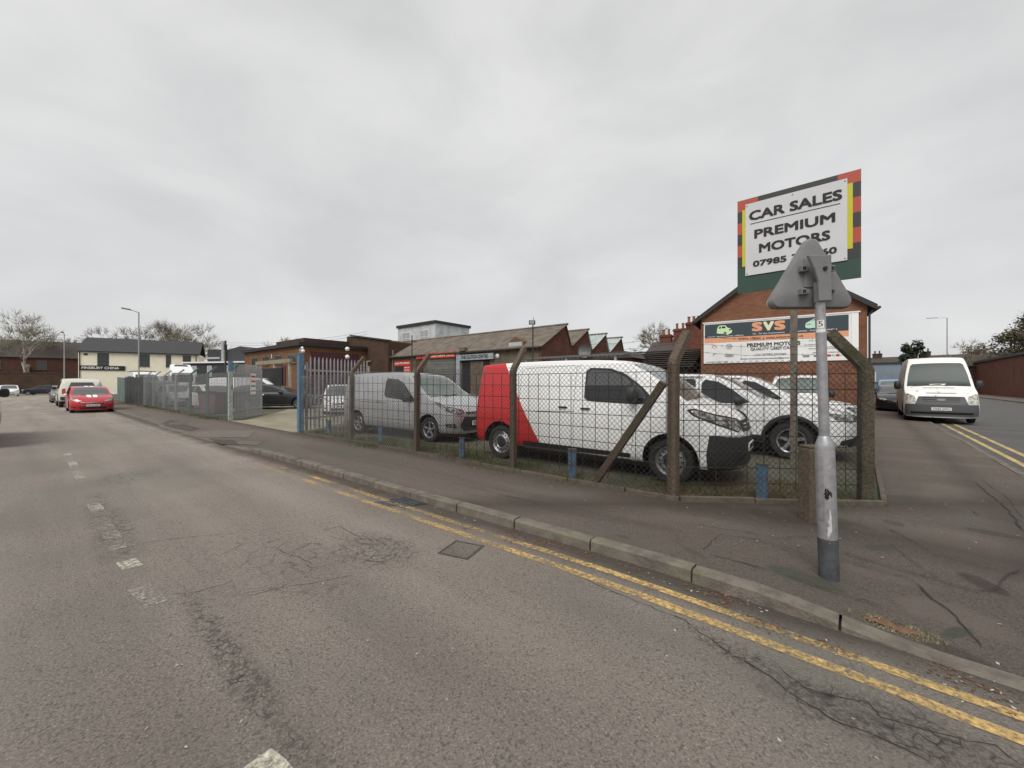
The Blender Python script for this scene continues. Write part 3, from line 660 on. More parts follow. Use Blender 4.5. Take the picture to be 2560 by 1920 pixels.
road_cracks = [
 (D_, [(820, 700), (900, 760), (1140, 850), (1450, 985), (1620, 1040), (1850, 1210), (2060, 1340), (2212, 1410)], .010),
 (F_, [(0, 470), (200, 600), (420, 770), (600, 870), (760, 980), (1000, 1070), (1280, 1170), (1480, 1260)], .014),
 (F_, [(280, 530), (480, 680), (700, 740), (1000, 800), (1080, 930), (1340, 1010), (1550, 1070), (1800, 1140), (2000, 1170), (2150, 1290), (2212, 1327)], .012),
 (F_, [(1120, 710), (1300, 810), (1490, 930)], .007),
 (B_, [(1040, 1100), (1200, 1060), (1480, 1020), (1880, 990)], .009), (B_, [(1290, 1480), (1500, 1470), (1860, 1370)], .006), (B_, [(1800, 1490), (2212, 1420)], .006),
 (C_, [(290, 1100), (400, 1170), (580, 1230)], .010), (C_, [(0, 1510), (300, 1420), (620, 1380), (900, 1320)], .008), (C_, [(460, 1120), (560, 1070), (660, 1080)], .009),
 (C_, [(640, 970), (780, 940), (900, 985), (1000, 1040)], .009), (C_, [(700, 1010), (860, 1060), (1010, 1080), (1180, 1070)], .008),
 (C_, [(1500, 1110), (1620, 1115), (1740, 1060), (1900, 1115)], .007),
 (G_, [(830, 130), (1230, 0)], .005), (G_, [(1120, 380), (1350, 300)], .005), (G_, [(0, 700), (300, 560), (520, 545)], .003)]
for i, (z_, P, w) in enumerate(road_cracks): crack(zoom_pts(*z_, P), w, 0.003, road, False, i+50)
# patched squares in the footway by the gate, and a patch near the right
def patch_px(P, mt, dz=0.004):
    bm = bmesh.new(); bm.faces.new([bm.verts.new((*gp(u, v, 0.1).to_2d(), 0)) for u, v in P])
    xs = [v.co.x for v in bm.verts]; ys = [v.co.y for v in bm.verts]
    for ax, lo, hi in ((0, min(xs), max(xs)), (1, min(ys), max(ys))):
        t = lo+.12
        while t < hi:
            co = [0, 0, 0]; no = [0, 0, 0]; co[ax] = t; no[ax] = 1
            bmesh.ops.bisect_plane(bm, geom=bm.verts[:]+bm.edges[:]+bm.faces[:], plane_co=co, plane_no=no); t += .12
    for v in bm.verts: v.co.z = foot_height(v.co.x, v.co.y)+dz
    bmesh.ops.recalc_face_normals(bm, faces=bm.faces)
    me = bpy.data.meshes.new('patch'); bm.to_mesh(me); bm.free(); me.materials.append(MATS[mt])
    for p in me.polygons: p.use_smooth = True
    return link('patch', me, pave)
patch_px(zoom_pts(*B_, [(1480, 180), (1700, 165), (2010, 185), (1960, 225), (1780, 215), (1600, 215)]), 'footway_pale', 0.010)
patch_px(zoom_pts(*B_, [(1900, 240), (2080, 255), (2030, 275), (1870, 262)]), 'footway_pale', 0.010)
patch_px(zoom_pts(*B_, [(1350, 95), (1580, 150), (1500, 165), (1280, 120)]), 'footway_dark', 0.010)
patch_px(zoom_pts(*B_, [(1650, 225), (1850, 235), (1900, 275), (1740, 262)]), 'footway_dark', 0.010)
# square service cover in the carriageway
c0 = gp(600+.3165*1750, 1020+.3165*1120); cv = struct(empty('service_cover', (c0.x, c0.y, 0), LANG+0.25))
b = MB(); b.bb(-.14, .14, -.14, .14, -.02, .004); b.build('lid', 'asphalt_plain', cv)
b = MB()
for x0, x1, y0, y1 in ((-.165, .165, -.165, -.148), (-.165, .165, .148, .165), (-.165, -.148, -.148, .148), (.148, .165, -.148, .148)): b.bb(x0, x1, y0, y1, -.02, .006)
b.build('frame', 'footway_worn', cv)
# gully grate with a puddle by the kerb
g0 = gp(1012, 1256); gl = struct(empty('road_gully', (g0.x, g0.y, 0), LANG))
b = MB(); b.bb(-.24, .24, -.17, .17, -.02, .003); b.build('frame', 'pole_dark', gl)
for i in range(7):
    b = MB(); b.bb(-.2+.06*i-.014+.02, -.2+.06*i+.014+.02, -.14, .14, 0.0, .010); b.build('bar', 'pole_dark', gl)
b = MB(); b.add([(g0.x+.30*math.cos(t*.5236)*(1.3+.3*math.sin(2.3*t)), g0.y+.16*math.sin(t*.5236)*(1.1+.25*math.cos(3.1*t)), .0045) for t in range(12)], [tuple(range(12))])
struct(b.build('puddle', 'water'))

# ------------------------------------------------------------------ concrete edging along the fence
edg = struct(empty('concrete_edging'))
def edging_run(a, c, ln=0.915):
    a, c = Vector(a), Vector(c); d = (c-a).normalized(); n = Vector((-d.y, d.x)); t = 0.0; T = (c-a).length
    while t < T-0.05:
        t2 = min(T, t+ln); g = 0.006
        p, q = a+d*(t+g), a+d*(t2-g); h = 0.165+random.uniform(-.012, .008)
        mb = MB(); mb.prism([(p.x, p.y, .02), (p.x+n.x*.055, p.y+n.y*.055, .02), (p.x+n.x*.055, p.y+n.y*.055, h), (p.x, p.y, h)], (q-p).to_3d())
        mb.build('edging_stone', 'edging', edg, bevel=0.008); t = t2
edging_run((-6.3, 11.66), (2.12, 4.93)); edging_run((2.14, 4.925), (4.62, 4.76)); edging_run((4.64, 4.80), (14.6, 15.92)); edging_run((-35, 34.2), (-11.75, 15.96))

# ------------------------------------------------------------------ fence round the sales lot
def post_mesh(h, w, arm, adir, name, mt, parent, loc, lean=(0, 0)):
    """precast cranked post: square shaft, arm leaning in the direction adir"""
    mb = MB(); a = Vector((adir[0], adir[1], 0)).normalized(); sd = Vector((-a.y, a.x, 0))
    up = Vector((0, 0, 1)); o = Vector((0, 0, 0))
    rings = [(o-up*.1, a), (o+up*(h-.06), a), (o+up*h+a*.03, (a-up*.35).normalized()), (o+up*(h+arm*.74)+a*arm*.66, (a-up*.9).normalized())]
    V = []; F = []
    for i, (c, ax) in enumerate(rings):
        c = c+Vector((lean[0], lean[1], 0))*max(0, c.z)
        hw = w/2*(1-.10*i/3)
        for sx, sy in ((-1, -1), (1, -1), (1, 1), (-1, 1)): V.append(c+ax*hw*sx+sd*hw*sy)
    for i in range(3):
        for k in range(4): F.append((i*4+k, i*4+(k+1) % 4, (i+1)*4+(k+1) % 4, (i+1)*4+k))
    F += [(3, 2, 1, 0), (12, 13, 14, 15)]
    mb.add(V, F); return mb.build(name, mt, parent, bevel=0.010, loc=loc)
def chain_link(A, B, z0, h, parent, p=0.0385, r=0.0040, mt='wire', bow=0.02, name='chain_link_mesh', seed=1):
    A, B = Vector(A), Vector(B); d = (B-A); T = d.length; d.normalize(); n = Vector((-d.y, d.x)); rnd = random.Random(seed)
    K = int(h/p); N = int(T/p); V = []; F = []
    ph = rnd.uniform(0, 6)
    def pos(x, z, y):
        x = min(max(x, 0), T); q = A+d*x
        bw = bow*math.sin(x*2.1+ph)*math.sin(z*2.4+.6)*.8 + y
        return (q.x+n.x*bw, q.y+n.y*bw, z0+z+0.010*math.sin(x*3.3+ph))
    for i in range(N):
        base = len(V)
        for k in range(K+1):
            par = (k+i) % 2; x = (i+par)*p; z = k*p
            c = Vector(pos(x, z, 0.002 if par else -0.002))
            for m in range(3):
                t = 2.094*m; V.append((c.x+(d.x*math.cos(t)-n.x*0)*r+n.x*math.sin(t)*r, c.y+d.y*math.cos(t)*r+n.y*math.sin(t)*r, c.z))
        for k in range(K):
            for m in range(3): F.append((base+k*3+m, base+k*3+(m+1) % 3, base+k*3+3+(m+1) % 3, base+k*3+3+m))
    mb = MB(); mb.add(V, F); return tag(mb.build(name, mt, parent, fix=False), kind='stuff')
def bar_mesh(A, B, z0, h, parent, px, pz, r, mt, name='steel_mesh', off=0.0, n_=4, zz=None, seed=0):
    A, B = Vector(A), Vector(B); d = (B-A); T = d.length; d.normalize(); n = Vector((-d.y, d.x)); mb = MB(); rnd = random.Random(seed)
    A = A+n*off
    x = px/2
    while x < T:
        q = A+d*x; mb.tube([(q.x+rnd.uniform(-.006, .006), q.y, z0-rnd.uniform(0, .04)), (q.x+rnd.uniform(-.006, .006), q.y, z0+h+rnd.uniform(-.02, .02))], r, n_, cap=False); x += px
    z = z0+pz*.4
    while z < z0+h+.001:
        q = A; q2 = A+d*T; mb.tube([(q.x+n.x*r*2, q.y+n.y*r*2, z), (q2.x+n.x*r*2, q2.y+n.y*r*2, z+rnd.uniform(-.01, .01))], r, n_, cap=False); z += pz
    return tag(mb.build(name, mt, parent, fix=False), kind='stuff')
def barbed(A, B, parent, sag=0.03, mt='wire_dark', seed=0):
    A, B = Vector(A), Vector(B); T = (B-A).length; mb = MB(); rnd = random.Random(seed); n = max(4, int(T/.12)); P = []
    for i in range(n+1):
        f = i/n; q = A+(B-A)*f; q.z -= sag*4*f*(1-f)*(.6+.8*math.sin(f*5+seed)**2)*.6; q.z += rnd.uniform(-.004, .004); P.append(q)
    mb.tube(P, 0.0022, 3, cap=False)
    for i in range(1, n):
        c = P[i]
        for k in range(2):
            v = Vector((rnd.uniform(-1, 1), rnd.uniform(-1, 1), rnd.uniform(-1, 1))).normalized()*.018; mb.tube([c-v, c+v], 0.0016, 3, cap=False)
    return mb.build('barbed_wire', mt, parent, fix=False)

fence = empty('chain_link_fence', (0, 0, 0)); tag(fence, 'rusty chain link fence on cranked concrete posts round the corner of the van yard', 'fence')
FP0 = Vector((2.10, 5.06)); Ld = Vector((LX, LY)); Nd = Vector((NX, NY)); Rd = Vector((RX, RY))
posts = [FP0+Ld*2.64*i for i in range(4)]
gate_r = Vector((-6.55, 12.02)); gate_l = Vector((-11.62, 16.02))
PH = 1.80
bis = Vector((0.45, 0.89))
post_mesh(PH+.02, .120, .50, (0.80, 0.60), 'corner_post', 'post_concrete', fence, (FP0.x, FP0.y, .1), lean=(.004, 0))
for i, p in enumerate(posts[1:]):
    post_mesh(PH+random.uniform(-.03, .04), .098, .50, Nd, 'fence_post', 'post_concrete', fence, (p.x, p.y, .1), lean=(random.uniform(-.02, .01), 0))
CP2 = Vector((4.52, 4.96))
post_mesh(PH-.05, .140, .58, (-.93, .36), 'mossy_post', 'post_mossy', fence, (CP2.x, CP2.y, .1))
rposts = [CP2+Rd*2.66*i for i in range(1, 6)]
for p in rposts: post_mesh(PH+.05, .12, .5, (LX, LY), 'fence_post', 'post_mossy', fence, (p.x, p.y, .1))
# raking strut against the corner post
b = MB(); a0 = FP0+Ld*0.12; a1 = FP0+Ld*1.16
b.beam((a0.x, a0.y, 1.62), (a1.x, a1.y, .06), .095, .095); b.build('raking_strut', 'post_concrete', fence, bevel=.008)
chain_link(FP0-Nd*.075, posts[1]-Nd*.075, .16, 1.74, fence, seed=1)
chain_link(posts[1]-Nd*.065, posts[2]-Nd*.065, .16, 1.76, fence, seed=2)
chain_link(posts[2]-Nd*.065, posts[3]-Nd*.065, .16, 1.74, fence, seed=3, mt='wire_pale')
chain_link(posts[3]-Nd*.065, gate_r+Ld*-.1-Nd*.02, .16, 1.70, fence, seed=4, mt='wire_pale')
chain_link(FP0+Vector((.06, -.08)), CP2+Vector((-.09, -.085)), .16, 1.76, fence, seed=5)
chain_link(CP2+Vector((.08, .02)), rposts[1]+Vector((.07, -.05)), .16, 1.74, fence, p=.05, seed=6)
chain_link(rposts[1]+Vector((.07, -.05)), Vector((14.6, 16.0)), .16, 1.74, fence, p=.075, r=.003, seed=7)
# heavier welded mesh hung behind the chain link
bar_mesh(FP0+Nd*.05, posts[1]+Nd*.05, .25, 1.52, fence, .205, .205, .0050, 'wire_dark', seed=1)
bar_mesh(posts[1]+Nd*.05, posts[2]+Nd*.05, .27, 1.52, fence, .205, .205, .0050, 'wire_dark', seed=2)
bar_mesh(posts[2]+Nd*.05, posts[3]+Nd*.05, .30, 1.47, fence, .205, .205, .0050, 'wire_dark', seed=3)
bar_mesh(posts[3]+Nd*.05, gate_r+Nd*.05, .30, 1.45, fence, .205, .205, .0050, 'wire_dark', seed=4)
bar_mesh(FP0+Vector((.05, .04)), CP2+Vector((-.05, .04)), .22, 1.55, fence, .205, .205, .0055, 'wire_dark', seed=5)
# barbed strands between the cranked arms
def armpt(p, ad, f, h=PH): a = Vector(ad).normalized(); return Vector((p.x+a.x*(.03+.33*f), p.y+a.y*(.03+.33*f), .1+h+.37*f))
for f in (.35, .66, .95):
    q = [armpt(FP0, (.8, .6), f)]+[armpt(p, (NX, NY), f) for p in posts[1:]]
    for i in range(3): barbed(q[i], q[i+1], fence, sag=.05, seed=i)
    barbed(armpt(FP0, (.8, .6), f), armpt(CP2, (-.93, .36), f, PH-.05), fence, sag=.04, seed=9)
    barbed(armpt(CP2, (-.93, .36), f, PH-.05), armpt(rposts[1], (LX, LY), f), fence, seed=11)
barbed(armpt(posts[3], (NX, NY), .9), Vector((gate_r.x, gate_r.y, 2.15)), fence, seed=4)

# blue bollards inside the fence
def blue_bollard(u, v, h, label, rot=0.2, cap=True):
    q = gp(u, v, 0.1); e = empty('blue_bollard', (q.x, q.y, .1), rot); tag(e, label, 'bollard', 'blue bollards inside the fence')
    mb = MB(); w = .056
    mb.prism([(-w, -w*.6, -.1), (-w*.6, -w, -.1), (w*.6, -w, -.1), (w, -w*.6, -.1), (w, w, -.1), (-w, w, -.1)], (0, 0, h+.1)); mb.build('shaft', 'blue_bollard', e, bevel=.004)
    mb = MB(); mb.bb(-w-.006, w+.006, -w-.006, w+.006, h, h+.016); mb.build('cap', 'edging', e, bevel=.004)
blue_bollard(1906, 1247, .45, 'blue steel bollard nearest the road sign pole, inside the fence', .55)
blue_bollard(1431, 1197, .46, 'blue bollard beside the sill of the red and white van', .2)
blue_bollard(1155, 1145, .40, 'short blue bollard between the silver van and the red van tail', .1)
blue_bollard(952, 1108, .43, 'blue bollard standing in grass below the silver van door', .3)
blue_bollard(822, 1088, .42, 'blue bollard next to the open palisade gate leaf', 0)
blue_bollard(2152, 1068, .60, 'blue bollard in the shade behind the mossy corner post', 0)

# ------------------------------------------------------------------ palisade gates and blue gate posts
def pale_mesh(h):
    mb = MB(); w = .035
    mb.add([(-w, 0, 0), (-w*.35, -.016, 0), (w*.35, -.016, 0), (w, 0, 0), (-w, 0, h-.10), (-w*.35, -.016, h-.07), (w*.35, -.016, h-.07), (w, 0, h-.10), (0, -.012, h),
            (-w, .003, 0), (w, .003, 0), (-w, .003, h-.10), (w, .003, h-.10), (0, -.006, h)],
           [(0, 1, 5, 4), (1, 2, 6, 5), (2, 3, 7, 6), (4, 5, 8), (5, 6, 8), (6, 7, 8), (9, 11, 12, 10), (11, 13, 12), (0, 4, 11, 9), (3, 10, 12, 7), (4, 8, 13, 11), (7, 12, 13, 8)])
    o = mb.build('pale', 'galv_dull'); me = o.data; bpy.data.objects.remove(o); return me
PALE = pale_mesh(2.32)
def palisade(e, T, rails, z0=.06, pitch=.165, x0=.16):
    x = x0
    while x < T-.08:
        o = link('pale', PALE, e, loc=(x, 0, z0)); x += pitch
    for z in rails:
        mb = MB(); mb.bb(.0, T, .004, .05, z-.03, z+.03); mb.build('rail', 'galv_dull', e, bevel=.004)
    for x in (.03, T-.03):
        mb = MB(); mb.bb(x-.035, x+.035, .0, .055, .04, 2.18); mb.build('stile', 'galv', e, bevel=.004)
def leaf(name, a, c, label):
    d = (c-a); e = empty(name, (a.x, a.y, .1), math.atan2(d.y, d.x)); tag(e, label, 'gate', 'palisade gate leaves'); return e, d.length
ga, gb = gate_r+Vector((.12, .12)), Vector((-5.47, 14.95))
e, T = leaf('palisade_gate', ga, gb, 'galvanised palisade gate leaf swung in behind the blue post, silver van beside it'); palisade(e, T, (.42, 1.12, 1.93))
ga, gb = gate_l+Vector((-.02, .14)), Vector((-12.25, 19.05))
e, T = leaf('palisade_gate', ga, gb, 'galvanised palisade gate leaf carrying the red and white notice'); palisade(e, T, (.35, 1.20, 1.95), pitch=.12)
# notice on the left leaf (seen from the street)
nz = [(-.3, .3)]
b = MB(); b.bb(1.55, 2.10, -.045, -.030, 1.02, 1.98); b.build('notice_board', 'sign_white', e)
Mn = lambda z: frame((1.825, -.048, z), (1, 0, 0), (0, 0, 1))
for s_, z, sz, m_ in (('WARNING', 1.84, .11, 'sign_red'), ('NO ENTRY', 1.62, .10, 'sign_red'), ('24 HOUR', 1.40, .085, 'ink'), ('CCTV IN USE', 1.18, .075, 'sign_red')):
    text(s_, Mn(z), sz, m_, e, name='notice_lettering', width=.46)
def gate_post(p, mt, label, w=.15, h=2.42, cams=True):
    e = empty('gate_post', (p.x, p.y, .1), LANG); tag(e, label, 'post', 'gate posts')
    mb = MB(); mb.bb(-w/2, w/2, -w/2, w/2, -.1, h); mb.build('shaft', mt, e, bevel=.006)
    mb = MB(); mb.bb(-w/2-.01, w/2+.01, -w/2-.01, w/2+.01, h, h+.02); mb.build('cap', mt, e)
    for z in (.35, 1.2, 1.95):
        mb = MB(); mb.tube([(-w/2-.03, -w/2-.02, z), (-w/2-.03, -w/2-.02, z+.14)], .025, 8); mb.build('hinge', 'galv', e, smooth=True)
    return e
e = gate_post(gate_r, 'blue_post', 'tall blue steel gate post with white camera fittings on top')
for x, z, r in ((-.05, 2.52, .06), (.08, 2.56, .055), (.0, 2.62, .045)):
    mb = MB(); mb.lathe([(0, -r), (r*.7, -r*.7), (r, 0), (r*.7, r*.7), (0, r)], 12, c=(x, -.05, z)); mb.build('camera_dome', 'lampglass', e, smooth=True)
mb = MB(); mb.bb(-.02, .02, -.02, .02, 2.44, 2.60); mb.build('bracket', 'galv', e)
mb = MB(); mb.bb(.078, .10, -.03, .03, 1.25, 1.62); mb.build('reflector', 'white', e)
e = gate_post(gate_l, 'peel_post', 'gate post with peeling pale paint and a blue top', h=2.0)
mb = MB(); mb.bb(-.076, .076, -.076, .076, 2.02, 2.44); mb.build('upper_shaft', 'blue_post', e, bevel=.006)

# ------------------------------------------------------------------ green weldmesh fence further up the side street
wf = empty('weldmesh_fence', (0, 0, 0)); tag(wf, 'grey weldmesh fence on green cranked posts, beyond the yard gate', 'fence')
w0 = gate_l+Ld*.25; T = 17.5; np_ = 7
for i in range(np_):
    p = w0+Ld*(T*i/(np_-1)); c = MB(); hh = 2.0
    c.beam((0, 0, -.1), (0, 0, hh), .09, .09, up=(1, 0, 0)); c.beam((0, 0, hh-.02), (Nd.x*.35, Nd.y*.35, hh+.32), .08, .08)
    c.build('fence_post', 'green_fence' if i < 3 else 'galv_dull', wf, loc=(p.x, p.y, .1))
    if i < np_-1:
        q = w0+Ld*(T*(i+1)/(np_-1)); bar_mesh(p-Nd*.06, q-Nd*.06, .16, 1.92, wf, .034, .155, .0032, 'mesh_grey', name='weldmesh_panel', n_=3, seed=i)
sf = empty('sheet_fence', (0, 0, 0)); tag(sf, 'dark corrugated sheet fence behind the street lamp', 'fence')
for i in range(9):
    p = w0+Ld*(T+.15+i*1.32); q = p+Ld*1.28; mb = MB(); d = Ld; P = []
    for k in range(17):
        w = p+d*(1.28*k/16)+Nd*(.025 if k % 2 else -.025); P.append(w)
    hz = 2.05+random.uniform(-.08, .12)
    V = [(w.x, w.y, .08) for w in P]+[(w.x, w.y, .1+hz) for w in P]; mb.add(V, [(k, k+1, 18+k, 17+k) for k in range(16)])
    mb.build('sheet_panel', 'sheet_dark' if i < 6 else 'sheet_green', sf)
# ------------------------------------------------------------------ warning sign seen from behind
sp = gp(2072, 1428, .1)
sign = empty('road_sign', (sp.x, sp.y, .1)); sign.rotation_euler = (0, R_(-1.9), 0)
tag(sign, 'triangular road sign seen from behind on a galvanised pole with a number 5 sticker', 'road sign')
b = MB(); b.lathe([(.0, -.1), (.067, -.1), (.067, .27), (.0, .27)], 28); b.build('base_sleeve', 'pole_dark', sign, smooth=True)
b = MB(); b.lathe([(.0, .262), (.0655, .262), (.065, .99), (.061, 1.02), (.041, 1.075), (.036, 1.085), (.0, 1.085)], 28); b.build('lower_tube', 'galv', sign, smooth=True)
b = MB(); b.lathe([(.0, 1.08), (.0352, 1.08), (.0352, 2.30), (.0, 2.30)], 24); b.build('upper_tube', 'galv', sign, smooth=True)
# inspection door in the lower tube
b = MB(); V = []; F = []
for i in range(7):
    t = R_(-200+i*9); 
    for z in (.42, .45, .90, .93):
        ins = (z in (.42, .93)); tt = t if not ins else R_(-200+27+(i-3)*7.5)
        V.append((.0690*math.cos(tt), .0690*math.sin(tt), z))
for i in range(6):
    for j in range(3): F.append((i*4+j, (i+1)*4+j, (i+1)*4+j+1, i*4+j+1))
b.add(V, F); b.build('access_door', 'galv', sign, smooth=True)
# scuffs and a scribbled tag
def wrap_blob(name, mt, a0, z0, ra, rz, seed, r=.0673, n=14, sc=1.0):
    rnd = random.Random(seed); mb = MB(); V = [(r*math.cos(a0), r*math.sin(a0), z0)]
    for k in range(n):
        t = 2*math.pi*k/n; q = rnd.uniform(.45, 1.1); V.append((r*math.cos(a0+ra*q*math.cos(t)), r*math.sin(a0+ra*q*math.cos(t)), z0+rz*q*math.sin(t)))
    mb.add(V, [(0, 1+k, 1+(k+1) % n) for k in range(n)]); mb.build(name, mt, sign)
wrap_blob('scuff', 'pale_scuff', R_(-112), .42, .22, .11, 3); wrap_blob('scuff', 'pale_scuff', R_(-122), .33, .16, .05, 5)
mb = MB(); rnd = random.Random(4)
for zz, a0, a1 in ((.64, -105, -78), (.625, -108, -85), (.66, -104, -70), (.61, -100, -84), (.645, -80, -66), (.625, -72, -66), (.605, -104, -92)):
    P = []
    for k in range(7):
        a = R_(-32+a0+(a1-a0)*k/6); P.append((.0675*math.cos(a), .0675*math.sin(a), zz+rnd.uniform(-.006, .006)+.012*math.sin(k)))
    mb.tube(P, .0035, 4)
for a0 in (-134, -126, -118):
    mb.tube([(.0675*math.cos(R_(a0)), .0675*math.sin(R_(a0)), .60), (.0675*math.cos(R_(a0+3)), .0675*math.sin(R_(a0+3)), .665)], .0035, 4)
mb.build('scribbled_tag', 'ink', sign)
# sticker: numeral 5 on a white label wrapped round the tube
def wrap(me, r, a0, z0):
    for v in me.vertices:
        a = a0+v.co.x/r; v.co = Vector(((r+v.co.z)*math.cos(a), (r+v.co.z)*math.sin(a), z0+v.co.y))
mb = MB()
for w, h, zc in ((.050, .066, 1.977), (.070, .026, 1.926)):
    V = []; n = 8
    for i in range(n+1):
        a = R_(-128)+(-w/2+w*i/n)/.036
        V += [(.0362*math.cos(a), .0362*math.sin(a), zc-h/2), (.0362*math.cos(a), .0362*math.sin(a), zc+h/2)]
    mb.add(V, [(2*i, 2*i+2, 2*i+3, 2*i+1) for i in range(n)])
mb.build('label', 'sign_white', sign, smooth=True)
me = text_mesh('5', .066, .012, .0004); wrap(me, .0366, R_(-128), 1.978); me.materials.clear(); me.materials.append(MATS['ink']); link('numeral', me, sign)
# triangular housing: front plate (facing away), deep dished back
tri = empty('housing', (-.095, .055, 0)); tri.parent = sign; tri.rotation_euler = (0, R_(2.2), R_(-2))
def rtri(w, h, zb, r, n=6):
    P = [Vector((-w/2, zb)), Vector((w/2, zb)), Vector((0, zb+h))]; out = []
    for i in range(3):
        p0, p1, p2 = P[i-1], P[i], P[(i+1) % 3]; a = (p0-p1).normalized(); c = (p2-p1).normalized()
        half = math.acos(max(-1, min(1, a.dot(c))))/2; m = (a+c).normalized(); cc = p1+m*(r/math.sin(half))
        q0 = p1+a*(r/math.tan(half))-cc; q1 = p1+c*(r/math.tan(half))-cc
        t0 = math.atan2(q0.y, q0.x); t1 = math.atan2(q1.y, q1.x)
        while t1 < t0: t1 += 2*math.pi
        if t1-t0 > math.pi: t1 -= 2*math.pi
        for k in range(n+1): t = t0+(t1-t0)*k/n; out.append((cc.x+r*math.cos(t), cc.y+r*math.sin(t)))
    return out
TW, TH, ZB = .73, .63, 2.125
mb = MB(); loops = [(rtri(TW, TH, ZB, .055), .075), (rtri(TW, TH, ZB, .055), .035), (rtri(TW-.03, TH-.026, ZB+.010, .055), .010), (rtri(TW*.60, TH*.60, ZB+.095, .03), -.012)]
V = []; F = []; n = len(loops[0][0])
for P, y in loops: V += [(x, y, z) for x, z in P]
for i in range(3):
    for k in range(n): F.append((i*n+k, i*n+(k+1) % n, (i+1)*n+(k+1) % n, (i+1)*n+k))
F.append(tuple(range(n))); F.append(tuple(3*n+k for k in range(n))[::-1])
mb.add(V, F); hs = mb.build('back_shell', 'sign_back', tri, smooth=True)
mb = MB(); P = rtri(TW-.01, TH-.008, ZB+.003, .05); mb.prism([(x, .076, z) for x, z in P], (0, .006, 0)); mb.build('sign_face', 'sign_white', tri)
# raised panel outline, bracket and clips
mb = MB(); mb.bb(-.085, .085, -.022, -.010, ZB+.16, ZB+.40); mb.build('centre_panel', 'sign_back', tri, bevel=.008)
for s_ in (-1, 1):
    for z in (ZB+.12, ZB+.305):
        mb = MB(); mb.bb(s_*.06 if s_ > 0 else -.125, .125 if s_ > 0 else -.06, -.045, -.012, z-.014, z+.018); mb.bb(s_*.11-.02, s_*.11+.02, -.055, -.012, z-.022, z+.026); mb.build('clip', 'sign_back', tri, bevel=.004)
        mb = MB(); mb.bb(s_*.11-.013, s_*.11+.013, -.0575, -.054, z-.012, z+.014); mb.build('clip_slot', 'black', tri)
mb = MB(); mb.prism([(-.125, -.03, ZB+.395), (.06, -.03, ZB+.395), (.052, -.03, ZB+.03), (-.048, -.03, ZB+.03), (-.048, -.03, ZB+.19), (-.07, -.03, ZB+.27)], (0, -.028, 0)); mb.build('pole_bracket', 'sign_back', sign, bevel=.008)
mb = MB(); mb.lathe([(0, -.128), (.043, -.128), (.043, .03), (0, .03)], 20, c=(.0, .0, ZB+.16)); mb.build('socket', 'sign_back', sign, smooth=True)
mb = MB(); mb.lathe([(0, 0), (.015, 0), (.015, .012), (0, .014)], 12, axis='y', c=(.0, -.060, ZB+.285), flip=-1); mb.build('bolt', 'ink', sign, smooth=True)

# concrete bollard beside the pole
q = gp(2029, 1300, .1); e = empty('concrete_bollard', (q.x, q.y, .1), .12); tag(e, 'weathered square concrete bollard behind the road sign pole', 'bollard')
b = MB(); b.prism([(-.095, -.085, -.1), (.095, -.085, -.1), (.095, .085, -.1), (-.095, .085, -.1)], (0, 0, .90)); b.build('shaft', 'post_concrete', e, bevel=.02)
b = MB(); b.prism([(-.088, -.078, .80), (.088, -.078, .80), (.088, .078, .80), (-.088, .078, .80)], (0, 0, .025)); b.build('worn_top', 'post_concrete', e, bevel=.02)

# ------------------------------------------------------------------ tall CAR SALES board
pz = gp(1987, 1188, .1)
cs = empty('sales_board', (4.66, 6.42, .1), math.atan2(-.65, .76)); tag(cs, 'large white CAR SALES board with green, red and yellow border on a concrete post', 'billboard')
b = MB(); b.prism([(-.048, .0, -.1), (.048, .0, -.1), (.048, .09, -.1), (-.048, .09, -.1)], (0, 0, 4.6)); b.build('support_post', 'kerb', cs, bevel=.01)
b = MB(); b.bb(-.81, .83, -.035, -.006, 3.11, 4.75); b.build('backing_board', 'board_green', cs)
def stripe(x0, x1, z0, z1, mt, sl, y=-.037, name='border_stripe'):
    mb = MB(); mb.add([(x0, y, z0), (x1, y, z0+sl), (x1, y, z1+sl), (x0, y, z1)], [(0, 1, 2, 3)]); mb.build(name, mt, cs)
zz = 3.55
for i in range(9):
    mt = ('board_black', 'board_red')[i % 2]
    z1 = min(4.745, zz+.20)
    if zz < 4.74: stripe(-.808, -.66, zz, z1, mt, 0.0)
    zz += .20
zz = 3.42
for i in range(10):
    mt = ('board_black', 'board_red')[i % 2]; z1 = min(4.745, zz+.23)
    if zz < 4.74: stripe(.665, .828, zz, z1, mt, 0.0)
    zz += .23
stripe(-.66, .665, 4.66, 4.745, 'board_black', 0); stripe(-.66, -.5, 4.665, 4.742, 'board_red', 0, -.0385); stripe(.56, .665, 4.665, 4.742, 'board_red', 0, -.0385)
b = MB(); b.bb(-.735, .735, -.041, -.0375, 3.57, 4.57); b.build('yellow_panel', 'board_yellow', cs)
b = MB(); b.bb(-.685, .672, -.052, -.0415, 3.40, 4.655); b.build('white_panel', 'board_white', cs)
yb = -.0545
for s_, z, w, h in (('CAR SALES', 4.42, 1.24, .165), ('PREMIUM', 4.09, 1.08, .155), ('MOTORS', 3.83, .95, .155), ('07985 334360', 3.58, 1.12, .105)):
    text(s_, frame((-.01, yb, z), (1, 0, 0), (0, 0, 1)), h*1.3, 'ink', cs, bold=.030, width=w)
b = MB(); b.bb(-.61, .59, yb-.001, yb+.002, 4.285, 4.297); b.build('underline', 'ink', cs)
for x in (-.66, -.01, .645):
    for z in (3.43, 4.62):
        mb = MB(); mb.lathe([(0, 0), (.010, 0), (.010, .005), (0, .006)], 8, axis='y', c=(x, -.053, z), flip=-1); mb.build('screw', 'print_grey', cs)

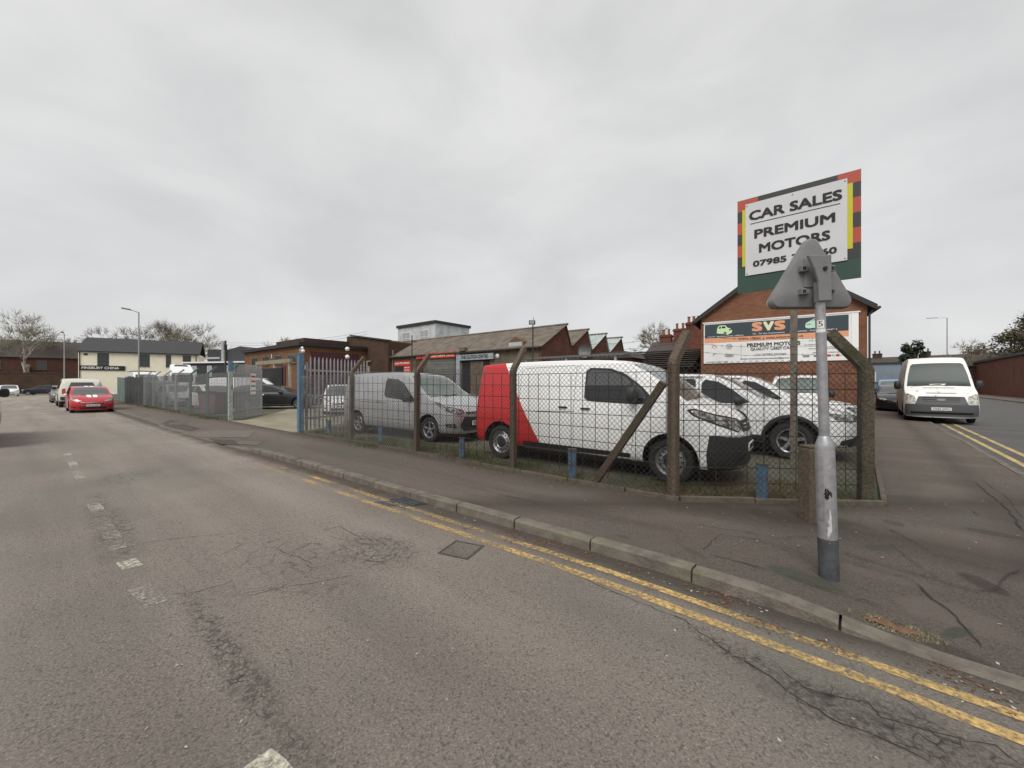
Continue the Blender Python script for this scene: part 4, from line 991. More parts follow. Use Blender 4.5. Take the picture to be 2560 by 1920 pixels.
# ------------------------------------------------------------------ vehicles
def itp(P, x):
    if x <= P[0][0]: return P[0][1]
    for (a, ya), (c, yc) in zip(P, P[1:]):
        if x <= c: return ya+(yc-ya)*(x-a)/(c-a)
    return P[-1][1]
def smooth_prof(P, n=6):
    """round the corners of a control polyline (Chaikin)"""
    for _ in range(2):
        Q = [P[0]]
        for a, c in zip(P, P[1:]):
            Q.append((a[0]*.75+c[0]*.25, a[1]*.75+c[1]*.25)); Q.append((a[0]*.25+c[0]*.75, a[1]*.25+c[1]*.75))
        Q.append(P[-1]); P = Q
    return P
SPECS = {
 'van_mid': dict(L=4.96, W=1.92, xr=.75, xf=4.02, r=.335, tan=.16, nl=.62, nn=2.7, tl=.22, tn=3.6, arch=.075,
    top=[(0, 1.86), (.12, 1.93), (1.4, 1.965), (2.7, 1.95), (3.25, 1.90), (3.62, 1.74), (4.0, 1.46), (4.26, 1.24), (4.5, 1.17), (4.76, 1.07), (4.90, .97), (4.96, .88)],
    belt=[(0, 1.12), (2.4, 1.18), (4.2, 1.16), (4.96, .8)], bot=[(0, .36), (.3, .30), (4.5, .27), (4.96, .26)], nrake=[(.2, -.04), (.5, .0), (.75, .0), (.9, -.05), (1.15, -.12)], trake=[(.3, .06), (.6, 0), (1.2, .02), (1.95, .12)]),
 'van_small': dict(L=4.80, W=1.83, xr=.80, xf=3.86, r=.325, tan=.17, nl=.62, nn=2.5, tl=.20, tn=3.4, arch=.06,
    top=[(0, 1.74), (.12, 1.81), (1.4, 1.86), (2.3, 1.85), (2.75, 1.80), (3.1, 1.66), (3.55, 1.33), (3.85, 1.15), (4.15, 1.08), (4.55, .98), (4.72, .88), (4.80, .78)],
    belt=[(0, 1.15), (1.8, 1.14), (3.3, 1.02), (4.3, .96), (4.8, .7)], bot=[(0, .36), (.3, .28), (4.4, .25), (4.8, .24)], nrake=[(.2, -.05), (.5, 0), (.75, -.01), (.95, -.10)], trake=[(.3, .05), (.6, 0), (1.8, .14)]),
 'van_large': dict(L=5.4, W=1.98, xr=1.0, xf=4.35, r=.345, tan=.085, nl=.50, nn=3.0, tl=.16, tn=4, arch=.06,
    top=[(0, 2.48), (.12, 2.57), (2.8, 2.62), (3.45, 2.58), (3.72, 2.46), (3.95, 2.13), (4.16, 1.80), (4.42, 1.42), (4.60, 1.34), (5.05, 1.18), (5.28, 1.04), (5.40, .90)],
    belt=[(0, 1.3), (4.3, 1.25), (5.0, 1.08), (5.4, .8)], bot=[(0, .36), (.3, .32), (4.9, .24), (5.4, .22)], nrake=[(.2, -.05), (.45, 0), (.72, 0), (.85, -.05), (1.1, -.12)], trake=[(.3, 0), (2.6, .08)]),
 'suv': dict(L=4.70, W=1.88, xr=.86, xf=3.62, r=.37, tan=.22, nl=.60, nn=2.5, tl=.45, tn=2.6, arch=.085,
    top=[(0, 1.10), (.05, 1.30), (.22, 1.58), (.45, 1.70), (1.3, 1.76), (2.0, 1.745), (2.4, 1.66), (2.8, 1.42), (3.2, 1.17), (3.45, 1.12), (4.2, 1.04), (4.52, .95), (4.64, .86), (4.70, .76)],
    belt=[(0, 1.08), (2.5, 1.06), (3.3, 1.02), (4.3, .90), (4.7, .66)], bot=[(0, .42), (.4, .34), (4.2, .30), (4.7, .30)], nrake=[(.25, -.08), (.55, 0), (.8, -.02), (1.0, -.1)], trake=[(.35, .05), (.7, 0), (1.1, .03), (1.75, .16)]),
 'hatch': dict(L=4.02, W=1.74, xr=.62, xf=3.14, r=.315, tan=.28, nl=.62, nn=2.3, tl=.45, tn=2.5, arch=.05,
    top=[(0, .92), (.05, 1.05), (.20, 1.26), (.42, 1.40), (.9, 1.47), (1.5, 1.485), (2.0, 1.44), (2.35, 1.30), (2.72, 1.08), (2.95, .985), (3.3, .94), (3.68, .84), (3.88, .74), (4.02, .62)],
    belt=[(0, .98), (1.0, .97), (2.6, .92), (3.4, .82), (4.02, .52)], bot=[(0, .30), (.4, .20), (3.6, .17), (4.02, .17)], nrake=[(.15, -.08), (.4, 0), (.6, -.01), (.8, -.10)], trake=[(.25, .06), (.6, 0), (.95, .02), (1.45, .16)]),
 'estate': dict(L=4.85, W=1.85, xr=.98, xf=3.83, r=.335, tan=.28, nl=.66, nn=2.3, tl=.50, tn=2.6, arch=.05,
    top=[(0, .98), (.06, 1.12), (.38, 1.36), (.75, 1.45), (1.4, 1.49), (2.2, 1.475), (2.65, 1.38), (3.1, 1.14), (3.42, 1.01), (3.9, .96), (4.45, .86), (4.70, .76), (4.85, .62)],
    belt=[(0, 1.0), (1.2, .98), (3.0, .93), (4.0, .85), (4.85, .52)], bot=[(0, .30), (.5, .20), (4.3, .17), (4.85, .18)], nrake=[(.15, -.08), (.4, 0), (.6, -.01), (.85, -.1)], trake=[(.25, .06), (.6, 0), (1.45, .16)]),
 'truck': dict(L=2.3, W=2.2, xr=-9, xf=1.2, r=.45, tan=.05, nl=.30, nn=3.2, tl=.10, tn=5, arch=.06,
    top=[(0, 3.55), (.1, 3.62), (.7, 3.55), (1.3, 3.15), (1.75, 2.86), (1.95, 2.75), (2.08, 2.2), (2.2, 1.75), (2.27, 1.6), (2.3, 1.5)],
    belt=[(0, 1.7), (2.3, 1.6)], bot=[(0, .5), (2.3, .4)], nrake=[(.4, -.04), (.8, 0), (1.6, -.04)], trake=[(.3, 0), (3, 0)]),
}
LOWC = [(0, .075), (.05, .030), (.14, .010), (.3, .002), (.5, 0.0), (.72, .002), (.88, .012), (1.0, .028)]
class Car:
    def __init__(s, spec):
        s.__dict__.update(SPECS[spec]); s.kind = spec; s.H = s.W/2
        s.top = smooth_prof(s.top); s.belt = smooth_prof(s.belt); s.bot = smooth_prof(s.bot)
        xs, xt = s.L-s.nl, s.tl; C = []
        N = 14
        for i in range(N+1):
            th = math.pi/2*(1-i/N); C.append((xs+s.nl*math.sin(th)**(2/s.nn), s.H*max(0, math.cos(th))**(2/s.nn) if i else 0.0))
        n = int((xs-xt)/.075)
        for i in range(1, n): C.append((xs+(xt-xs)*i/n, s.H))
        N = 10
        for i in range(N+1):
            th = math.pi/2*i/N; C.append((xt-s.tl*math.sin(th)**(2/s.tn), s.H*max(0, math.cos(th))**(2/s.tn) if i < N else 0.0))
        s.C = C; s.U = [0.0]
        for a, c in zip(C, C[1:]): s.U.append(s.U[-1]+math.hypot(c[0]-a[0], c[1]-a[1]))
        s.xs, s.xt, s.UT = xs, xt, s.U[-1]
    def col(s, u):
        u = min(max(u, 0), s.UT-1e-6)
        for i in range(len(s.U)-1):
            if u <= s.U[i+1]:
                f = (u-s.U[i])/(s.U[i+1]-s.U[i]); a, c = s.C[i], s.C[i+1]; return a[0]+(c[0]-a[0])*f, a[1]+(c[1]-a[1])*f
        return s.C[-1]
    def u_of_x(s, x):
        for i in range(len(s.C)-1):
            a, c = s.C[i], s.C[i+1]
            if a[0] >= x >= c[0]: return s.U[i]+(s.U[i+1]-s.U[i])*((a[0]-x)/max(1e-9, a[0]-c[0]))
        return s.UT
    def zs(s, x):
        zb, zt = itp(s.bot, x), itp(s.top, x); zl = min(itp(s.belt, x), zt-.085); return zb, zl, zt
    def half(s, x, w, z):
        zb, zl, zt = s.zs(x)
        if z <= zl: f = max(0, (z-zb)/(zl-zb)); return w*(1-itp(LOWC, f))
        return max(.02, (s.H*.972-s.tan*(z-zl)-.05*((z-zl)/1.0)**2))*w/s.H
    def rake(s, x, z):
        dx = itp(s.nrake, z)*min(1, max(0, (x-s.xs)/s.nl)); dx += itp(s.trake, z)*min(1, max(0, (s.xt-x)/s.tl)); return dx
    def S(s, u, z, sg):
        x, w = s.col(u); return Vector((x+s.rake(x, z), sg*s.half(x, w, z), z))
    def edge(s, x, w=None):
        zb, zl, zt = s.zs(x); w = s.H if w is None else w; return max(.0, s.half(x, w, zt-.065)-.022*w/s.H)
    CROWN = .032
    def T(s, x, f):
        zb, zl, zt = s.zs(x)
        w = s.H
        if x > s.xs: w = s.H*max(0, 1-((x-s.xs)/s.nl)**s.nn)**(1/s.nn)
        if x < s.xt: w = s.H*max(0, 1-((s.xt-x)/s.tl)**s.tn)**(1/s.tn)
        return Vector((x+s.rake(x, zt), f*s.edge(x, w), zt-s.CROWN*f*f))
    def body(s):
        rowsL = [0, .03, .08, .16, .3, .45, .6, .72, .82, .9, .96, 1.0]; rowsU = [.2, .4, .6, .8, 1.0]; rowsT = [1, .9, .7, .45, .2, 0]
        V = []; per = None; bm = bmesh.new(); grid = []
        for (x, w) in s.C:
            zb, zl, zt = s.zs(x); P = [(0.0, zb)]
            for f in rowsL: z = zb+(zl-zb)*f; P.append((s.half(x, w, z), z))
            ze = zt-.065
            for g in rowsU: z = zl+(ze-zl)*g; P.append((s.half(x, w, z), z))
            P.append((s.half(x, w, ze)-.006*w/s.H, zt-.045))
            e = s.edge(x, w)
            for f in rowsT: P.append((e*f, zt-s.CROWN*f*f))
            half = []
            for sg in (1, -1):
                half.append([bm.verts.new((x+s.rake(x, z), sg*y, z)) for y, z in P])
            grid.append(half)
        for i in range(len(grid)-1):
            for h in range(2):
                A, B = grid[i][h], grid[i+1][h]
                for j in range(len(A)-1): bm.faces.new((A[j], A[j+1], B[j+1], B[j]))
        bmesh.ops.remove_doubles(bm, verts=bm.verts, dist=1e-5)
        bmesh.ops.dissolve_degenerate(bm, edges=bm.edges, dist=1e-5)
        bmesh.ops.recalc_face_normals(bm, faces=bm.faces)
        me = bpy.data.meshes.new('body'); bm.to_mesh(me); bm.free(); return me
    def patchmesh(s, poly, fn, off, step=.07, mirror_fix=False):
        bm = bmesh.new(); vs = [bm.verts.new((p, z, 0)) for p, z in poly]; bm.faces.new(vs)
        ps = [p for p, z in poly]; zs_ = [z for p, z in poly]
        x = math.ceil(min(ps)/step)*step
        while x < max(ps):
            bmesh.ops.bisect_plane(bm, geom=bm.verts[:]+bm.edges[:]+bm.faces[:], plane_co=(x, 0, 0), plane_no=(1, 0, 0)); x += step
        z = math.ceil(min(zs_)/step)*step
        while z < max(zs_):
            bmesh.ops.bisect_plane(bm, geom=bm.verts[:]+bm.edges[:]+bm.faces[:], plane_co=(0, z, 0), plane_no=(0, 1, 0)); z += step
        for v in bm.verts:
            p, q = v.co.x, v.co.y; e = .004
            c = fn(p, q); du = fn(p+e, q)-fn(p-e, q); dz = fn(p, q+e)-fn(p, q-e); n = du.cross(dz)
            if n.length < 1e-12: n = Vector((1, 0, 0))
            n.normalize()
            ctr = Vector((s.L/2, 0, .7))
            if n.dot(c-ctr) < 0: n = -n
            v.co = c+n*off
        bmesh.ops.recalc_face_normals(bm, faces=bm.faces)
        me = bpy.data.meshes.new('patch'); bm.to_mesh(me); bm.free()
        for p in me.polygons: p.use_smooth = True
        return me
class Vehicle:
    def __init__(s, name, spec, label, cat, paintm, pos, head, group=None, scale=1.0):
        s.c = Car(spec); s.e = empty(name, pos, math.atan2(head[1], head[0])); s.e.scale = (scale,)*3
        tag(s.e, label, cat, group); c = s.c
        me = c.body(); me.materials.append(MATS[paintm]); me.materials.append(MATS['black_plastic'])
        ob = bpy.data.objects.new('body', me); COL.objects.link(ob)
        cut = MB(); wy = c.H
        for x in (c.xr, c.xf):
            if x < 0: continue
            for sg in (-1, 1):
                R = c.r+c.arch; V = []; n = 28
                for y in (sg*(wy-.30), sg*(wy+.2)):
                    for k in range(n): t = 2*math.pi*k/n; V.append((x+R*math.cos(t)*1.0, y, c.r+.015+R*math.sin(t)))
                cut.add(V, [tuple(range(n)), tuple(range(n, 2*n))[::-1]]+[(k, (k+1) % n, n+(k+1) % n, n+k) for k in range(n)])
        cut.m = [1]*len(cut.f)
        co = cut.build('cutter', [paintm, 'black_plastic']); 
        for p in co.data.polygons: p.material_index = 1
        md = ob.modifiers.new('b', 'BOOLEAN'); md.operation = 'DIFFERENCE'; md.solver = 'EXACT'; md.object = co
        dg = bpy.context.evaluated_depsgraph_get(); nm = bpy.data.meshes.new_from_object(ob.evaluated_get(dg))
        bpy.data.objects.remove(ob); bpy.data.objects.remove(co)
        for p in nm.polygons: p.use_smooth = True
        nm.set_sharp_from_angle(angle=R_(32))
        s.body = link('body', nm, s.e)
        ub = MB(); x0 = .35; ub.bb(x0, c.L-.45, -c.H+.28, c.H-.28, .17, itp(c.bot, c.L*.5)+.06); ub.build('underbody_shade_box', 'black', s.e)  # black box added under the body to block light and deepen its shadow
    def add(s, name, mt, me, parent=None):
        me.materials.clear(); me.materials.append(MATS[mt]); return link(name, me, parent or s.e)
    def side(s, name, mt, poly, sides=(1, -1), off=.004):
        """poly in (x, z) on the flank"""
        for sg in sides:
            P = [(s.c.u_of_x(x), z) for x, z in poly]
            s.add(name, mt, s.c.patchmesh(P, lambda u, z: s.c.S(max(0, u), z, sg), off))
    def front(s, name, mt, poly, mirror=False, off=.004):
        for m in ((1, -1) if mirror else (1,)):
            P = [(p*m, z) for p, z in poly]
            s.add(name, mt, s.c.patchmesh(P, lambda u, z: s.c.S(abs(u), z, 1 if u >= 0 else -1), off, .06))
    def rear(s, name, mt, poly, mirror=False, off=.004):
        for m in ((1, -1) if mirror else (1,)):
            P = [(p*m, z) for p, z in poly]
            s.add(name, mt, s.c.patchmesh(P, lambda u, z: s.c.S(s.c.UT-abs(u), z, 1 if u >= 0 else -1), off, .06))
    def roof(s, name, mt, poly, off=.005):
        """poly in (x, f) on the upper surface"""
        return s.add(name, mt, s.c.patchmesh(poly, lambda x, f: s.c.T(x, f), off, .07))
    def line(s, pts, w=.007, sides=(1, -1), mt='black'):
        for sg in sides:
            for a, c in zip(pts, pts[1:]):
                dx, dz = c[0]-a[0], c[1]-a[1]; L = math.hypot(dx, dz); nx, nz = -dz/L*w/2, dx/L*w/2
                poly = [(a[0]+nx, a[1]+nz), (c[0]+nx, c[1]+nz), (c[0]-nx, c[1]-nz), (a[0]-nx, a[1]-nz)]
                P = [(s.c.u_of_x(x), z) for x, z in poly]
                s.add('panel_gap', mt, s.c.patchmesh(P, lambda u, z: s.c.S(max(0, u), z, sg), .0015, .15))
    def handle(s, x, z, sides=(1, -1), mt='black_plastic', w=.17):
        for sg in sides:
            c = s.c.S(s.c.u_of_x(x), z, sg); mb = MB(); mb.box(c.x, c.y+sg*.018, c.z, w, .03, .028); mb.build('door_handle', mt, s.e, bevel=.010)
    def mirror(s, x, z, w=.13, h=.19, mt='black_plastic', reach=.16, sides=(1, -1)):
        for sg in sides:
            y = s.c.half(x, s.c.H, z); mb = MB(); V = []; F = []
            for (dx, k) in ((.09, .45), (.05, .9), (-.01, 1.0), (-.055, .92)):
                for t in range(12):
                    a = 2*math.pi*t/12; cx = math.copysign(abs(math.cos(a))**.6, math.cos(a)); cz = math.copysign(abs(math.sin(a))**.6, math.sin(a))
                    V.append((x+dx, sg*(y+reach)+cx*w*.5*k*1.25, z+cz*h*.5*k))
            for i in range(3):
                for t in range(12): F.append((i*12+t, i*12+(t+1) % 12, (i+1)*12+(t+1) % 12, (i+1)*12+t))
            F += [tuple(range(12))[::-1], tuple(36+t for t in range(12))]
            mb.add(V, F); o = mb.build('wing_mirror', mt, s.e, smooth=True)
            mb = MB(); mb.beam((x, sg*(y-.05), z-h*.3), (x+.01, sg*(y+reach), z-h*.28), .05, .05); mb.build('mirror_arm', 'black_plastic', o)
    def wheels(s, style='steel', sides=(1, -1)):
        c = s.c; r = c.r; tw = .205
        for x in (c.xr, c.xf):
            if x < 0: continue
            for sg in (1, -1):
                yo = sg*(c.H-.035); e = (x, yo-sg*tw/2, r)
                mb = MB(); ri = r*.66
                mb.lathe([(ri*.5, -tw/2), (ri, -tw/2), (r*.93, -tw/2+.012), (r*.985, -tw/2+.04), (r, -tw/2+.06), (r, tw/2-.06), (r*.985, tw/2-.035), (r*.94, tw/2-.008), (r*.80, tw/2), (ri+.012, tw/2-.006), (ri, tw/2-.018)], 36, axis='y', flip=sg)
                w = mb.build('wheel', 'tyre', s.e, smooth=True, loc=e)
                mb = MB()
                if style == 'steel':
                    mb.lathe([(ri+.004, tw/2-.02), (ri*.97, tw/2-.012), (ri*.90, tw/2-.03), (ri*.84, tw/2-.055), (ri*.62, tw/2-.03), (ri*.56, tw/2-.022), (ri*.46, tw/2-.045), (ri*.30, tw/2-.03), (0, tw/2-.03)], 36, axis='y', flip=sg)
                    mb.build('rim', 'rim', w, smooth=True)
                    mb = MB()
                    for k in range(14):
                        a = 2*math.pi*k/14; cx, cz = math.cos(a)*ri*.735, math.sin(a)*ri*.735
                        P = [(cx+ri*.075*math.cos(t)*1.0, sg*(tw/2-.034), cz+ri*.075*math.sin(t)) for t in [2*math.pi*j/8 for j in range(8)]]
                        mb.add(P, [tuple(range(8))])
                    mb.build('vent_holes', 'black', w)
                    mb = MB(); mb.lathe([(ri*.45, tw/2-.030), (ri*.42, tw/2-.016), (ri*.2, tw/2-.008), (0, tw/2-.006)], 24, axis='y', flip=sg); mb.build('hub_cap', 'black_plastic', w, smooth=True)
                else:
                    mb.lathe([(ri+.004, tw/2-.02), (ri*.98, tw/2-.010), (ri*.90, tw/2-.02), (ri*.88, tw/2-.09)], 36, axis='y', flip=sg)
                    ns = 5 if style == 'alloy5' else 10
                    for k in range(ns):
                        a = 2*math.pi*k/ns+.3; ca, sa = math.cos(a), math.sin(a); hw0, hw1 = (ri*.13, ri*.085) if ns == 5 else (ri*.085, ri*.045)
                        V = []
                        for (rr, hw, y) in ((ri*.12, hw0, tw/2-.030), (ri*.93, hw1 if ns > 5 else hw1*1.5, tw/2-.018)):
                            for sgn in (-1, 1): V.append((ca*rr-sa*hw*sgn, sg*y, sa*rr+ca*hw*sgn))
                            for sgn in (-1, 1): V.append((ca*rr-sa*hw*sgn, sg*(y-.03), sa*rr+ca*hw*sgn))
                        mb.add(V, [(0, 1, 5, 4), (2, 6, 7, 3), (0, 4, 6, 2), (1, 3, 7, 5)])
                    mb.lathe([(ri*.20, tw/2-.035), (ri*.19, tw/2-.018), (0, tw/2-.014)], 20, axis='y', flip=sg)
                    mb.build('rim', 'rim', w, smooth=True)
                    mb = MB(); mb.lathe([(ri*.89, tw/2-.085), (0, tw/2-.085)], 24, axis='y', flip=sg); mb.build('brake_disc', 'black', w)
    def plate(s, txt, z, rear=False, yellow=False, p=0.0):
        c = s.c; u = .001
        pt = c.S(c.UT if rear else 0, z, 1); x = pt.x+(-.012 if rear else .012); sg = -1 if rear else 1
        pl = MB(); pl.bb(x-.012, x+.004*sg if sg > 0 else x+.012, -.26, .26, z-.056, z+.056)
        if rear: pl = MB(); pl.bb(x-.004, x+.015, -.26, .26, z-.056, z+.056)
        o = pl.build('number_plate', 'plate_yellow' if yellow else 'plate_white', s.e, bevel=.003)
        if txt: text(txt, frame((x+sg*.0055, 0, z), (0, sg, 0), (0, 0, 1)), .105, 'ink', o, bold=.012, width=.46, name='plate_lettering', depth=.001)
    def badge(s, z, w=.15, h=.06, mt='chrome'):
        pt = s.c.S(0, z, 1); mb = MB(); V = [(pt.x+.012, w/2*math.cos(t), z+h/2*math.sin(t)) for t in [2*math.pi*k/20 for k in range(20)]]
        mb.prism(V, (.010, 0, 0)); mb.build('badge', mt, s.e)
    def wiper(s, pts, mt='black'):
        P = [s.c.T(x, f)+Vector((.012, 0, .018)) for x, f in pts]; mb = MB(); mb.tube(P, .009, 4); mb.build('wiper', mt, s.e)
def from_rear_wheel(spec, P, d, which='rear'):
    """origin (rear bumper centre) from where the right hand tyre touches the ground"""
    c = SPECS[spec]; d = Vector(d).normalized(); left = Vector((-d.y, d.x)); x = c['xr'] if which == 'rear' else c['xf']
    o = Vector(P)-d*x+left*(c['W']/2-.12); return (o.x, o.y, .1), d

def van_mid(v, plate=None, trim='black_plastic', rearplate=None):
    v.side('side_window', 'glass', [(2.60, 1.27), (2.60, 1.72), (2.68, 1.78), (3.05, 1.76), (3.32, 1.66), (3.60, 1.45), (3.80, 1.24), (3.74, 1.19), (3.45, 1.18), (2.85, 1.20), (2.68, 1.21)])
    v.side('quarter_glass', 'glass_grey', [(3.45, 1.26), (3.45, 1.53), (3.60, 1.40), (3.66, 1.28)], off=.007)
    v.side('painted_reflection', 'glass_grey', [(2.64, 1.48), (2.64, 1.70), (2.70, 1.745), (3.05, 1.72), (3.30, 1.62), (3.40, 1.54), (3.40, 1.48)], off=.0065)  # paler patch paints a reflection onto the upper part of the window
    v.roof('windscreen', 'glass_green', [(4.24, -.90), (4.24, .90), (3.95, .90), (3.42, .86), (3.36, .80), (3.36, -.80), (3.42, -.86), (3.95, -.90)])
    v.side('sill_trim', trim, [(1.32, .28), (3.42, .28), (3.42, .40), (1.32, .42)])
    v.front('lower_bumper', trim, [(-1.12, .27), (1.12, .27), (1.14, .50), (1.10, .77), (.62, .74), (.0, .71), (-.62, .74), (-1.10, .77), (-1.14, .50)])
    for z in (.42, .50, .58): v.front('bumper_slat', 'dark_trim', [(-.62, z), (.62, z), (.62, z+.035), (-.62, z+.035)], off=.012)
    v.front('bumper_lip', 'print_grey', [(-.70, .30), (.70, .30), (.66, .325), (-.66, .325)], off=.014)
    v.front('grille', 'black_plastic', [(-.46, .80), (.46, .80), (.50, .96), (.0, .975), (-.50, .96)], off=.006)
    for z in (.85, .90): v.front('grille_bar', 'chrome', [(-.44, z), (.44, z), (.45, z+.014), (-.45, z+.014)], off=.012)
    v.front('headlight', 'lamp_clear', [(.48, .86), (.62, .82), (.95, .93), (1.28, 1.05), (1.36, 1.11), (1.28, 1.125), (.95, 1.04), (.52, .97)], mirror=True, off=.007)
    v.front('headlight_bezel', 'black_plastic', [(.44, .86), (.62, .80), (.97, .91), (1.32, 1.04), (1.41, 1.12), (1.30, 1.145), (.95, 1.065), (.48, .985)], mirror=True, off=.004)
    v.badge(.895, .16, .15)
    v.line([(1.22, .45), (1.22, 1.78)]); v.line([(2.41, .36), (2.41, 1.80), (2.50, 1.84)]); v.line([(3.44, .45), (3.50, .9), (3.80, 1.17)]); v.line([(1.22, .98), (2.41, 1.02)], .010); v.line([(1.3, 1.80), (2.38, 1.83)], .006)
    v.handle(2.20, 1.09); v.handle(2.64, 1.08); v.mirror(3.48, 1.33, .16, .27, reach=.13)
    v.rear('tail_lamp', 'lamp_red', [(.80, .95), (.90, .92), (1.02, 1.0), (1.0, 1.55), (.88, 1.6), (.82, 1.5)], mirror=True)
    v.wiper([(4.26, -.5), (4.22, .0), (4.16, .35)]); v.wiper([(4.26, .3), (4.22, .6)])
    v.wheels('steel')
    if plate: v.plate(plate, .56)
pos, d = from_rear_wheel('van_mid', (-.18, 7.87), (.795, -.607))
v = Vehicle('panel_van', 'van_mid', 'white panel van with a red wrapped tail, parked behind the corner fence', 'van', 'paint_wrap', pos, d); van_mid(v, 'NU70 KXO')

def van_small(v, plate=None):
    v.side('side_window', 'glass', [(2.06, 1.20), (2.05, 1.58), (2.12, 1.66), (2.55, 1.63), (2.82, 1.52), (3.15, 1.24), (3.36, 1.05), (3.20, 1.03), (2.70, 1.08), (2.15, 1.12)])
    v.roof('windscreen', 'glass_green', [(3.82, -.90), (3.82, .90), (3.45, .89), (2.98, .85), (2.90, .78), (2.90, -.78), (2.98, -.85), (3.45, -.89)])
    v.front('headlight_bezel', 'black_plastic', [(.50, .76), (.66, .72), (.95, .80), (1.30, .98), (1.38, 1.045), (1.20, 1.02), (.86, .92), (.52, .84)], mirror=True, off=.003)
    v.front('headlight', 'lamp_clear', [(.53, .765), (.66, .735), (.95, .815), (1.28, .975), (1.33, 1.02), (1.20, 1.0), (.86, .905), (.55, .83)], mirror=True, off=.006)
    v.front('indicator', 'lamp_amber', [(1.22, .955), (1.30, .985), (1.335, 1.02), (1.22, .995)], mirror=True, off=.009)
    v.front('upper_grille', 'black_plastic', [(-.44, .73), (.44, .73), (.47, .79), (-.47, .79)])
    v.front('lower_grille', 'black_plastic', [(-.50, .30), (.50, .30), (.62, .45), (.50, .66), (-.50, .66), (-.62, .45)])
    v.front('fog_lamp_surround', 'black_plastic', [(.70, .38), (.98, .42), (1.0, .50), (.76, .50)], mirror=True); v.front('fog_lamp', 'lamp_clear', [(.80, .41), (.93, .43), (.93, .49), (.81, .485)], mirror=True, off=.008)
    v.badge(.80, .13, .055)
    v.side('bump_strip', 'paint_silver', [(1.25, .44), (3.35, .42), (3.35, .50), (1.25, .52)], off=.012)
    v.line([(1.15, .52), (1.15, 1.55)]); v.line([(1.98, .36), (1.98, 1.70)]); v.line([(3.28, .45), (3.30, .75), (3.42, 1.0)]); v.line([(.4, 1.0), (1.98, .96)], .012)
    v.handle(1.85, 1.0, mt='print_grey'); v.handle(2.12, .98, mt='print_grey'); v.mirror(3.12, 1.13, .15, .24, reach=.13)
    v.rear('tail_lamp', 'lamp_red', [(.76, .95), (.88, .92), (.98, 1.0), (.95, 1.5), (.84, 1.5)], mirror=True)
    v.wiper([(3.84, -.4), (3.78, .3)]); v.wheels('alloy5')
    if plate: v.plate(plate, .50)
pos, d = from_rear_wheel('van_small', (-4.62, 11.80), (.825, -.566))
v = Vehicle('panel_van', 'van_small', 'small silver panel van parked behind the fence next to the gate', 'van', 'paint_silver', pos, d); van_small(v, 'FG18 ABZ')
b = MB(); p0 = v.c.T(2.7, .4); b.tube([p0, p0+Vector((-.28, .0, .28))], .006, 5); b.build('aerial', 'black', v.e)

def suv(v, plate=None, wheels='alloy5', rearplate=None, cladding=True):
    v.side('front_window', 'glass', [(1.98, 1.12), (1.98, 1.52), (2.05, 1.60), (2.32, 1.55), (2.62, 1.36), (2.92, 1.12), (2.80, 1.085), (2.1, 1.09)])
    v.side('rear_window', 'glass', [(.98, 1.13), (1.02, 1.52), (1.10, 1.60), (1.80, 1.62), (1.86, 1.56), (1.86, 1.12)])
    v.side('quarter_glass', 'glass', [(.46, 1.16), (.55, 1.46), (.72, 1.57), (.88, 1.56), (.88, 1.14)])
    v.roof('windscreen', 'glass_green', [(3.16, -.88), (3.16, .88), (2.85, .88), (2.30, .84), (2.22, .78), (2.22, -.78), (2.30, -.84), (2.85, -.88)])
    v.front('headlight', 'lamp_clear', [(.50, .82), (.78, .76), (1.05, .82), (1.22, .93), (1.10, .945), (.74, .91), (.52, .89)], mirror=True, off=.006)
    v.front('grille', 'black_plastic', [(-.46, .62), (.46, .62), (.50, .86), (-.50, .86)])
    for z in (.68, .76): v.front('grille_bar', 'chrome', [(-.44, z), (.44, z), (.45, z+.02), (-.45, z+.02)], off=.010)
    v.front('lower_bumper', 'black_plastic', [(-1.0, .31), (1.0, .31), (.96, .44), (.6, .50), (-.6, .50), (-.96, .44)])
    if cladding: v.side('sill_trim', 'black_plastic', [(1.28, .33), (3.20, .33), (3.20, .46), (1.28, .46)], off=.010)
    v.side('roof_rail', 'black', [(.6, 1.645), (2.0, 1.64), (2.0, 1.665), (.6, 1.67)], off=.03)
    v.line([(1.92, .46), (1.92, 1.62)]); v.line([(3.05, .50), (3.02, 1.05)]); v.line([(1.0, .80), (.92, 1.12)])
    v.handle(2.05, .98, mt='print_grey'); v.handle(1.1, .99, mt='print_grey'); v.mirror(2.72, 1.14, .15, .19, reach=.12)
    v.rear('rear_screen', 'glass_grey', [(-.60, 1.12), (.60, 1.12), (.52, 1.50), (-.52, 1.50)])
    v.rear('tail_lamp', 'lamp_red', [(.66, .82), (.82, .80), (.86, 1.12), (.70, 1.14)], mirror=True)
    v.rear('rear_bumper', 'black_plastic', [(-.92, .42), (.92, .42), (.92, .64), (-.92, .64)])
    v.wiper([(3.20, -.55), (3.10, .0), (3.06, .2)]); v.wiper([(3.2, .1), (3.10, .6)])
    v.wheels(wheels)
    if plate: v.plate(plate, .54)
dS = Vector((.795, -.607))
pos, d = from_rear_wheel('suv', (5.57, 7.74), dS, 'front')
v = Vehicle('parked_car', 'suv', 'white off-roader with black arches, beside the concrete post of the sales board', 'car', 'paint_white', pos, dS, 'white cars parked nose out in the yard'); suv(v)
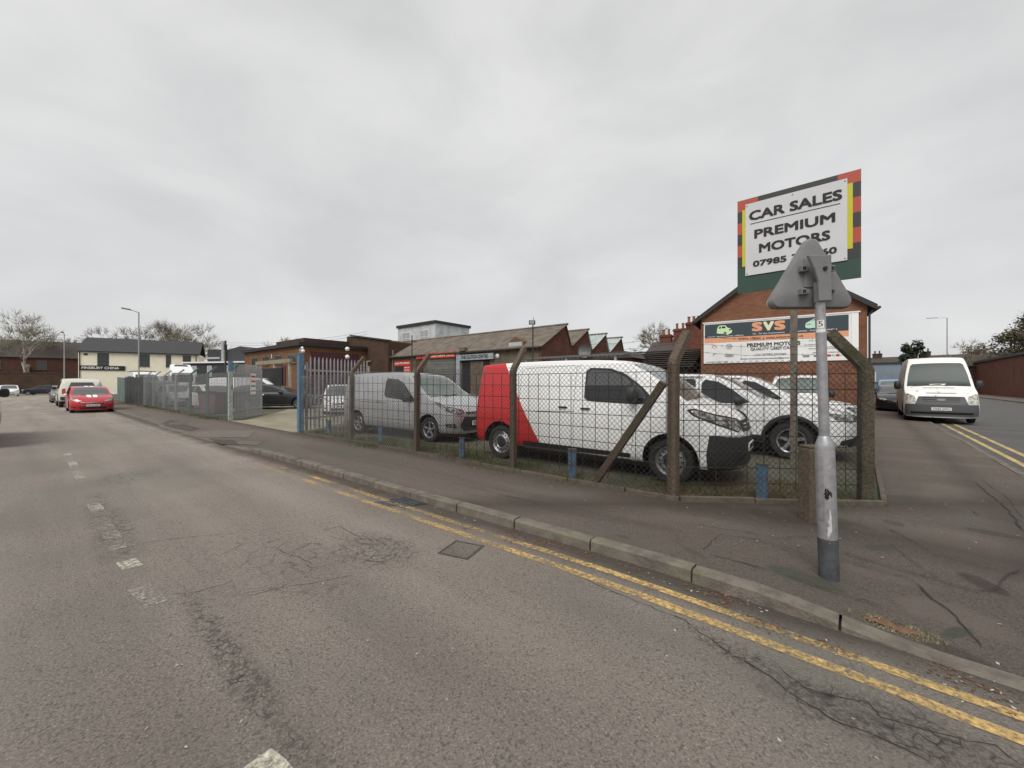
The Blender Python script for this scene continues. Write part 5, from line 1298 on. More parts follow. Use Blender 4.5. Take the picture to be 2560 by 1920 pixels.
for x in (v.c.xf, v.c.xr):
    for sg in (1, -1):
        mb = MB(); V = []; F = []; n = 20; R0, R1 = v.c.r+v.c.arch-.004, v.c.r+v.c.arch+.055
        for k in range(n+1):
            t = math.pi*(-.08+1.16*k/n)
            for R in (R0, R1):
                xx, zz = x+R*math.cos(t), v.c.r+.015+R*math.sin(t); zz = max(.34, zz)
                yy = v.c.S(v.c.u_of_x(xx), zz, sg).y; V.append((xx, yy+sg*.012, zz))
        for k in range(n): F.append((2*k, 2*k+2, 2*k+3, 2*k+1))
        mb.add(V, F); mb.build('arch_trim', 'black_plastic', v.e)
pos, d = from_rear_wheel('suv', (7.62, 9.70), dS, 'front')
v = Vehicle('parked_car', 'suv', 'white car second in the nose-out row, half hidden by the road sign pole', 'car', 'paint_white', pos, dS, 'white cars parked nose out in the yard'); suv(v)
dT = Vector((-.62, -.78))
f0 = Vector((9.75, 13.35)); o = f0-dT.normalized()*4.8
v = Vehicle('panel_van', 'van_small', 'white van facing the street in front of the brick house wall', 'van', 'paint_white', (o.x, o.y, .1), dT); van_small(v)
pos, d = from_rear_wheel('suv', (-2.55, 14.4), (.80, -.60), 'front')
v = Vehicle('parked_car', 'suv', 'dark grey off-roader parked behind the silver van', 'car', 'paint_grey', pos, d); suv(v)
dV = Vector((-.52, -.85)).normalized(); f0 = Vector((-.72, 11.35)); o = f0-dV*4.80
v = Vehicle('panel_van', 'van_small', 'white van facing the street between the silver van and the red van tail', 'van', 'paint_white', (o.x, o.y, .1), dV); van_small(v)

def hatch(v, plate=None, k=0.0, wheels='alloy10', grille=True):
    s = v.c.L/4.02
    X = lambda P: [(x*s, z) for x, z in P]
    v.side('front_window', 'glass', X([(1.52, 1.00), (1.50, 1.36), (1.56, 1.395), (1.95, 1.345), (2.25, 1.19), (2.52, 1.02), (2.45, .985)]))
    v.side('rear_window', 'glass', X([(.72, 1.03), (.66, 1.20), (.82, 1.36), (1.42, 1.395), (1.45, 1.00)]))
    v.roof('windscreen', 'glass_grey', X([(2.93, -.90), (2.93, .90), (2.6, .88), (2.14, .84), (2.06, .78), (2.06, -.78), (2.14, -.84), (2.6, -.88)]))
    v.front('headlight', 'lamp_pale', [(.44, .66), (.62, .62), (.86, .69), (1.05, .79), (1.10, .85), (.86, .80), (.60, .73)], mirror=True, off=.006)
    v.front('upper_grille', 'black_plastic', [(-.42, .50), (.42, .50), (.48, .60), (.3, .575), (-.3, .575), (-.48, .60)])
    v.front('grille_bar', 'chrome', [(-.50, .605), (-.3, .575), (.3, .575), (.50, .605), (.46, .565), (.3, .545), (-.3, .545), (-.46, .565)], off=.012)
    v.front('lower_grille', 'black_plastic', [(-.50, .22), (.50, .22), (.55, .33), (-.55, .33)]); v.front('fog_lamp_surround', 'black_plastic', [(.66, .28), (.92, .32), (.92, .38), (.70, .36)], mirror=True)
    v.badge(.585, .11, .10)
    v.line(X([(1.48, .30), (1.48, 1.38)])); v.line(X([(2.58, .40), (2.60, .95)])); v.handle(1.62*s, .86, mt='print_grey')
    v.rear('rear_screen', 'glass', [(-.50, 1.02), (.50, 1.02), (.42, 1.30), (-.42, 1.30)]); v.rear('tail_lamp', 'lamp_red', [(.60, .72), (.80, .70), (.84, 1.0), (.70, 1.02)], mirror=True)
    v.wiper(X([(2.96, -.5), (2.90, .1)])); v.wheels(wheels)
    if plate: v.plate(plate, .42)
LD2 = Vector((LX, LY))
f0 = Vector((-23.25, 21.55)); o = f0+LD2*4.02
v = Vehicle('parked_car', 'hatch', 'red hatchback with white bonnet stripes parked against the kerb', 'car', 'paint_red', (o.x, o.y, .0), -LD2); hatch(v, 'DP16 RJX'); v.mirror(2.36, .99, .12, .13, mt='white', reach=.11)
for sg in (-1, 1):
    v.roof('bonnet_stripe', 'white', [(3.0, sg*.04), (3.0, sg*.26), (3.55, sg*.26), (3.62, sg*.20), (3.62, sg*.04)], .006); v.roof('roof_stripe', 'white', [(1.2, sg*.04), (1.2, sg*.28), (1.98, sg*.28), (1.98, sg*.04)], .006)
o = Vector((-29.62, 26.75))
v = Vehicle('parked_car', 'suv', 'cream off-roader showing its tail, parked beyond the red hatchback', 'car', 'paint_cream', (o.x, o.y, 0), LD2, scale=1.14); suv(v, cladding=False); v.plate(None, .78, rear=True, yellow=True)
f0 = Vector((-37.9, 33.0)); o = f0+LD2*4.0
v = Vehicle('parked_car', 'hatch', 'dark grey car peeping out left of the cream off-roader', 'car', 'paint_grey', (o.x, o.y, 0), -LD2); hatch(v); v.mirror(2.36, .99, .12, .13, reach=.11)
o = Vector((-66.6, 57.5)); v = Vehicle('parked_car', 'hatch', 'dark blue car standing across the end of the street by the brick wall', 'car', 'paint_blue', (o.x, o.y, 0.02), (-.85, -.52)); hatch(v)
f0 = Vector((-65.5, 50.5)); o = f0+LD2*4.0; v = Vehicle('parked_car', 'hatch', 'distant white car at the left edge near the graffiti wall', 'car', 'paint_white', (o.x, o.y, 0), -LD2); hatch(v)
# vehicle at the left edge, only a sliver in view
o = Vector((-3.62, 2.40))+LD2*11.55-Vector((NX, NY))*.96
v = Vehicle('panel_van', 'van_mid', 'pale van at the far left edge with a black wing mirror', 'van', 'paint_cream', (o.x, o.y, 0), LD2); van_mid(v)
# inside the gate
pos, d = from_rear_wheel('estate', (-12.85, 23.4), (.97, .20), 'front')
v = Vehicle('parked_car', 'estate', 'black estate car standing inside the open gate', 'car', 'paint_black', pos, d); hatch(v); v.mirror(2.85, 1.0, .14, .15, mt='paint_black', reach=.12)
v.side('window_chrome', 'chrome', [(.9, .965), (2.95, .945), (2.95, .962), (.9, .982)], off=.008); v.handle(1.9, .86, mt='chrome'); v.side('sill_chrome', 'chrome', [(1.5, .27), (3.4, .27), (3.4, .285), (1.5, .285)], off=.008)
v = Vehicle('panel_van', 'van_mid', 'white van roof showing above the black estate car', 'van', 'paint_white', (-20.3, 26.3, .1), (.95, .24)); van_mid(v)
v = Vehicle('parked_car', 'hatch', 'white hatchback seen through the open palisade gate leaf', 'car', 'paint_white', (-9.9, 22.4, .1), (.42, -.9)); hatch(v)
# behind the weldmesh fence
v = Vehicle('parked_car', 'hatch', 'white car right behind the weldmesh fence next to the gate post', 'car', 'paint_white', (-19.6, 24.4, .1), (.85, -.52)); hatch(v)
v = Vehicle('parked_car', 'hatch', 'silver car behind the middle of the weldmesh fence', 'car', 'paint_silver', (-24.4, 27.8, .1), (.8, -.6)); hatch(v)
v = Vehicle('parked_car', 'suv', 'dark grey car behind the far end of the weldmesh fence', 'car', 'paint_grey', (-28.6, 31.3, .1), (.8, -.6)); suv(v)
v = Vehicle('panel_van', 'van_large', 'white high-roof van with roof bars behind the weldmesh fence', 'van', 'paint_white', (-35.2, 36.4, .1), (.80, -.60)); 
v.roof('windscreen', 'glass_green', [(4.38, -.9), (4.38, .9), (3.80, .86), (3.80, -.86)]); v.wheels('steel')
for x in (.8, 1.7, 2.6, 3.3):
    mb = MB(); P = [v.c.T(x, f)+Vector((0, 0, .05)) for f in (-1, -.5, 0, .5, 1)]; mb.tube(P, .035, 6); mb.build('roof_bar', 'black', v.e)
v = Vehicle('truck', 'truck', 'white lorry cab with roof deflector in front of the cream building', 'lorry', 'paint_white', (-35.6, 41.6, .1), (.72, -.69))
v.roof('windscreen', 'glass', [(2.24, -.86), (2.24, .86), (1.97, .86), (1.97, -.86)]); v.roof('deflector_slot', 'glass', [(1.0, -.7), (1.0, .7), (.55, .55), (.55, -.55)]); v.side('side_window', 'glass', [(1.1, 1.85), (1.1, 2.5), (1.8, 2.5), (2.0, 1.9)])
v.mirror(1.98, 2.1, .22, .55, reach=.25); v.wheels('steel')
mb = MB(); mb.bb(-3.6, -.1, -1.0, 1.0, .7, 1.6); mb.build('tipper_body', 'paint_white', v.e)
for x in (-2.6,):
    for sg in (-1, 1): mb = MB(); mb.lathe([(0, -.14), (.45, -.14), (.45, .14), (0, .14)], 24, axis='y', c=(x, sg*.9, .45)); mb.build('rear_wheel', 'tyre', v.e, smooth=True)

# main road: white high-roof van coming towards us, cars behind it
dR = Vector((-RX, -RY)); f0 = Vector((17.02, 15.38)); o = f0-dR*5.4*1.05
v = Vehicle('panel_van', 'van_large', 'white high-roof van with flaking roof paint, parked half on the pavement', 'van', 'paint_flaking', (o.x, o.y, .03), dR, scale=1.05)
v.roof('windscreen', 'glass_screen', [(4.44, -.93), (4.44, .93), (4.1, .93), (3.84, .90), (3.80, .84), (3.80, -.84), (3.84, -.90), (4.1, -.93)])
v.side('side_window', 'glass', [(3.35, 1.40), (3.35, 1.95), (3.75, 1.95), (4.05, 1.55), (4.12, 1.36)])
v.front('bumper', 'grey_plastic', [(-1.05, .24), (1.05, .24), (1.07, .45), (1.02, .72), (.70, .72), (.62, 1.02), (-.62, 1.02), (-.70, .72), (-1.02, .72), (-1.07, .45)])
for z in (.80, .88, .955): v.front('grille_slot', 'black', [(-.50+.1*(.96-z)*3, z), (.50-.1*(.96-z)*3, z), (.52, z+.040), (-.52, z+.040)], off=.009)
v.front('lower_intake', 'black', [(-.80, .36), (.80, .36), (.84, .43), (-.84, .43)], off=.009)
v.front('headlight', 'lamp_pale', [(.68, .74), (1.02, .74), (1.08, .80), (1.06, 1.10), (.96, 1.13), (.72, 1.02)], mirror=True, off=.008)
v.front('bonnet_vent', 'black', [(-.42, 1.135), (.42, 1.135), (.42, 1.16), (-.42, 1.16)], off=.004)
v.badge(.90, .24, .09); v.plate('YX63 JWU', .55); v.mirror(4.02, 1.45, .17, .36, reach=.18); v.wheels('steel')
v.wiper([(4.46, -.75), (4.43, -.3), (4.40, .1)]); v.wiper([(4.46, .2), (4.43, .5), (4.40, .8)])
v.roof('vent_slot', 'black', [(4.62, -.45), (4.62, .45), (4.58, .45), (4.58, -.45)], off=.004)
v.roof('dashboard_paper', 'sign_white', [(4.41, -.22), (4.41, .2), (4.37, .24), (4.38, -.26)], off=.009)
mb = MB(); c = v.c.T(3.4, -.62); mb.tube([c, c+Vector((-.05, 0, .14))], .012, 6); mb.build('roof_marker', 'lamp_red', v.e)
f0 = Vector((20.9, 21.0)); o = f0-dR*4.02
v = Vehicle('parked_car', 'hatch', 'black car parked behind the white high-roof van', 'car', 'paint_black', (o.x, o.y, .08), dR); hatch(v); v.mirror(2.36, .99, .14, .15, reach=.11)
f0 = Vector((25.0, 25.3)); o = f0-dR*4.8
v = Vehicle('panel_van', 'van_small', 'blue-roofed vehicle just behind the black car on the right', 'van', 'paint_sky', (o.x, o.y, .08), dR); van_small(v)

# ------------------------------------------------------------------ buildings
def corr_sheet(parent, x0, x1, lower, upper, mt, name='roof_sheet', pitch=.16, amp=.022, z_thick=.02, rows=1):
    """corrugated roofing between a lower edge (y, z) and an upper edge (y, z), running along x"""
    mb = MB(); n = int((x1-x0)/(pitch/4)); V = []; F = []
    dy, dz = upper[0]-lower[0], upper[1]-lower[1]; L = math.hypot(dy, dz); ny, nz = -dz/L, dy/L
    for i in range(n+1):
        x = x0+(x1-x0)*i/n; h = amp*math.sin(2*math.pi*i/4)
        for (y, z) in (lower, upper): V.append((x, y+ny*h, z+nz*h))
    for i in range(n): F.append((2*i, 2*i+2, 2*i+3, 2*i+1))
    mb.add(V, F); return mb.build(name, mt, parent, smooth=True)
def window(parent, x0, x1, z0, z1, y, face=-1, frame_m='upvc', glass_m='window_glass', mull=1, trans=1, depth=.05, axis='x'):
    w = empty('window'); w.parent = parent
    def bx(mb, a0, a1, y0, y1, b0, b1):
        if axis == 'x': mb.bb(a0, a1, min(y0, y1), max(y0, y1), b0, b1)
        else: mb.bb(min(y0, y1), max(y0, y1), a0, a1, b0, b1)
    mb = MB(); bx(mb, x0+.03, x1-.03, y+face*.004, y+face*.018, z0+.03, z1-.03); mb.build('pane', glass_m, w)
    mb = MB(); t = .055; yo = y+face*.04
    bx(mb, x0, x0+t, y, yo, z0, z1); bx(mb, x1-t, x1, y, yo, z0, z1); bx(mb, x0+t, x1-t, y, yo, z1-t, z1); bx(mb, x0+t, x1-t, y, yo, z0, z0+t)
    for k in range(mull): c = x0+(x1-x0)*(k+1)/(mull+1); bx(mb, c-.02, c+.02, y, yo-face*.004, z0+t, z1-t)
    for k in range(trans): c = z0+(z1-z0)*(k+1)/(trans+1); bx(mb, x0+t, x1-t, y, yo-face*.006, c-.02, c+.02)
    mb.build('frame', frame_m, w)
    mb = MB(); bx(mb, x0-.05, x1+.05, y, y+face*.09, z0-.07, z0); mb.build('sill', 'kerb', w)
    return w

# --- brick house whose gable carries the banners
hp = Vector((14.85, 16.22)); hd = Vector((-.84, .543)).normalized(); hang = math.atan2(hd.y, hd.x)
# local x along the gable (to the left in view), local y towards the back of the house
house = empty('brick_house', (hp.x, hp.y, .1), hang); tag(house, 'orange brick gable-ended house carrying two advertising banners', 'house')
GW, HE, HR, HL = 6.30, 4.85, 7.15, 9.0
sgn = -1   # house lies on local -y side (away from camera)
b = MB(); b.prism([(0, 0, -.1), (GW, 0, -.1), (GW, 0, HE), (GW/2, 0, HR), (0, 0, HE)], (0, sgn*HL, 0)); b.build('wall', 'brick_orange', house)
rf = empty('roof'); rf.parent = house
for s_ in (0, 1):
    xe = -.28 if s_ == 0 else GW+.28; ze = HE-.28*.73
    mb = MB(); mb.prism([(xe, .18, ze), (GW/2, .18, HR+.02), (GW/2, .18, HR+.14), (xe, .18, ze+.12)], (0, sgn*(HL+.3), 0)); mb.build('slope', 'slate', rf)
    mb = MB(); mb.prism([(xe-.01, .21, ze-.10), (GW/2, .21, HR-.10), (GW/2, .21, HR+.15), (xe-.01, .21, ze+.13)], (0, -.03, 0)); mb.build('bargeboard', 'dark_trim', rf)
    mb = MB(); xo = xe-.06 if s_ == 0 else xe+.06; mb.tube([(xo, .2, ze+.0), (xo, sgn*(HL), ze+.0)], .06, 8); mb.build('gutter', 'dark_trim', rf, smooth=True)
b = MB(); b.tube([(-.20, .06, HE-.25), (-.06, .06, HE-.45), (-.06, .06, .0)], .038, 8); b.build('downpipe', 'dark_trim', house, smooth=True)
# banners
bn = empty('banner_board', (hp.x, hp.y, .1), hang); tag(bn, 'wide advertising banner, navy with orange letters above a white panel, on the brick gable', 'banner')
BX0, BX1, BZ0, BZ1 = .28, 6.16, 2.52, 4.52
def bface(mb_, a0, a1, z0, z1, y0, y1): mb_.bb(a0, a1, y0, y1, z0, z1); return mb_
mb = MB(); bface(mb, BX0, BX1, BZ0, BZ1, .004, .05); mb.build('backing', 'sign_white', bn)
ZM = BZ0+1.02; ZO = ZM+.24
mb = MB(); bface(mb, BX0+.32, BX1-.05, ZO, BZ1-.06, .05, .056); mb.build('navy_panel', 'sign_navy', bn)
mb = MB(); bface(mb, BX0+.32, BX1-.03, ZM, ZO-.004, .05, .056); mb.build('orange_strip', 'sign_orange', bn)
mb = MB(); bface(mb, BX0-.06, BX1+.05, BZ1, BZ1+.06, .0, .07); mb.build('top_batten', 'sign_white', bn)
mb = MB(); bface(mb, BX0-.0, BX0+.22, BZ0+.5, BZ1-.02, .052, .066); mb.build('rolled_edge', 'white', bn)
# reading direction runs towards local -x; normal towards local +y
def bt(s_, x, z, h, m_, w, bold=.02, y=.058): text(s_, frame((x, y, z), (-1, 0, 0), (0, 0, 1)), h*1.35, m_, bn, bold=bold, width=w, depth=.002)
XC = (BX0+BX1)/2
def bl(f): return BX1-(BX1-BX0)*f     # fraction across the banner from its left edge in view
for ch, f, m_ in (('S', .385, 'sign_orange'), ('V', .462, 'sign_cream'), ('S', .535, 'sign_orange')): bt(ch, bl(f), ZO+.40, .40, m_, .42, .055)
bt('T5 - T6 Van Conversions', bl(.46), ZO+.085, .070, 'sign_white', 1.25, .006)
bt('WINDOWS   INSULATION - STYLING - CARPETING', bl(.16), ZO+.055, .050, 'sign_white', 1.55, .02)
bt('LED LIGHTING - TOW BARS & WHEELS', bl(.74), ZO+.085, .050, 'sign_white', 1.65, .02)
bt('07974 178062  |  www.selectvans.co.uk', bl(.47), ZM+.12, .105, 'ink', 2.5, .012)
bt('PREMIUM MOTORS', bl(.49), ZM-.20, .17, 'ink', 2.05, .03); bt('QUALITY USED CARS', bl(.485), ZM-.40, .12, 'ink', 1.70, .02)
bt('Tel: 07985 334360', bl(.475), ZM-.66, .085, 'print_grey', 1.2, .02); bt('Email: premiummotorsstoke@gmail.com', bl(.455), ZM-.84, .075, 'print_grey', 2.15, .02)
bt('ALL MAKES SUPPLIED', bl(.80), ZM-.12, .055, 'print_grey', 1.0, .01); bt('WARRANTY', bl(.74), ZM-.30, .055, 'print_grey', .6, .01); bt('FINANCE AVAILABLE', bl(.80), ZM-.48, .055, 'print_grey', 1.0, .01); bt('DEBIT CREDIT CARDS ACCEPTED', bl(.84), ZM-.66, .05, 'print_grey', 1.2, .01)
bt('MANY MORE MAKES', bl(.11), BZ0+.07, .055, 'print_grey', .85, .01)
for f0, f1, m_ in ((.68, .72, 'print_grey'), (.745, .80, 'print_grey'), (.815, .845, 'sign_red'), (.85, .87, 'print_mint'), (.875, .895, 'sign_red'), (.92, .95, 'print_grey')):
    mb = MB(); bface(mb, bl(f1), bl(f0), BZ0+.17, BZ0+.27, .05, .0555); mb.build('card_logo', m_, bn)
for f in (.275, .64): mb = MB(); bface(mb, bl(f)-.006, bl(f)+.006, BZ0+.12, ZM-.10, .05, .054); mb.build('divider', 'print_grey', bn)
def ring(f, z, rx, rz, m_, t=.016, a0=0, a1=360):
    mb = MB(); n = 24; V = []
    for k in range(n+1):
        a = R_(a0+(a1-a0)*k/n); V += [(bl(f)-math.cos(a)*rx, .0565, z+math.sin(a)*rz), (bl(f)-math.cos(a)*(rx-t), .0565, z+math.sin(a)*(rz-t))]
    mb.add(V, [(2*k, 2*k+2, 2*k+3, 2*k+1) for k in range(n)]); mb.build('maker_logo', m_, bn)
ring(.08, ZM-.22, .11, .10, 'sign_red', .035, -20, 190); ring(.08, ZM-.24, .06, .05, 'print_grey', .02, 180, 330)
ring(.19, ZM-.22, .13, .13, 'print_grey', .022); ring(.19, ZM-.66, .20, .07, 'print_grey', .03); ring(.19, ZM-.66, .12, .03, 'print_grey', .02); ring(.08, ZM-.62, .06, .09, 'print_grey', .03, 20, 200)
for dx0, dx1 in ((-.07, -.035), (-.035, 0), (0, .035), (.035, .07)):
    up = (dx0 in (-.07, 0)); mb = MB(); a = (bl(.19)-dx0, ZM-.14 if up else ZM-.30); c = (bl(.19)-dx1, ZM-.30 if up else ZM-.14)
    mb.add([(a[0]-.01, .057, a[1]), (a[0]+.01, .057, a[1]), (c[0]+.01, .057, c[1]), (c[0]-.01, .057, c[1])], [(0, 1, 2, 3)]); mb.build('maker_logo', 'print_grey', bn)
# printed van and car pictures (flat print)
def pic(pts, f, z, k, m_, y=.0575, name='printed_vehicle', flip=1):
    mb = MB(); mb.add([(bl(f)-flip*x*k, y, z+zz*k) for x, zz in pts], [tuple(range(len(pts)))]); return mb.build(name, m_, bn)
pic([(-.5, -.2), (-.48, .12), (-.40, .30), (-.30, .36), (.05, .36), (.20, .18), (.42, .08), (.5, -.05), (.48, -.22), (.2, -.36), (.0, -.36), (-.02, -.28), (-.3, -.25)], .155, ZO+.36, .66, 'print_green')
for P in ([(-.36, .12), (-.34, .27), (-.22, .29), (-.22, .14)], [(-.17, .14), (-.16, .29), (.02, .29), (.10, .14)], [(.28, .02), (.46, .06), (.46, -.02), (.30, -.06)], [(-.05, -.36), (-.05, -.18), (.03, -.12), (.13, -.18), (.14, -.38), (.05, -.44)]): pic(P, .155, ZO+.36, .66, 'ink', .0582)
pic([(-.07+.06, -.3), (.0, -.2), (.08, -.2), (.10, -.32), (.04, -.39)], .155, ZO+.36, .66, 'print_grey', .0588)
pic([(-.5, -.05), (-.46, .08), (-.25, .20), (.0, .36), (.30, .34), (.46, .16), (.48, -.12), (.40, -.16), (.1, -.24), (-.30, -.26), (-.47, -.22)], .755, ZO+.38, .72, 'print_mint')
for P in ([(-.2, .20), (.0, .32), (.06, .22)], [(-.44, .0), (-.2, .02), (-.2, -.03), (-.44, -.05)], [(.10, .24), (.28, .30), (.38, .18), (.12, .16)], [(.28, -.2), (.30, -.05), (.40, -.04), (.42, -.18), (.36, -.26)]): pic(P, .755, ZO+.38, .72, 'print_grey', .0582)
# --- lower building further along the main road
e = empty('slate_building', (hp.x+RX*9.4, hp.y+RY*9.4, .1), RANG); tag(e, 'low building with a dark slate roof behind the brick house', 'building')
b = MB(); b.bb(0, 13, .15, 7, -.1, 2.9); b.build('wall', 'brick_red', e)
b = MB(); b.prism([(-.2, -.1, 2.85), (-.2, 7.2, 2.85), (-.2, 3.6, 5.3)], (13.4, 0, 0)); b.build('roof', 'slate', e)
# --- grey-blue portable cabin
e = empty('portable_cabin', (31.0, 32.6, .1), RANG+R_(90)); tag(e, 'grey-blue portable cabin with small bright windows left of the white high-roof van', 'cabin')
b = MB(); b.bb(-1.2, 3.6, -6, 0, 0, 3.2); b.build('wall', 'cabin_blue', e)
for x0 in (.3, 1.2, 2.1):
    window(e, x0, x0+.55, 1.7, 2.5, 0.0, face=1, glass_m='window_pale', mull=0, trans=1)
b = MB(); b.bb(-1.3, 3.7, -6.1, .1, 3.2, 3.32); b.build('roof', 'slate', e)
# --- long brick building across the main road
e = empty('brick_warehouse', mp(10.4, 18, .1), RANG); tag(e, 'long flat-roofed brick building across the main road at the right edge', 'building')
b = MB(); b.bb(0, 78, -14, 0, -.1, 4.6); b.build('wall', 'brick_red', e)
b = MB(); b.bb(-.2, 78.2, -14.2, .25, 4.6, 4.9); b.build('fascia', 'dark_trim', e)

# --- flat-roofed brown brick workshop behind the gate
wp = Vector((-17.8, 32.8)); wk = empty('brick_workshop', (wp.x, wp.y, .1), LANG); tag(wk, 'flat-roofed brown brick workshop with high windows behind the yard gate', 'building')
# local x to the left along the front, local y is away on the -n side => building on local -y
WL, WH = 13.4, 4.75
b = MB(); b.bb(0, WL, -9, 0, -.1, WH); b.build('wall', 'brick_brown', wk)
b = MB(); b.bb(-.25, WL+.2, -9.2, .28, WH, WH+.30); b.build('roof_fascia', 'dark_trim', wk)
b = MB(); b.bb(3.2, 9.5, -6, -1.6, WH+.30, WH+1.05); b.build('roof_box', 'brick_dark', wk)
for k in range(4): window(wk, 1.0+k*2.9, 2.6+k*2.9, 3.35, 4.15, 0, face=1, frame_m='shutter', mull=2, trans=0)
b = MB(); b.bb(3.1, 4.0, 0, .06, 0, 3.2); b.build('door', 'maroon', wk)
b = MB(); b.bb(-.06, 0, -5.2, -.8, .0, 4.3); b.build('roller_door', 'maroon', wk)
for k in range(14):
    b = MB(); b.bb(-.075, -.06, -5.2, -.8, .3*k+.02, .3*k+.27); b.build('door_slat', 'maroon', wk)
b = MB(); b.tube([(6.1, .05, 4.3), (6.1, .05, 3.9)], .05, 8); b.build('downpipe', 'upvc', wk)
# --- dark timber sheds and grey gable far left of it
e = empty('timber_building', (-33.8, 47.5, .1), R_(168.3)); tag(e, 'black timber building with white windows left of the brick workshop', 'building')
b = MB(); b.bb(-2, 7.8, -6, 0, -.1, 4.1); b.build('wall', 'timber_black', e)
b = MB(); b.bb(-2.2, 8.0, -6.2, .2, 4.1, 4.28); b.build('roof', 'upvc', e)
for x0 in (1.0, 3.6, 5.9, 7.0): window(e, x0, x0+.65, 2.45, 3.75, 0, face=1, glass_m='window_pale', mull=0, trans=1)
b = MB(); b.prism([(-2.2, -1.5, 4.29), (4.2, -1.5, 4.29), (4.0, -1.5, 5.6), (1.0, -1.5, 6.3), (-2.2, -1.5, 5.2)], (0, -7, 0)); b.build('gable_block', 'slate', e)
b = MB(); b.bb(3.9, 6.6, -5, -2, 4.29, 6.0); b.build('rooftop_room', 'timber_black', e); b = MB(); b.bb(3.8, 6.7, -5, -1.9, 4.75, 5.0); b.build('rooftop_glazing', 'window_pale', e)
b = MB(); b.tube([(3.2, -1.2, 4.2), (3.2, -1.2, 6.9)], .22, 12); b.build('flue', 'galv_dull', e, smooth=True)
# timber pergola frame by the gate
e = empty('canopy_shelter', (-15.8, 26.9, .1), LANG); tag(e, 'pale timber canopy frame standing in front of the brick workshop', 'canopy')
for x in (-.9, 1.6):
    b = MB(); b.bb(x-.07, x+.07, -.07, .07, -.05, 2.95); b.build('post', 'birch_bark', e)
b = MB(); b.bb(-1.1, 5.0, -.10, .10, 2.95, 3.22); b.build('beam', 'lot_concrete', e)
b = MB(); b.bb(4.8, 4.94, -.07, .07, -.05, 2.95); b.build('post', 'birch_bark', e)
b = MB(); b.bb(-.9, 4.9, .4, .5, 0, 2.6); b.build('back_panel', 'dark_inside', e)

# --- long workshop with corrugated saw-tooth roofs
cp = Vector((1.92, 25.4)); cl = empty('sawtooth_factory', (cp.x, cp.y, .1), LANG); tag(cl, 'long workshop with grey-brown corrugated saw-tooth roofs and shop signs', 'building')
CLn, CE, CR = 21.6, 3.97, 5.66; y1 = -3.1; pitch = 3.3
prof = [(0, 0), (0, CE), (y1, CR)]; yv = y1
for k in range(4):
    pass
poly = [(0, 0, -.1), (0, 0, CE)]; yr = y1
for k in range(4):
    poly.append((0, yr, CR)); poly.append((0, yr-.75, CE+.25)); yr -= pitch
poly.append((0, yr+pitch-.75, -.1))
b = MB(); b.prism(poly, (.22, 0, 0)); b.build('gable_wall', 'brick_red', cl)
b = MB(); b.prism([(CLn-.22+x, y, z) for x, y, z in poly], (.22, 0, 0)); b.build('gable_wall', 'brick_dark', cl)
b = MB(); b.bb(.22, CLn-.22, -.25, 0, -.1, CE-.02); b.build('front_wall', 'render_brown', cl)
corr_sheet(cl, -.15, CLn+.2, (.18, CE-.02), (y1, CR+.10), 'corrugated')
yr = y1
for k in range(4):
    b = MB(); b.prism([(-.1, yr, CR+.08), (-.1, yr-.76, CE+.30), (-.1, yr-.70, CE+.30), (-.1, yr+.02, CR+.02)], (CLn+.2, 0, 0)); b.build('glazed_slope', 'roof_glass' if k in (1, 2) else 'slate_brown', cl)
    b = MB(); b.tube([(-.2, yr, CR+.12), (CLn+.2, yr, CR+.12)], .09, 6); b.build('ridge_cap', 'corrugated', cl, smooth=True)
    if k < 3: corr_sheet(cl, -.15, CLn+.2, (yr-.76, CE+.32), (yr-pitch, CR+.10), ('corrugated', 'roof_glass', 'roof_glass')[k], pitch=.32)
    yr -= pitch
b = MB(); b.tube([(0, .24, CE-.05), (CLn, .24, CE-.05)], .07, 8); b.build('gutter', 'slate_brown', cl, smooth=True)
corr_sheet(cl, CLn-2.4, CLn+.9, (.55, CE-.38), (.1, CE+.02), 'corrugated_green', name='canopy_sheet')
# openings and signs (local x measured from the right end)
b = MB(); b.bb(16.6, CLn-.4, 0, .03, .0, CE-.6); b.build('dark_opening', 'dark_inside', cl)
b = MB(); b.bb(8.1, 11.4, 0, .05, .0, 3.56); b.build('roller_shutter', 'shutter', cl)
for k in range(16): b = MB(); b.bb(8.15, 11.35, .05, .075, .12+.215*k, .30+.215*k); b.build('shutter_slat', 'shutter', cl)
b = MB(); b.bb(4.5, 7.3, 0, .03, .0, 3.25); b.build('dark_opening', 'dark_inside', cl)
b = MB(); b.bb(5.1, 6.4, .03, .05, .0, 3.2); b.build('half_shutter', 'render_brown', cl)
b = MB(); b.bb(7.45, 7.85, 0, .16, .0, CE-.1); b.build('pier', 'sign_grey', cl); b = MB(); b.bb(12.0, 12.9, 0, .10, .0, CE-.4); b.build('pier', 'brick_dark', cl)
def ct(s_, x, z, h, m_, w, y, bold=.02): text(s_, frame((x, y, z), (-1, 0, 0), (0, 0, 1)), h*1.35, m_, cl, bold=bold, width=w, depth=.004)
b = MB(); b.bb(7.9, 11.9, .05, .22, 3.60, 4.05); b.build('red_sign', 'sign_red', cl); ct('The Clutch Centre', 10.2, 3.83, .26, 'sign_cream', 2.3, .227, .03); ct('01782 313001', 8.45, 3.74, .10, 'sign_cream', .8, .227)
b = MB(); b.bb(12.0, 12.7, .10, .20, 3.62, 4.0); b.build('red_sign', 'sign_red', cl)
b = MB(); b.bb(4.0, 7.42, .03, .24, 3.30, 3.72); b.build('grey_sign', 'sign_grey', cl); ct('THE CLUTCH CENTRE', 5.85, 3.51, .27, 'ink', 2.75, .247, .02)
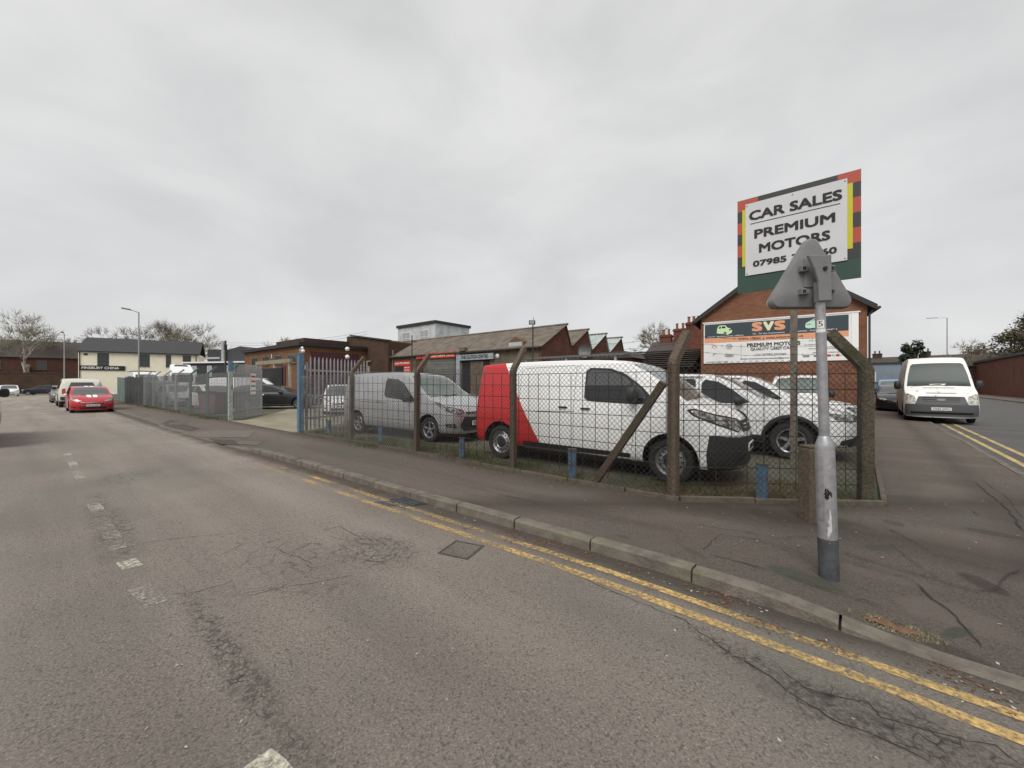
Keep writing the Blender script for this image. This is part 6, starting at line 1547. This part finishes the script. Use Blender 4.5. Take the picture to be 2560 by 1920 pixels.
b = MB(); b.bb(13.7, 16.0, .0, .06, 3.12, 3.56); b.build('red_sign', 'sign_red', cl); ct('Langton Motor Services', 14.85, 3.36, .17, 'sign_white', 2.1, .067)
b = MB(); b.bb(13.7, 14.6, .0, .06, 2.2, 3.08); b.build('red_sign', 'sign_red', cl)
for z, s_ in ((2.95, 'Repairs & MOT'), (2.72, 'Servicing'), (2.50, 'Diagnostics'), (2.30, 'Exhausts')): ct(s_, 14.15, z, .12, 'sign_white', .75, .066)
b = MB(); b.bb(14.7, 15.9, .0, .05, 2.2, 3.08); b.build('dark_window', 'window_glass', cl)
b = MB(); b.bb(16.15, 16.3, .0, .1, 1.0, 4.6); b.build('white_pipe', 'kerb', cl)
b = MB(); b.lathe([(0, 0), (.16, 0), (.18, .04), (.12, .10), (0, .12)], 16, axis='y', c=(3.75, 0, 3.50)); b.build('bulkhead_lamp', 'lampglass', cl, smooth=True)
b = MB(); b.prism([(6.7, .05, 4.0), (7.3, .05, 4.0), (7.3, .05, 4.28), (6.7, .05, 4.28)], (0, .35, 0)); b.build('roof_hopper', 'render_brown', cl)
# low brick annexe, right end, with translucent lean-to
e = empty('brick_annexe', (cp.x+.4, cp.y-.3, .1), LANG); tag(e, 'low brick annexe with rusty lean-to roof at the right end of the saw-tooth factory', 'building')
b = MB(); b.bb(-5.6, -.4, -5, 0, -.1, 2.95); b.build('wall', 'brick_red', e)
b = MB(); b.prism([(-.42, .15, 3.35), (-5.7, .15, 3.35), (-5.9, .15, 3.10), (-5.9, .15, 3.25), (-5.0, .15, 3.72), (-.42, .15, 3.72)][:0] or [(-.4, .2, 2.96), (-5.75, .2, 2.96), (-5.2, .2, 3.36), (-.4, .2, 3.24)], (0, -5, 0)); b.build('roof', 'slate_brown', e)
b = MB(); b.lathe([(0, .0), (.15, .02), (.32, .10), (.42, .20)], 20, axis='y', c=(-2.9, .30, 3.45)); b.build('satellite_dish', 'sign_back', e, smooth=True)
b = MB(); b.tube([(-2.9, .24, 3.45), (-2.9, .1, 2.9)], .03, 6); b.build('dish_arm', 'galv_dull', e)
e = empty('lean_to', (1.0, 19.2, .1), LANG); tag(e, 'dark corrugated canopy just above the roof of the red and white van', 'canopy')
corr_sheet(e, -4.6, .6, (.0, 2.72), (-1.4, 2.92), 'sheet_dark', pitch=.20)
for x in (-4.3, -1.9, .4): b = MB(); b.bb(x-.05, x+.05, -.15, -.05, -.05, 2.70); b.build('post', 'galv_dull', e)
rl = MB(); rl.prism([(1.6, -.2, CE-.05), (3.0, -.2, CE-.05), (3.0, -.2, CE+.45), (2.3, -.2, CE+.82), (1.6, -.2, CE+.45)], (0, -1.4, 0)); rl = rl.build('roof_light', 'wood_rust', cl)
b = MB(); b.bb(1.7, 2.9, -.2, -.17, CE+.02, CE+.44); b.build('glazing', 'roof_glass', rl)
# --- dark brick parapet wall left of the factory
e = empty('brick_parapet_building', (-15.2, 38.4, .1), LANG); tag(e, 'dark brick building with a sloping parapet between workshop and factory', 'building')
b = MB(); b.prism([(-5.0, 0, -.1), (2.2, 0, -.1), (2.2, 0, 6.35), (1.5, 0, 6.35), (-5.0, 0, 5.4)], (0, -6, 0)); b.build('wall', 'brick_dark', e)
b = MB(); b.beam((1.4, -.1, 6.42), (-5.0, -.1, 5.48), .5, .12); b.build('coping', 'dark_trim', e)
# --- white painted brick block above the roofs
e = empty('white_block', (-8.3, 42.0, .1), LANG); tag(e, 'white painted brick tower block with two windows above the factory roof', 'building')
b = MB(); b.bb(0, 6.7, -5.2, 0, -.1, 8.1); b.build('wall', 'brick_white', e)
b = MB(); b.bb(-.15, 6.85, -5.35, .15, 8.1, 8.4); b.build('roof_edge', 'dark_trim', e)
for x0 in (1.1, 4.35): window(e, x0, x0+1.5, 6.0, 7.5, 0, face=1, glass_m='window_pale')
# --- terraced roofs and chimneys between factory and brick house
e = empty('terraced_house', (12.4, 32.5, .1), LANG+R_(4)); tag(e, 'dark terraced houses with brick chimneys left of the bannered house', 'house')
b = MB(); b.bb(-7, 1.2, -7, 0, -.1, 3.9); b.build('wall', 'brick_dark', e)
b = MB(); b.prism([(-7.2, .3, 3.8), (-7.2, -7.3, 3.8), (-7.2, -3.5, 5.4)], (8.6, 0, 0)); b.build('roof', 'slate_brown', e)
def chimney(par, x, y, z0, z1, w=.8, pots=2, mt='brick_red', pm='chimney_pot'):
    c = MB(); c.bb(x-w/2, x+w/2, y-.35, y+.35, z0, z1); c.bb(x-w/2-.06, x+w/2+.06, y-.41, y+.41, z1-.22, z1-.08); o = c.build('chimney', mt, par)
    for k in range(pots):
        m_ = MB(); xx = x-w/2+w*(k+.5)/pots; m_.lathe([(.13, 0), (.11, .1), (.10, .42), (.13, .45), (.13, .5), (.08, .5)], 10, c=(xx, y, z1)); m_.build('chimney_pot', pm, o, smooth=True)
chimney(e, .3, -3.5, 4.6, 6.0, 1.0); chimney(e, -.9, -3.5, 4.6, 6.45, 1.0); chimney(e, -2.4, -1.2, 3.9, 6.6, 1.1, 3)
# --- tile-roofed outhouse against the bannered house
e = empty('outhouse', (9.0, 20.6, .1), LANG); tag(e, 'low outhouse with layered brown tile roof left of the bannered house', 'outbuilding')
b = MB(); b.bb(-.4, 4.6, -4, 0, -.1, 2.35); b.build('wall', 'brick_dark', e)
for k in range(9):
    b = MB(); b.box(2.05, .28-.36*k, 2.42+.135*k, 5.4, .46, .05, 0); b.build('tile_course', 'slate_brown', e)
for k in range(9):
    b = MB(); b.bb(-.55, 4.65, .02-.36*k-.2, .06-.36*k, 2.30, 2.37+.135*k); b.build('roof_core', 'slate_brown', e)

# --- cream building at the far end of the side street
fp = Vector((-62.5, 55.9)); fd = Vector((.842, .539)); fin = empty('cream_building', (fp.x, fp.y, .1), math.atan2(fd.y, fd.x)); tag(fin, 'cream rendered two-storey building with slate roof and black name board', 'building')
FL, FH = 13.6, 6.3
b = MB(); b.bb(0, FL, 0, 7, -.1, FH); b.build('wall', 'render_cream', fin)
b = MB(); b.prism([(0, 0, FH), (0, 7, FH), (0, 3.5, 8.2)], (.2, 0, 0)); b.build('gable_wall', 'render_cream', fin)
rf = MB(); rf.prism([(-.12, -.25, FH-.12), (-.12, 3.5, 8.45), (-.12, 7.25, FH-.12), (-.12, 7.25, FH+.02), (-.12, 3.5, 8.6), (-.12, -.25, FH+.02)], (FL+.3, 0, 0)); rf = rf.build('roof', 'slate', fin)
for x in (4.2, 10.2): b = MB(); b.box(x, 1.7, 7.5, .35, .15, .12); b.build('roof_vent', 'shutter', fin)
b = MB(); b.bb(-.1, FL+.1, -.32, -.2, FH-.15, FH); b.build('gutter', 'dark_trim', fin)
for x0, x1, zz0 in ((1.95, 3.15, 4.2), (6.5, 7.65, 4.2), (9.55, 10.15, 4.2), (11.6, 12.6, 4.5)):
    window(fin, x0, x1, zz0, 6.05, 0, face=-1, frame_m='dark_trim', mull=0, trans=2 if x0 < 2 else 1)
b = MB(); b.bb(.1, 4.9, -.10, 0, 3.5, 4.2); b.build('name_board', 'ink', fin); text('FINSBURY CHINA', frame((2.3, -.105, 3.85), (1, 0, 0), (0, 0, 1)), .50, 'sign_white', fin, width=3.9, bold=.02)
b = MB(); b.bb(.55, .95, -.08, 0, 5.7, 5.95); b.build('wall_lamp', 'dark_trim', fin)
for x in (FL-.35, .15): b = MB(); b.bb(x-.04, x+.04, -.10, -.02, 0, FH); b.build('downpipe', 'dark_trim', fin)
# --- brick terrace behind the retaining wall
bt0 = Vector((-96, 44.5)); bd = Vector((.80, .60)); br = empty('brick_terrace', (bt0.x, bt0.y, .1), math.atan2(.60, .80)); tag(br, 'dark red brick terrace behind the wall at the far left', 'house')
b = MB(); b.bb(-5, 37.5, 5, 13, -.1, 5.95); b.build('wall', 'brick_terrace', br)
b = MB(); b.prism([(-5.2, 4.7, 5.85), (-5.2, 9, 8.9), (-5.2, 13.3, 5.85)], (43, 0, 0)); b.build('roof', 'slate_brown', br)
for x0 in (12, 16.5, 21, 25.8, 30.4, 34.4): window(br, x0, x0+1.1, 3.9, 5.4, 5, face=-1, frame_m='kerb', glass_m='window_glass', mull=0, trans=1)
rw = empty('retaining_wall', (bt0.x, bt0.y, .08), math.atan2(.60, .80)); tag(rw, 'brown brick retaining wall with white graffiti at the end of the street', 'wall')
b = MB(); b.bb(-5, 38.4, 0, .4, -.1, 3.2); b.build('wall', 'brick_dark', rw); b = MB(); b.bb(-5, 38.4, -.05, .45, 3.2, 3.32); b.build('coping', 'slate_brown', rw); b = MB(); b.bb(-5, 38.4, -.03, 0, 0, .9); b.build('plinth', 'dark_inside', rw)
mb = MB(); rnd = random.Random(12); x = 17.0
for k in range(7):
    P = [(x+.45*rnd.uniform(0, 1), -.02, 1.35+.6*rnd.uniform(0, 1)) for _ in range(5)]; mb.tube(P, .055, 4); x += .62
gg = mb.build('graffiti', 'graffiti', rw)

# ------------------------------------------------------------------ lamps, poles, wires
def street_lamp(x, y, h, arm, adir, label, r0=.085, base=True):
    e = empty('street_lamp', (x, y, .1)); tag(e, label, 'street lamp', 'street lamps')
    mb = MB(); mb.lathe([(0, -.1), (r0, -.1), (r0, 1.15), (r0*.62, 1.28), (r0*.45, h), (0, h)], 14); mb.build('column', 'galv', e, smooth=True)
    mb = MB(); mb.lathe([(r0+.004, -.1), (r0+.004, .42)], 14); mb.build('base_band', 'green_fence', e, smooth=True)
    a = Vector((adir[0], adir[1], 0)).normalized(); mb = MB(); mb.tube([(0, 0, h-.05), (a.x*.25, a.y*.25, h+.06), (a.x*arm*.55, a.y*arm*.55, h+.12)], .03, 6); mb.build('arm', 'galv_dull', e)
    mb = MB(); mb.beam((a.x*arm*.45, a.y*arm*.45, h+.12), (a.x*arm, a.y*arm, h+.2), .22, .07); mb.build('lantern', 'pole_dark', e, bevel=.015)
q = gp(347, 1009, .1); street_lamp(q.x, q.y, 7.0, .95, (-NX-.3, -NY), 'grey street lamp in front of the dark sheet fence')
street_lamp(73.0, 65.1, 12.6, 2.4, (-.74, .67), 'tall street lamp rising behind the white high-roof van', r0=.14)
q = Vector((-60.7, 52.6)); street_lamp(q.x, q.y, 8.3, .8, (.5, -.8), 'street lamp in front of the cream building name board', r0=.11)
def pole(name, x, y, h, r, label, cat, mt='dark_trim'):
    e = empty(name, (x, y, .1)); tag(e, label, cat); mb = MB(); mb.tube([(0, 0, -.1), (0, 0, h)], [r, r*.8], 8); mb.build('shaft', mt, e, smooth=True); return e
e = pole('floodlight_pole', .98, 18.2, 4.25, .035, 'thin dark pole with a small floodlight above the red and white van', 'floodlight')
b = MB(); b.box(-.04, -.04, 4.38, .30, .10, .20, .2); b.build('floodlight', 'dark_trim', e, bevel=.02); b = MB(); b.box(-.055, -.10, 4.38, .22, .012, .14, .2); b.build('lens', 'window_pale', e)
b = MB(); b.tube([(0, 0, 4.2), (.03, 0, 4.62)], .012, 5); b.build('aerial', 'dark_trim', e)
e = pole('signal_pole', -5.75, 22.3, 4.3, .035, 'thin black pole in front of the factory signs', 'pole')
b = MB(); b.bb(0, .28, -.02, .02, 3.9, 3.94); b.build('bracket', 'dark_trim', e)
e = pole('utility_pole', -31.75, 43.0, 6.3, .11, 'dark wooden utility pole beside the black timber building', 'pole', 'slate_brown')
b = MB(); b.box(0, 0, 5.6, .24, .24, .6); b.build('transformer', 'dark_trim', e, bevel=.03)
wire_e = empty('overhead_wires', (-31.75, 43, 6.3)); tag(wire_e, 'thin overhead wires sagging between utility pole and brick workshop', 'wires')
for dz in (0, .25):
    P = []
    for k in range(15):
        f = k/14; P.append((18.5*f, -7.5*f, -.1-dz+.2*f-1.2*4*f*(1-f)*.35))
    mb = MB(); mb.tube(P, .012, 3); mb.build('wire', 'dark_trim', wire_e)
# twin globe lamps on the workshop corner
e = empty('globe_lamp', (-12.45, 29.4, .1)); tag(e, 'pair of white globe lamps on a post beside the maroon roller door', 'lamp')
b = MB(); b.tube([(0, 0, -.1), (0, 0, 4.2)], .04, 8); b.build('post', 'dark_trim', e)
for z in (3.55, 4.15): b = MB(); b.lathe([(0, -.17), (.12, -.12), (.17, 0), (.12, .12), (0, .17)], 14, c=(0, -.06, z)); b.build('globe', 'lampglass', e, smooth=True)
# maroon skip behind the gate leaf
e = empty('waste_skip', (-14.6, 19.9, .1), LANG+R_(10)); tag(e, 'faded maroon steel container behind the notice gate leaf', 'skip')
b = MB(); b.prism([(-.2, -.7, .05), (1.2, -.7, .05), (1.4, -.7, 1.1), (-.4, -.7, 1.1)], (0, 1.4, 0)); b.build('tub', 'maroon_bin', e)
b = MB()
for y in (-.74, .70): b.bb(-.42, 1.42, y, y+.06, 1.06, 1.14)
b.build('rim', 'maroon', e)
for x in (.0, .5, 1.0): b = MB(); b.bb(x, x+.08, -.745, -.70, .08, 1.06); b.build('rib', 'maroon', e)

# ------------------------------------------------------------------ trees
def bare_tree(x, y, h, spread, label, bark='bark', twig='twig', seed=1, levels=5, trunk=.22, tw=5, z=.1, weep=0.0, tr=.011):
    rnd = random.Random(seed); e = empty('bare_tree', (x, y, z)); tag(e, label, 'tree', 'bare trees on the skyline')
    wood, tws = MB(), MB()
    def grow(p, d, L, r, lev):
        n = 3; P = [p]; R = [r]; q = p.copy(); dd = d.copy()
        for i in range(n):
            dd = (dd+Vector((rnd.uniform(-.16, .16), rnd.uniform(-.16, .16), rnd.uniform(-.05, .12)-weep*(levels-lev < 3)))).normalized(); q = q+dd*(L/n); P.append(q.copy()); R.append(r*(1-.35*(i+1)/n))
        (wood if lev > 2 else tws).tube(P, R, 6 if lev > 3 else (4 if lev > 2 else 3), cap=False)
        if lev == 0: return
        k = rnd.choice((3, 3, 4)) if lev > 1 else tw
        for j in range(k):
            a = 2*math.pi*(j+rnd.random())/k; tilt = rnd.uniform(.35, .85)*spread if lev < levels else rnd.uniform(.3, .62)*spread
            ax = dd.orthogonal().normalized(); bx = dd.cross(ax)
            nd = (dd*math.cos(tilt)+(ax*math.cos(a)+bx*math.sin(a))*math.sin(tilt)).normalized()
            f = rnd.uniform(.55, 1.0); base = P[-1] if f > .8 else P[2]
            grow(base, nd, L*rnd.uniform(.60, .82), max(tr, R[-1]*rnd.uniform(.55, .72)), lev-1)
    grow(Vector((0, 0, -.1)), Vector((rnd.uniform(-.06, .06), rnd.uniform(-.06, .06), 1)).normalized(), h*.30, trunk, levels)
    # normalise the height
    zmax = max(v[2] for v in tws.v); k = h/zmax
    for M_ in (wood, tws): M_.v = [(a*k, b_*k, c*k) for a, b_, c in M_.v]
    wood.build('trunk', bark, e, smooth=True, fix=False); tws.build('crown', twig, e, fix=False)
bare_tree(-78.9, 63.0, 13.6, .95, 'pale birch tree behind the graffiti wall, far left', 'birch_bark', 'twig_pale', 6, 5, .36, 14, tr=.017)
bare_tree(-82.0, 73.0, 11.0, 1.0, 'small bare tree between the terrace and the cream building', 'bark', 'twig', 5, 5, .2, 13, tr=.015)
bare_tree(-76.5, 75, 12.8, 1.0, 'bare tree behind the left end of the slate roof', 'bark', 'twig', 8, 5, .24, 13, tr=.015)
bare_tree(-74.0, 79.5, 15.0, 1.0, 'broad bare tree directly above the slate roof of the cream building', 'bark', 'twig', 11, 5, .3, 13, tr=.015)
bare_tree(-67.2, 75.5, 14.6, 1.05, 'reddish bare tree behind the right part of the slate roof', 'bark', 'twig', 14, 5, .26, 13, tr=.015)
bare_tree(-62.6, 74, 13.0, 1.05, 'bare tree at the right end of the cream building', 'bark', 'twig', 17, 5, .22, 13, tr=.015)
bare_tree(-26.5, 46, 7.1, .9, 'twiggy bare crown just over the brick workshop roof', 'bark', 'twig_pale', 19, 4, .12, 16, tr=.014)
bare_tree(17.9, 48.0, 9.4, .85, 'drooping bare birch left of the chimneys', 'bark', 'twig', 23, 5, .2, 14, weep=.07, tr=.014)
def leafy(name, x, y, h, w, label, mt, seed, shape='cone', n=2600, leaf=.22, group=None):
    rnd = random.Random(seed); e = empty(name, (x, y, .1)); tag(e, label, 'tree', group)
    b_ = MB(); b_.tube([(0, 0, -.1), (rnd.uniform(-.1, .1), 0, h*.5), (0, 0, h*.92)], [w*.07, w*.045, .02], 7)
    for k in range(9):
        a = rnd.uniform(0, 6.28); zz = h*rnd.uniform(.2, .75); rr = w*.38*(1-zz/h if shape == 'cone' else .9); b_.tube([(0, 0, zz*.85), (rr*math.cos(a), rr*math.sin(a), zz)], [w*.02, .01], 4)
    b_.build('trunk', 'bark', e)
    clumps = []
    for k in range(34):
        f = rnd.uniform(.08, 1.0); a = rnd.uniform(0, 6.28)
        R = (w/2*(1.04-f)**.75 if shape == 'cone' else w/2*math.sqrt(max(.05, 1-(2*f-1.05)**2)))*rnd.uniform(.45, 1.0); clumps.append((R*math.cos(a), R*math.sin(a), h*(.06+.92*f), w*rnd.uniform(.10, .19)))
    V = []; F = []
    for i in range(n):
        c = rnd.choice(clumps); d = Vector((rnd.gauss(0, 1), rnd.gauss(0, 1), rnd.gauss(0, 1))); d.normalize(); rr = c[3]*rnd.uniform(.35, 1.15)
        p = Vector(c[:3])+d*rr; s_ = leaf*rnd.uniform(.5, 1.2); u = Vector((rnd.uniform(-1, 1), rnd.uniform(-1, 1), rnd.uniform(-.6, .6))).normalized()*s_; w_ = u.cross(d).normalized()*s_*.55
        o = len(V); V += [p-u-w_*.2, p+w_, p+u, p-w_]; F.append((o, o+1, o+2, o+3))
    b_ = MB(); b_.add(V, F); b_.build('crown', mt, e, fix=False)
leafy('conifer', 58.4, 57.5, 7.4, 2.9, 'left of two dark conifers beyond the white high-roof van', 'conifer', 2, 'cone', 2800, .22, 'conifers'); leafy('conifer', 60.9, 58.3, 8.0, 3.2, 'right of two dark conifers beyond the white high-roof van', 'conifer', 4, 'cone', 2800, .22, 'conifers')
leafy('leafy_tree', 81, 63, 9.6, 8.5, 'grey-green evergreen shrub above the brick warehouse roof', 'hedge', 6, 'round', 7000, .22, 'trees over the warehouse'); leafy('leafy_tree', 72.5, 52.5, 11.6, 8, 'green tree at the right edge over the warehouse', 'hedge', 8, 'round', 7000, .22, 'trees over the warehouse')
leafy('leafy_tree', 70.8, 49.5, 13.2, 6.5, 'tallest green tree cut by the right picture edge', 'conifer', 9, 'round', 6500, .22, 'trees over the warehouse')
bare_tree(71.0, 60.0, 8.4, 1.0, 'pale twiggy tree right of the dark conifers', 'bark', 'twig_pale', 31, 5, .2, 9, tr=.014)
bare_tree(78.0, 56.5, 12.5, 1.0, 'bare tree among the evergreens over the warehouse', 'bark', 'twig', 33, 5, .24, 13, tr=.015)
e = empty('far_terrace', (70, 72, .1), RANG+R_(80)); tag(e, 'far row of house roofs with chimneys on the right horizon', 'house')
b = MB(); b.bb(-25, 14, 0, 8, -.1, 4.25); b.build('wall', 'brick_dark', e); b = MB(); b.prism([(-25.3, -.3, 4.2), (-25.3, 4, 6.3), (-25.3, 8.3, 4.2)], (39.6, 0, 0)); b.build('roof', 'slate_brown', e)
for k in range(7): chimney(e, -23+6*k, 4, 5.6, 7.0, 1.2, 2, 'brick_dark', 'slate_brown')

# ------------------------------------------------------------------ ground cover and litter
def scatter(name, mt, n, fn, seed, size, label, cat, lift=.3, flat=False):
    rnd = random.Random(seed); V = []; F = []
    for i in range(n):
        x, y, z = fn(rnd); s_ = size*rnd.uniform(.45, 1.25); a = rnd.uniform(0, 6.28)
        if flat:
            ux, uy = math.cos(a)*s_, math.sin(a)*s_; o = len(V); t = rnd.uniform(-.3, .3)*s_
            V += [(x-ux, y-uy, z+.002), (x+uy*.5, y-ux*.5, z+.003+abs(t)*lift), (x+ux, y+uy, z+.004+abs(t)*lift), (x-uy*.5, y+ux*.5, z+.002)]; F.append((o, o+1, o+2, o+3))
        else:
            o = len(V); lx, ly = rnd.uniform(-.5, .5)*s_, rnd.uniform(-.5, .5)*s_
            V += [(x-.005*math.cos(a), y-.005*math.sin(a), z), (x+.005*math.cos(a), y+.005*math.sin(a), z), (x+lx, y+ly, z+s_)]; F.append((o, o+1, o+2))
    mb = MB(); mb.add(V, F); o = mb.build(name, mt, fix=False); tag(o, label, cat, kind='stuff'); return o
def along(a, c, w0, w1, z=.1):
    a, c = Vector(a), Vector(c); d = (c-a); n = Vector((d.y, -d.x)).normalized()
    def fn(r): t = r.random(); o = w0+(w1-w0)*r.random()**1.5; p = a+d*t+n*o; return p.x, p.y, z
    return fn
def clumpy(fn, seed, k=14, rad=.35):
    r0 = random.Random(seed); C = [fn(r0) for _ in range(k)]
    def g(r): c = r.choice(C); return c[0]+r.gauss(0, rad), c[1]+r.gauss(0, rad), c[2]
    return g
scatter('grass', 'grass', 5200, clumpy(along((2.0, 5.1), (-6.3, 11.8), .08, .7), 3, 26, .22), 5, .10, 'green grass tufts growing behind the chain link fence', 'grass')
scatter('grass', 'grass', 1500, clumpy(along((4.5, 4.95), (2.2, 5.1), .05, .9), 4, 10, .18), 6, .07, 'sparse grass in the fenced corner by the mossy post', 'grass')
scatter('grass', 'grass', 4200, clumpy(along((-11.9, 16.2), (-30, 30.4), -.12, .3), 7, 40, .25), 8, .13, 'mossy grass strip along the weldmesh fence foot', 'grass')
scatter('leaf_litter', 'leaf_litter', 2600, along((4.5, 4.86), (2.1, 5.02), .02, 1.1), 9, .030, 'brown dead leaves lying in the fenced corner', 'leaves', flat=True)
scatter('leaf_litter', 'leaf_litter', 2600, along((2.1, 5.02), (-6.3, 11.7), .05, .6), 10, .028, 'brown dead leaves along the foot of the chain link fence', 'leaves', flat=True)
def gut(r):
    s_ = r.uniform(KP.near((-9, 11.3)), KP.near((3, 1.75))); p, d, n = KP.at(s_); o = -.02-.25*r.random()**1.6; q = p+n*o; return q.x, q.y, .002
scatter('gutter_litter', 'leaf_litter', 1500, clumpy(gut, 21, 60, .06), 11, .016, 'leaf and dirt litter gathered in the gutter', 'litter', flat=True)
scatter('gutter_litter', 'litter_pale', 110, clumpy(gut, 22, 26, .09), 12, .013, 'pale paper scraps in the gutter', 'litter', flat=True, lift=.8)
def onpave(r):
    s_ = r.uniform(KP.near((-9, 11.3)), KP.near((9, 6.9))); p, d, n = KP.at(s_); q0 = p+n*KW; q1 = FP.at(match(s_))[0]; q = q0+(q1-q0)*r.random()**.8; return q.x, q.y, foot_height(q.x, q.y)+.002
scatter('pavement_litter', 'litter_pale', 190, onpave, 13, .014, 'small pale litter specks scattered on the pavement', 'litter', flat=True)
scatter('pavement_litter', 'leaf_litter', 420, onpave, 14, .013, 'brown leaf crumbs scattered on the pavement', 'litter', flat=True)
def onroad(r): p = gp(r.uniform(100, 2300), 1080+820*r.random()**.8); return p.x, p.y, .002
scatter('road_litter', 'litter_pale', 70, onroad, 15, .012, 'tiny pale stones and scraps on the carriageway', 'litter', flat=True)
# worn hollow with rust-brown soil and dead grass near the sign
q = gp(1860+.3165*1180, 1200+.3165*1070, .1)
rnd = random.Random(5); mb = MB(); V = [(q.x, q.y, foot_height(q.x, q.y)+.005)]
for k in range(18):
    t = 2*math.pi*k/18; rr = rnd.uniform(.7, 1.1); dx = .15*math.cos(t)*rr; dy = .05*math.sin(t)*rr; x = q.x+dx*.8+dy*.6; y = q.y-dx*.6+dy*.8; V.append((x, y, foot_height(x, y)+.005))
mb.add(V, [(0, 1+k, 1+(k+1) % 18) for k in range(18)]); mb.build('soil_patch', 'wood_rust', pave)
def hollow(r):
    t = r.uniform(0, 6.28); rr = r.uniform(.7, 1.5); dx = .16*math.cos(t)*rr; dy = .065*math.sin(t)*rr; x = q.x+dx*.8+dy*.6; y = q.y-dx*.6+dy*.8; return x, y, foot_height(x, y)
scatter('dead_grass', 'dead_grass', 520, hollow, 16, .013, 'tuft of dead yellow grass in the pavement hollow near the sign', 'grass')
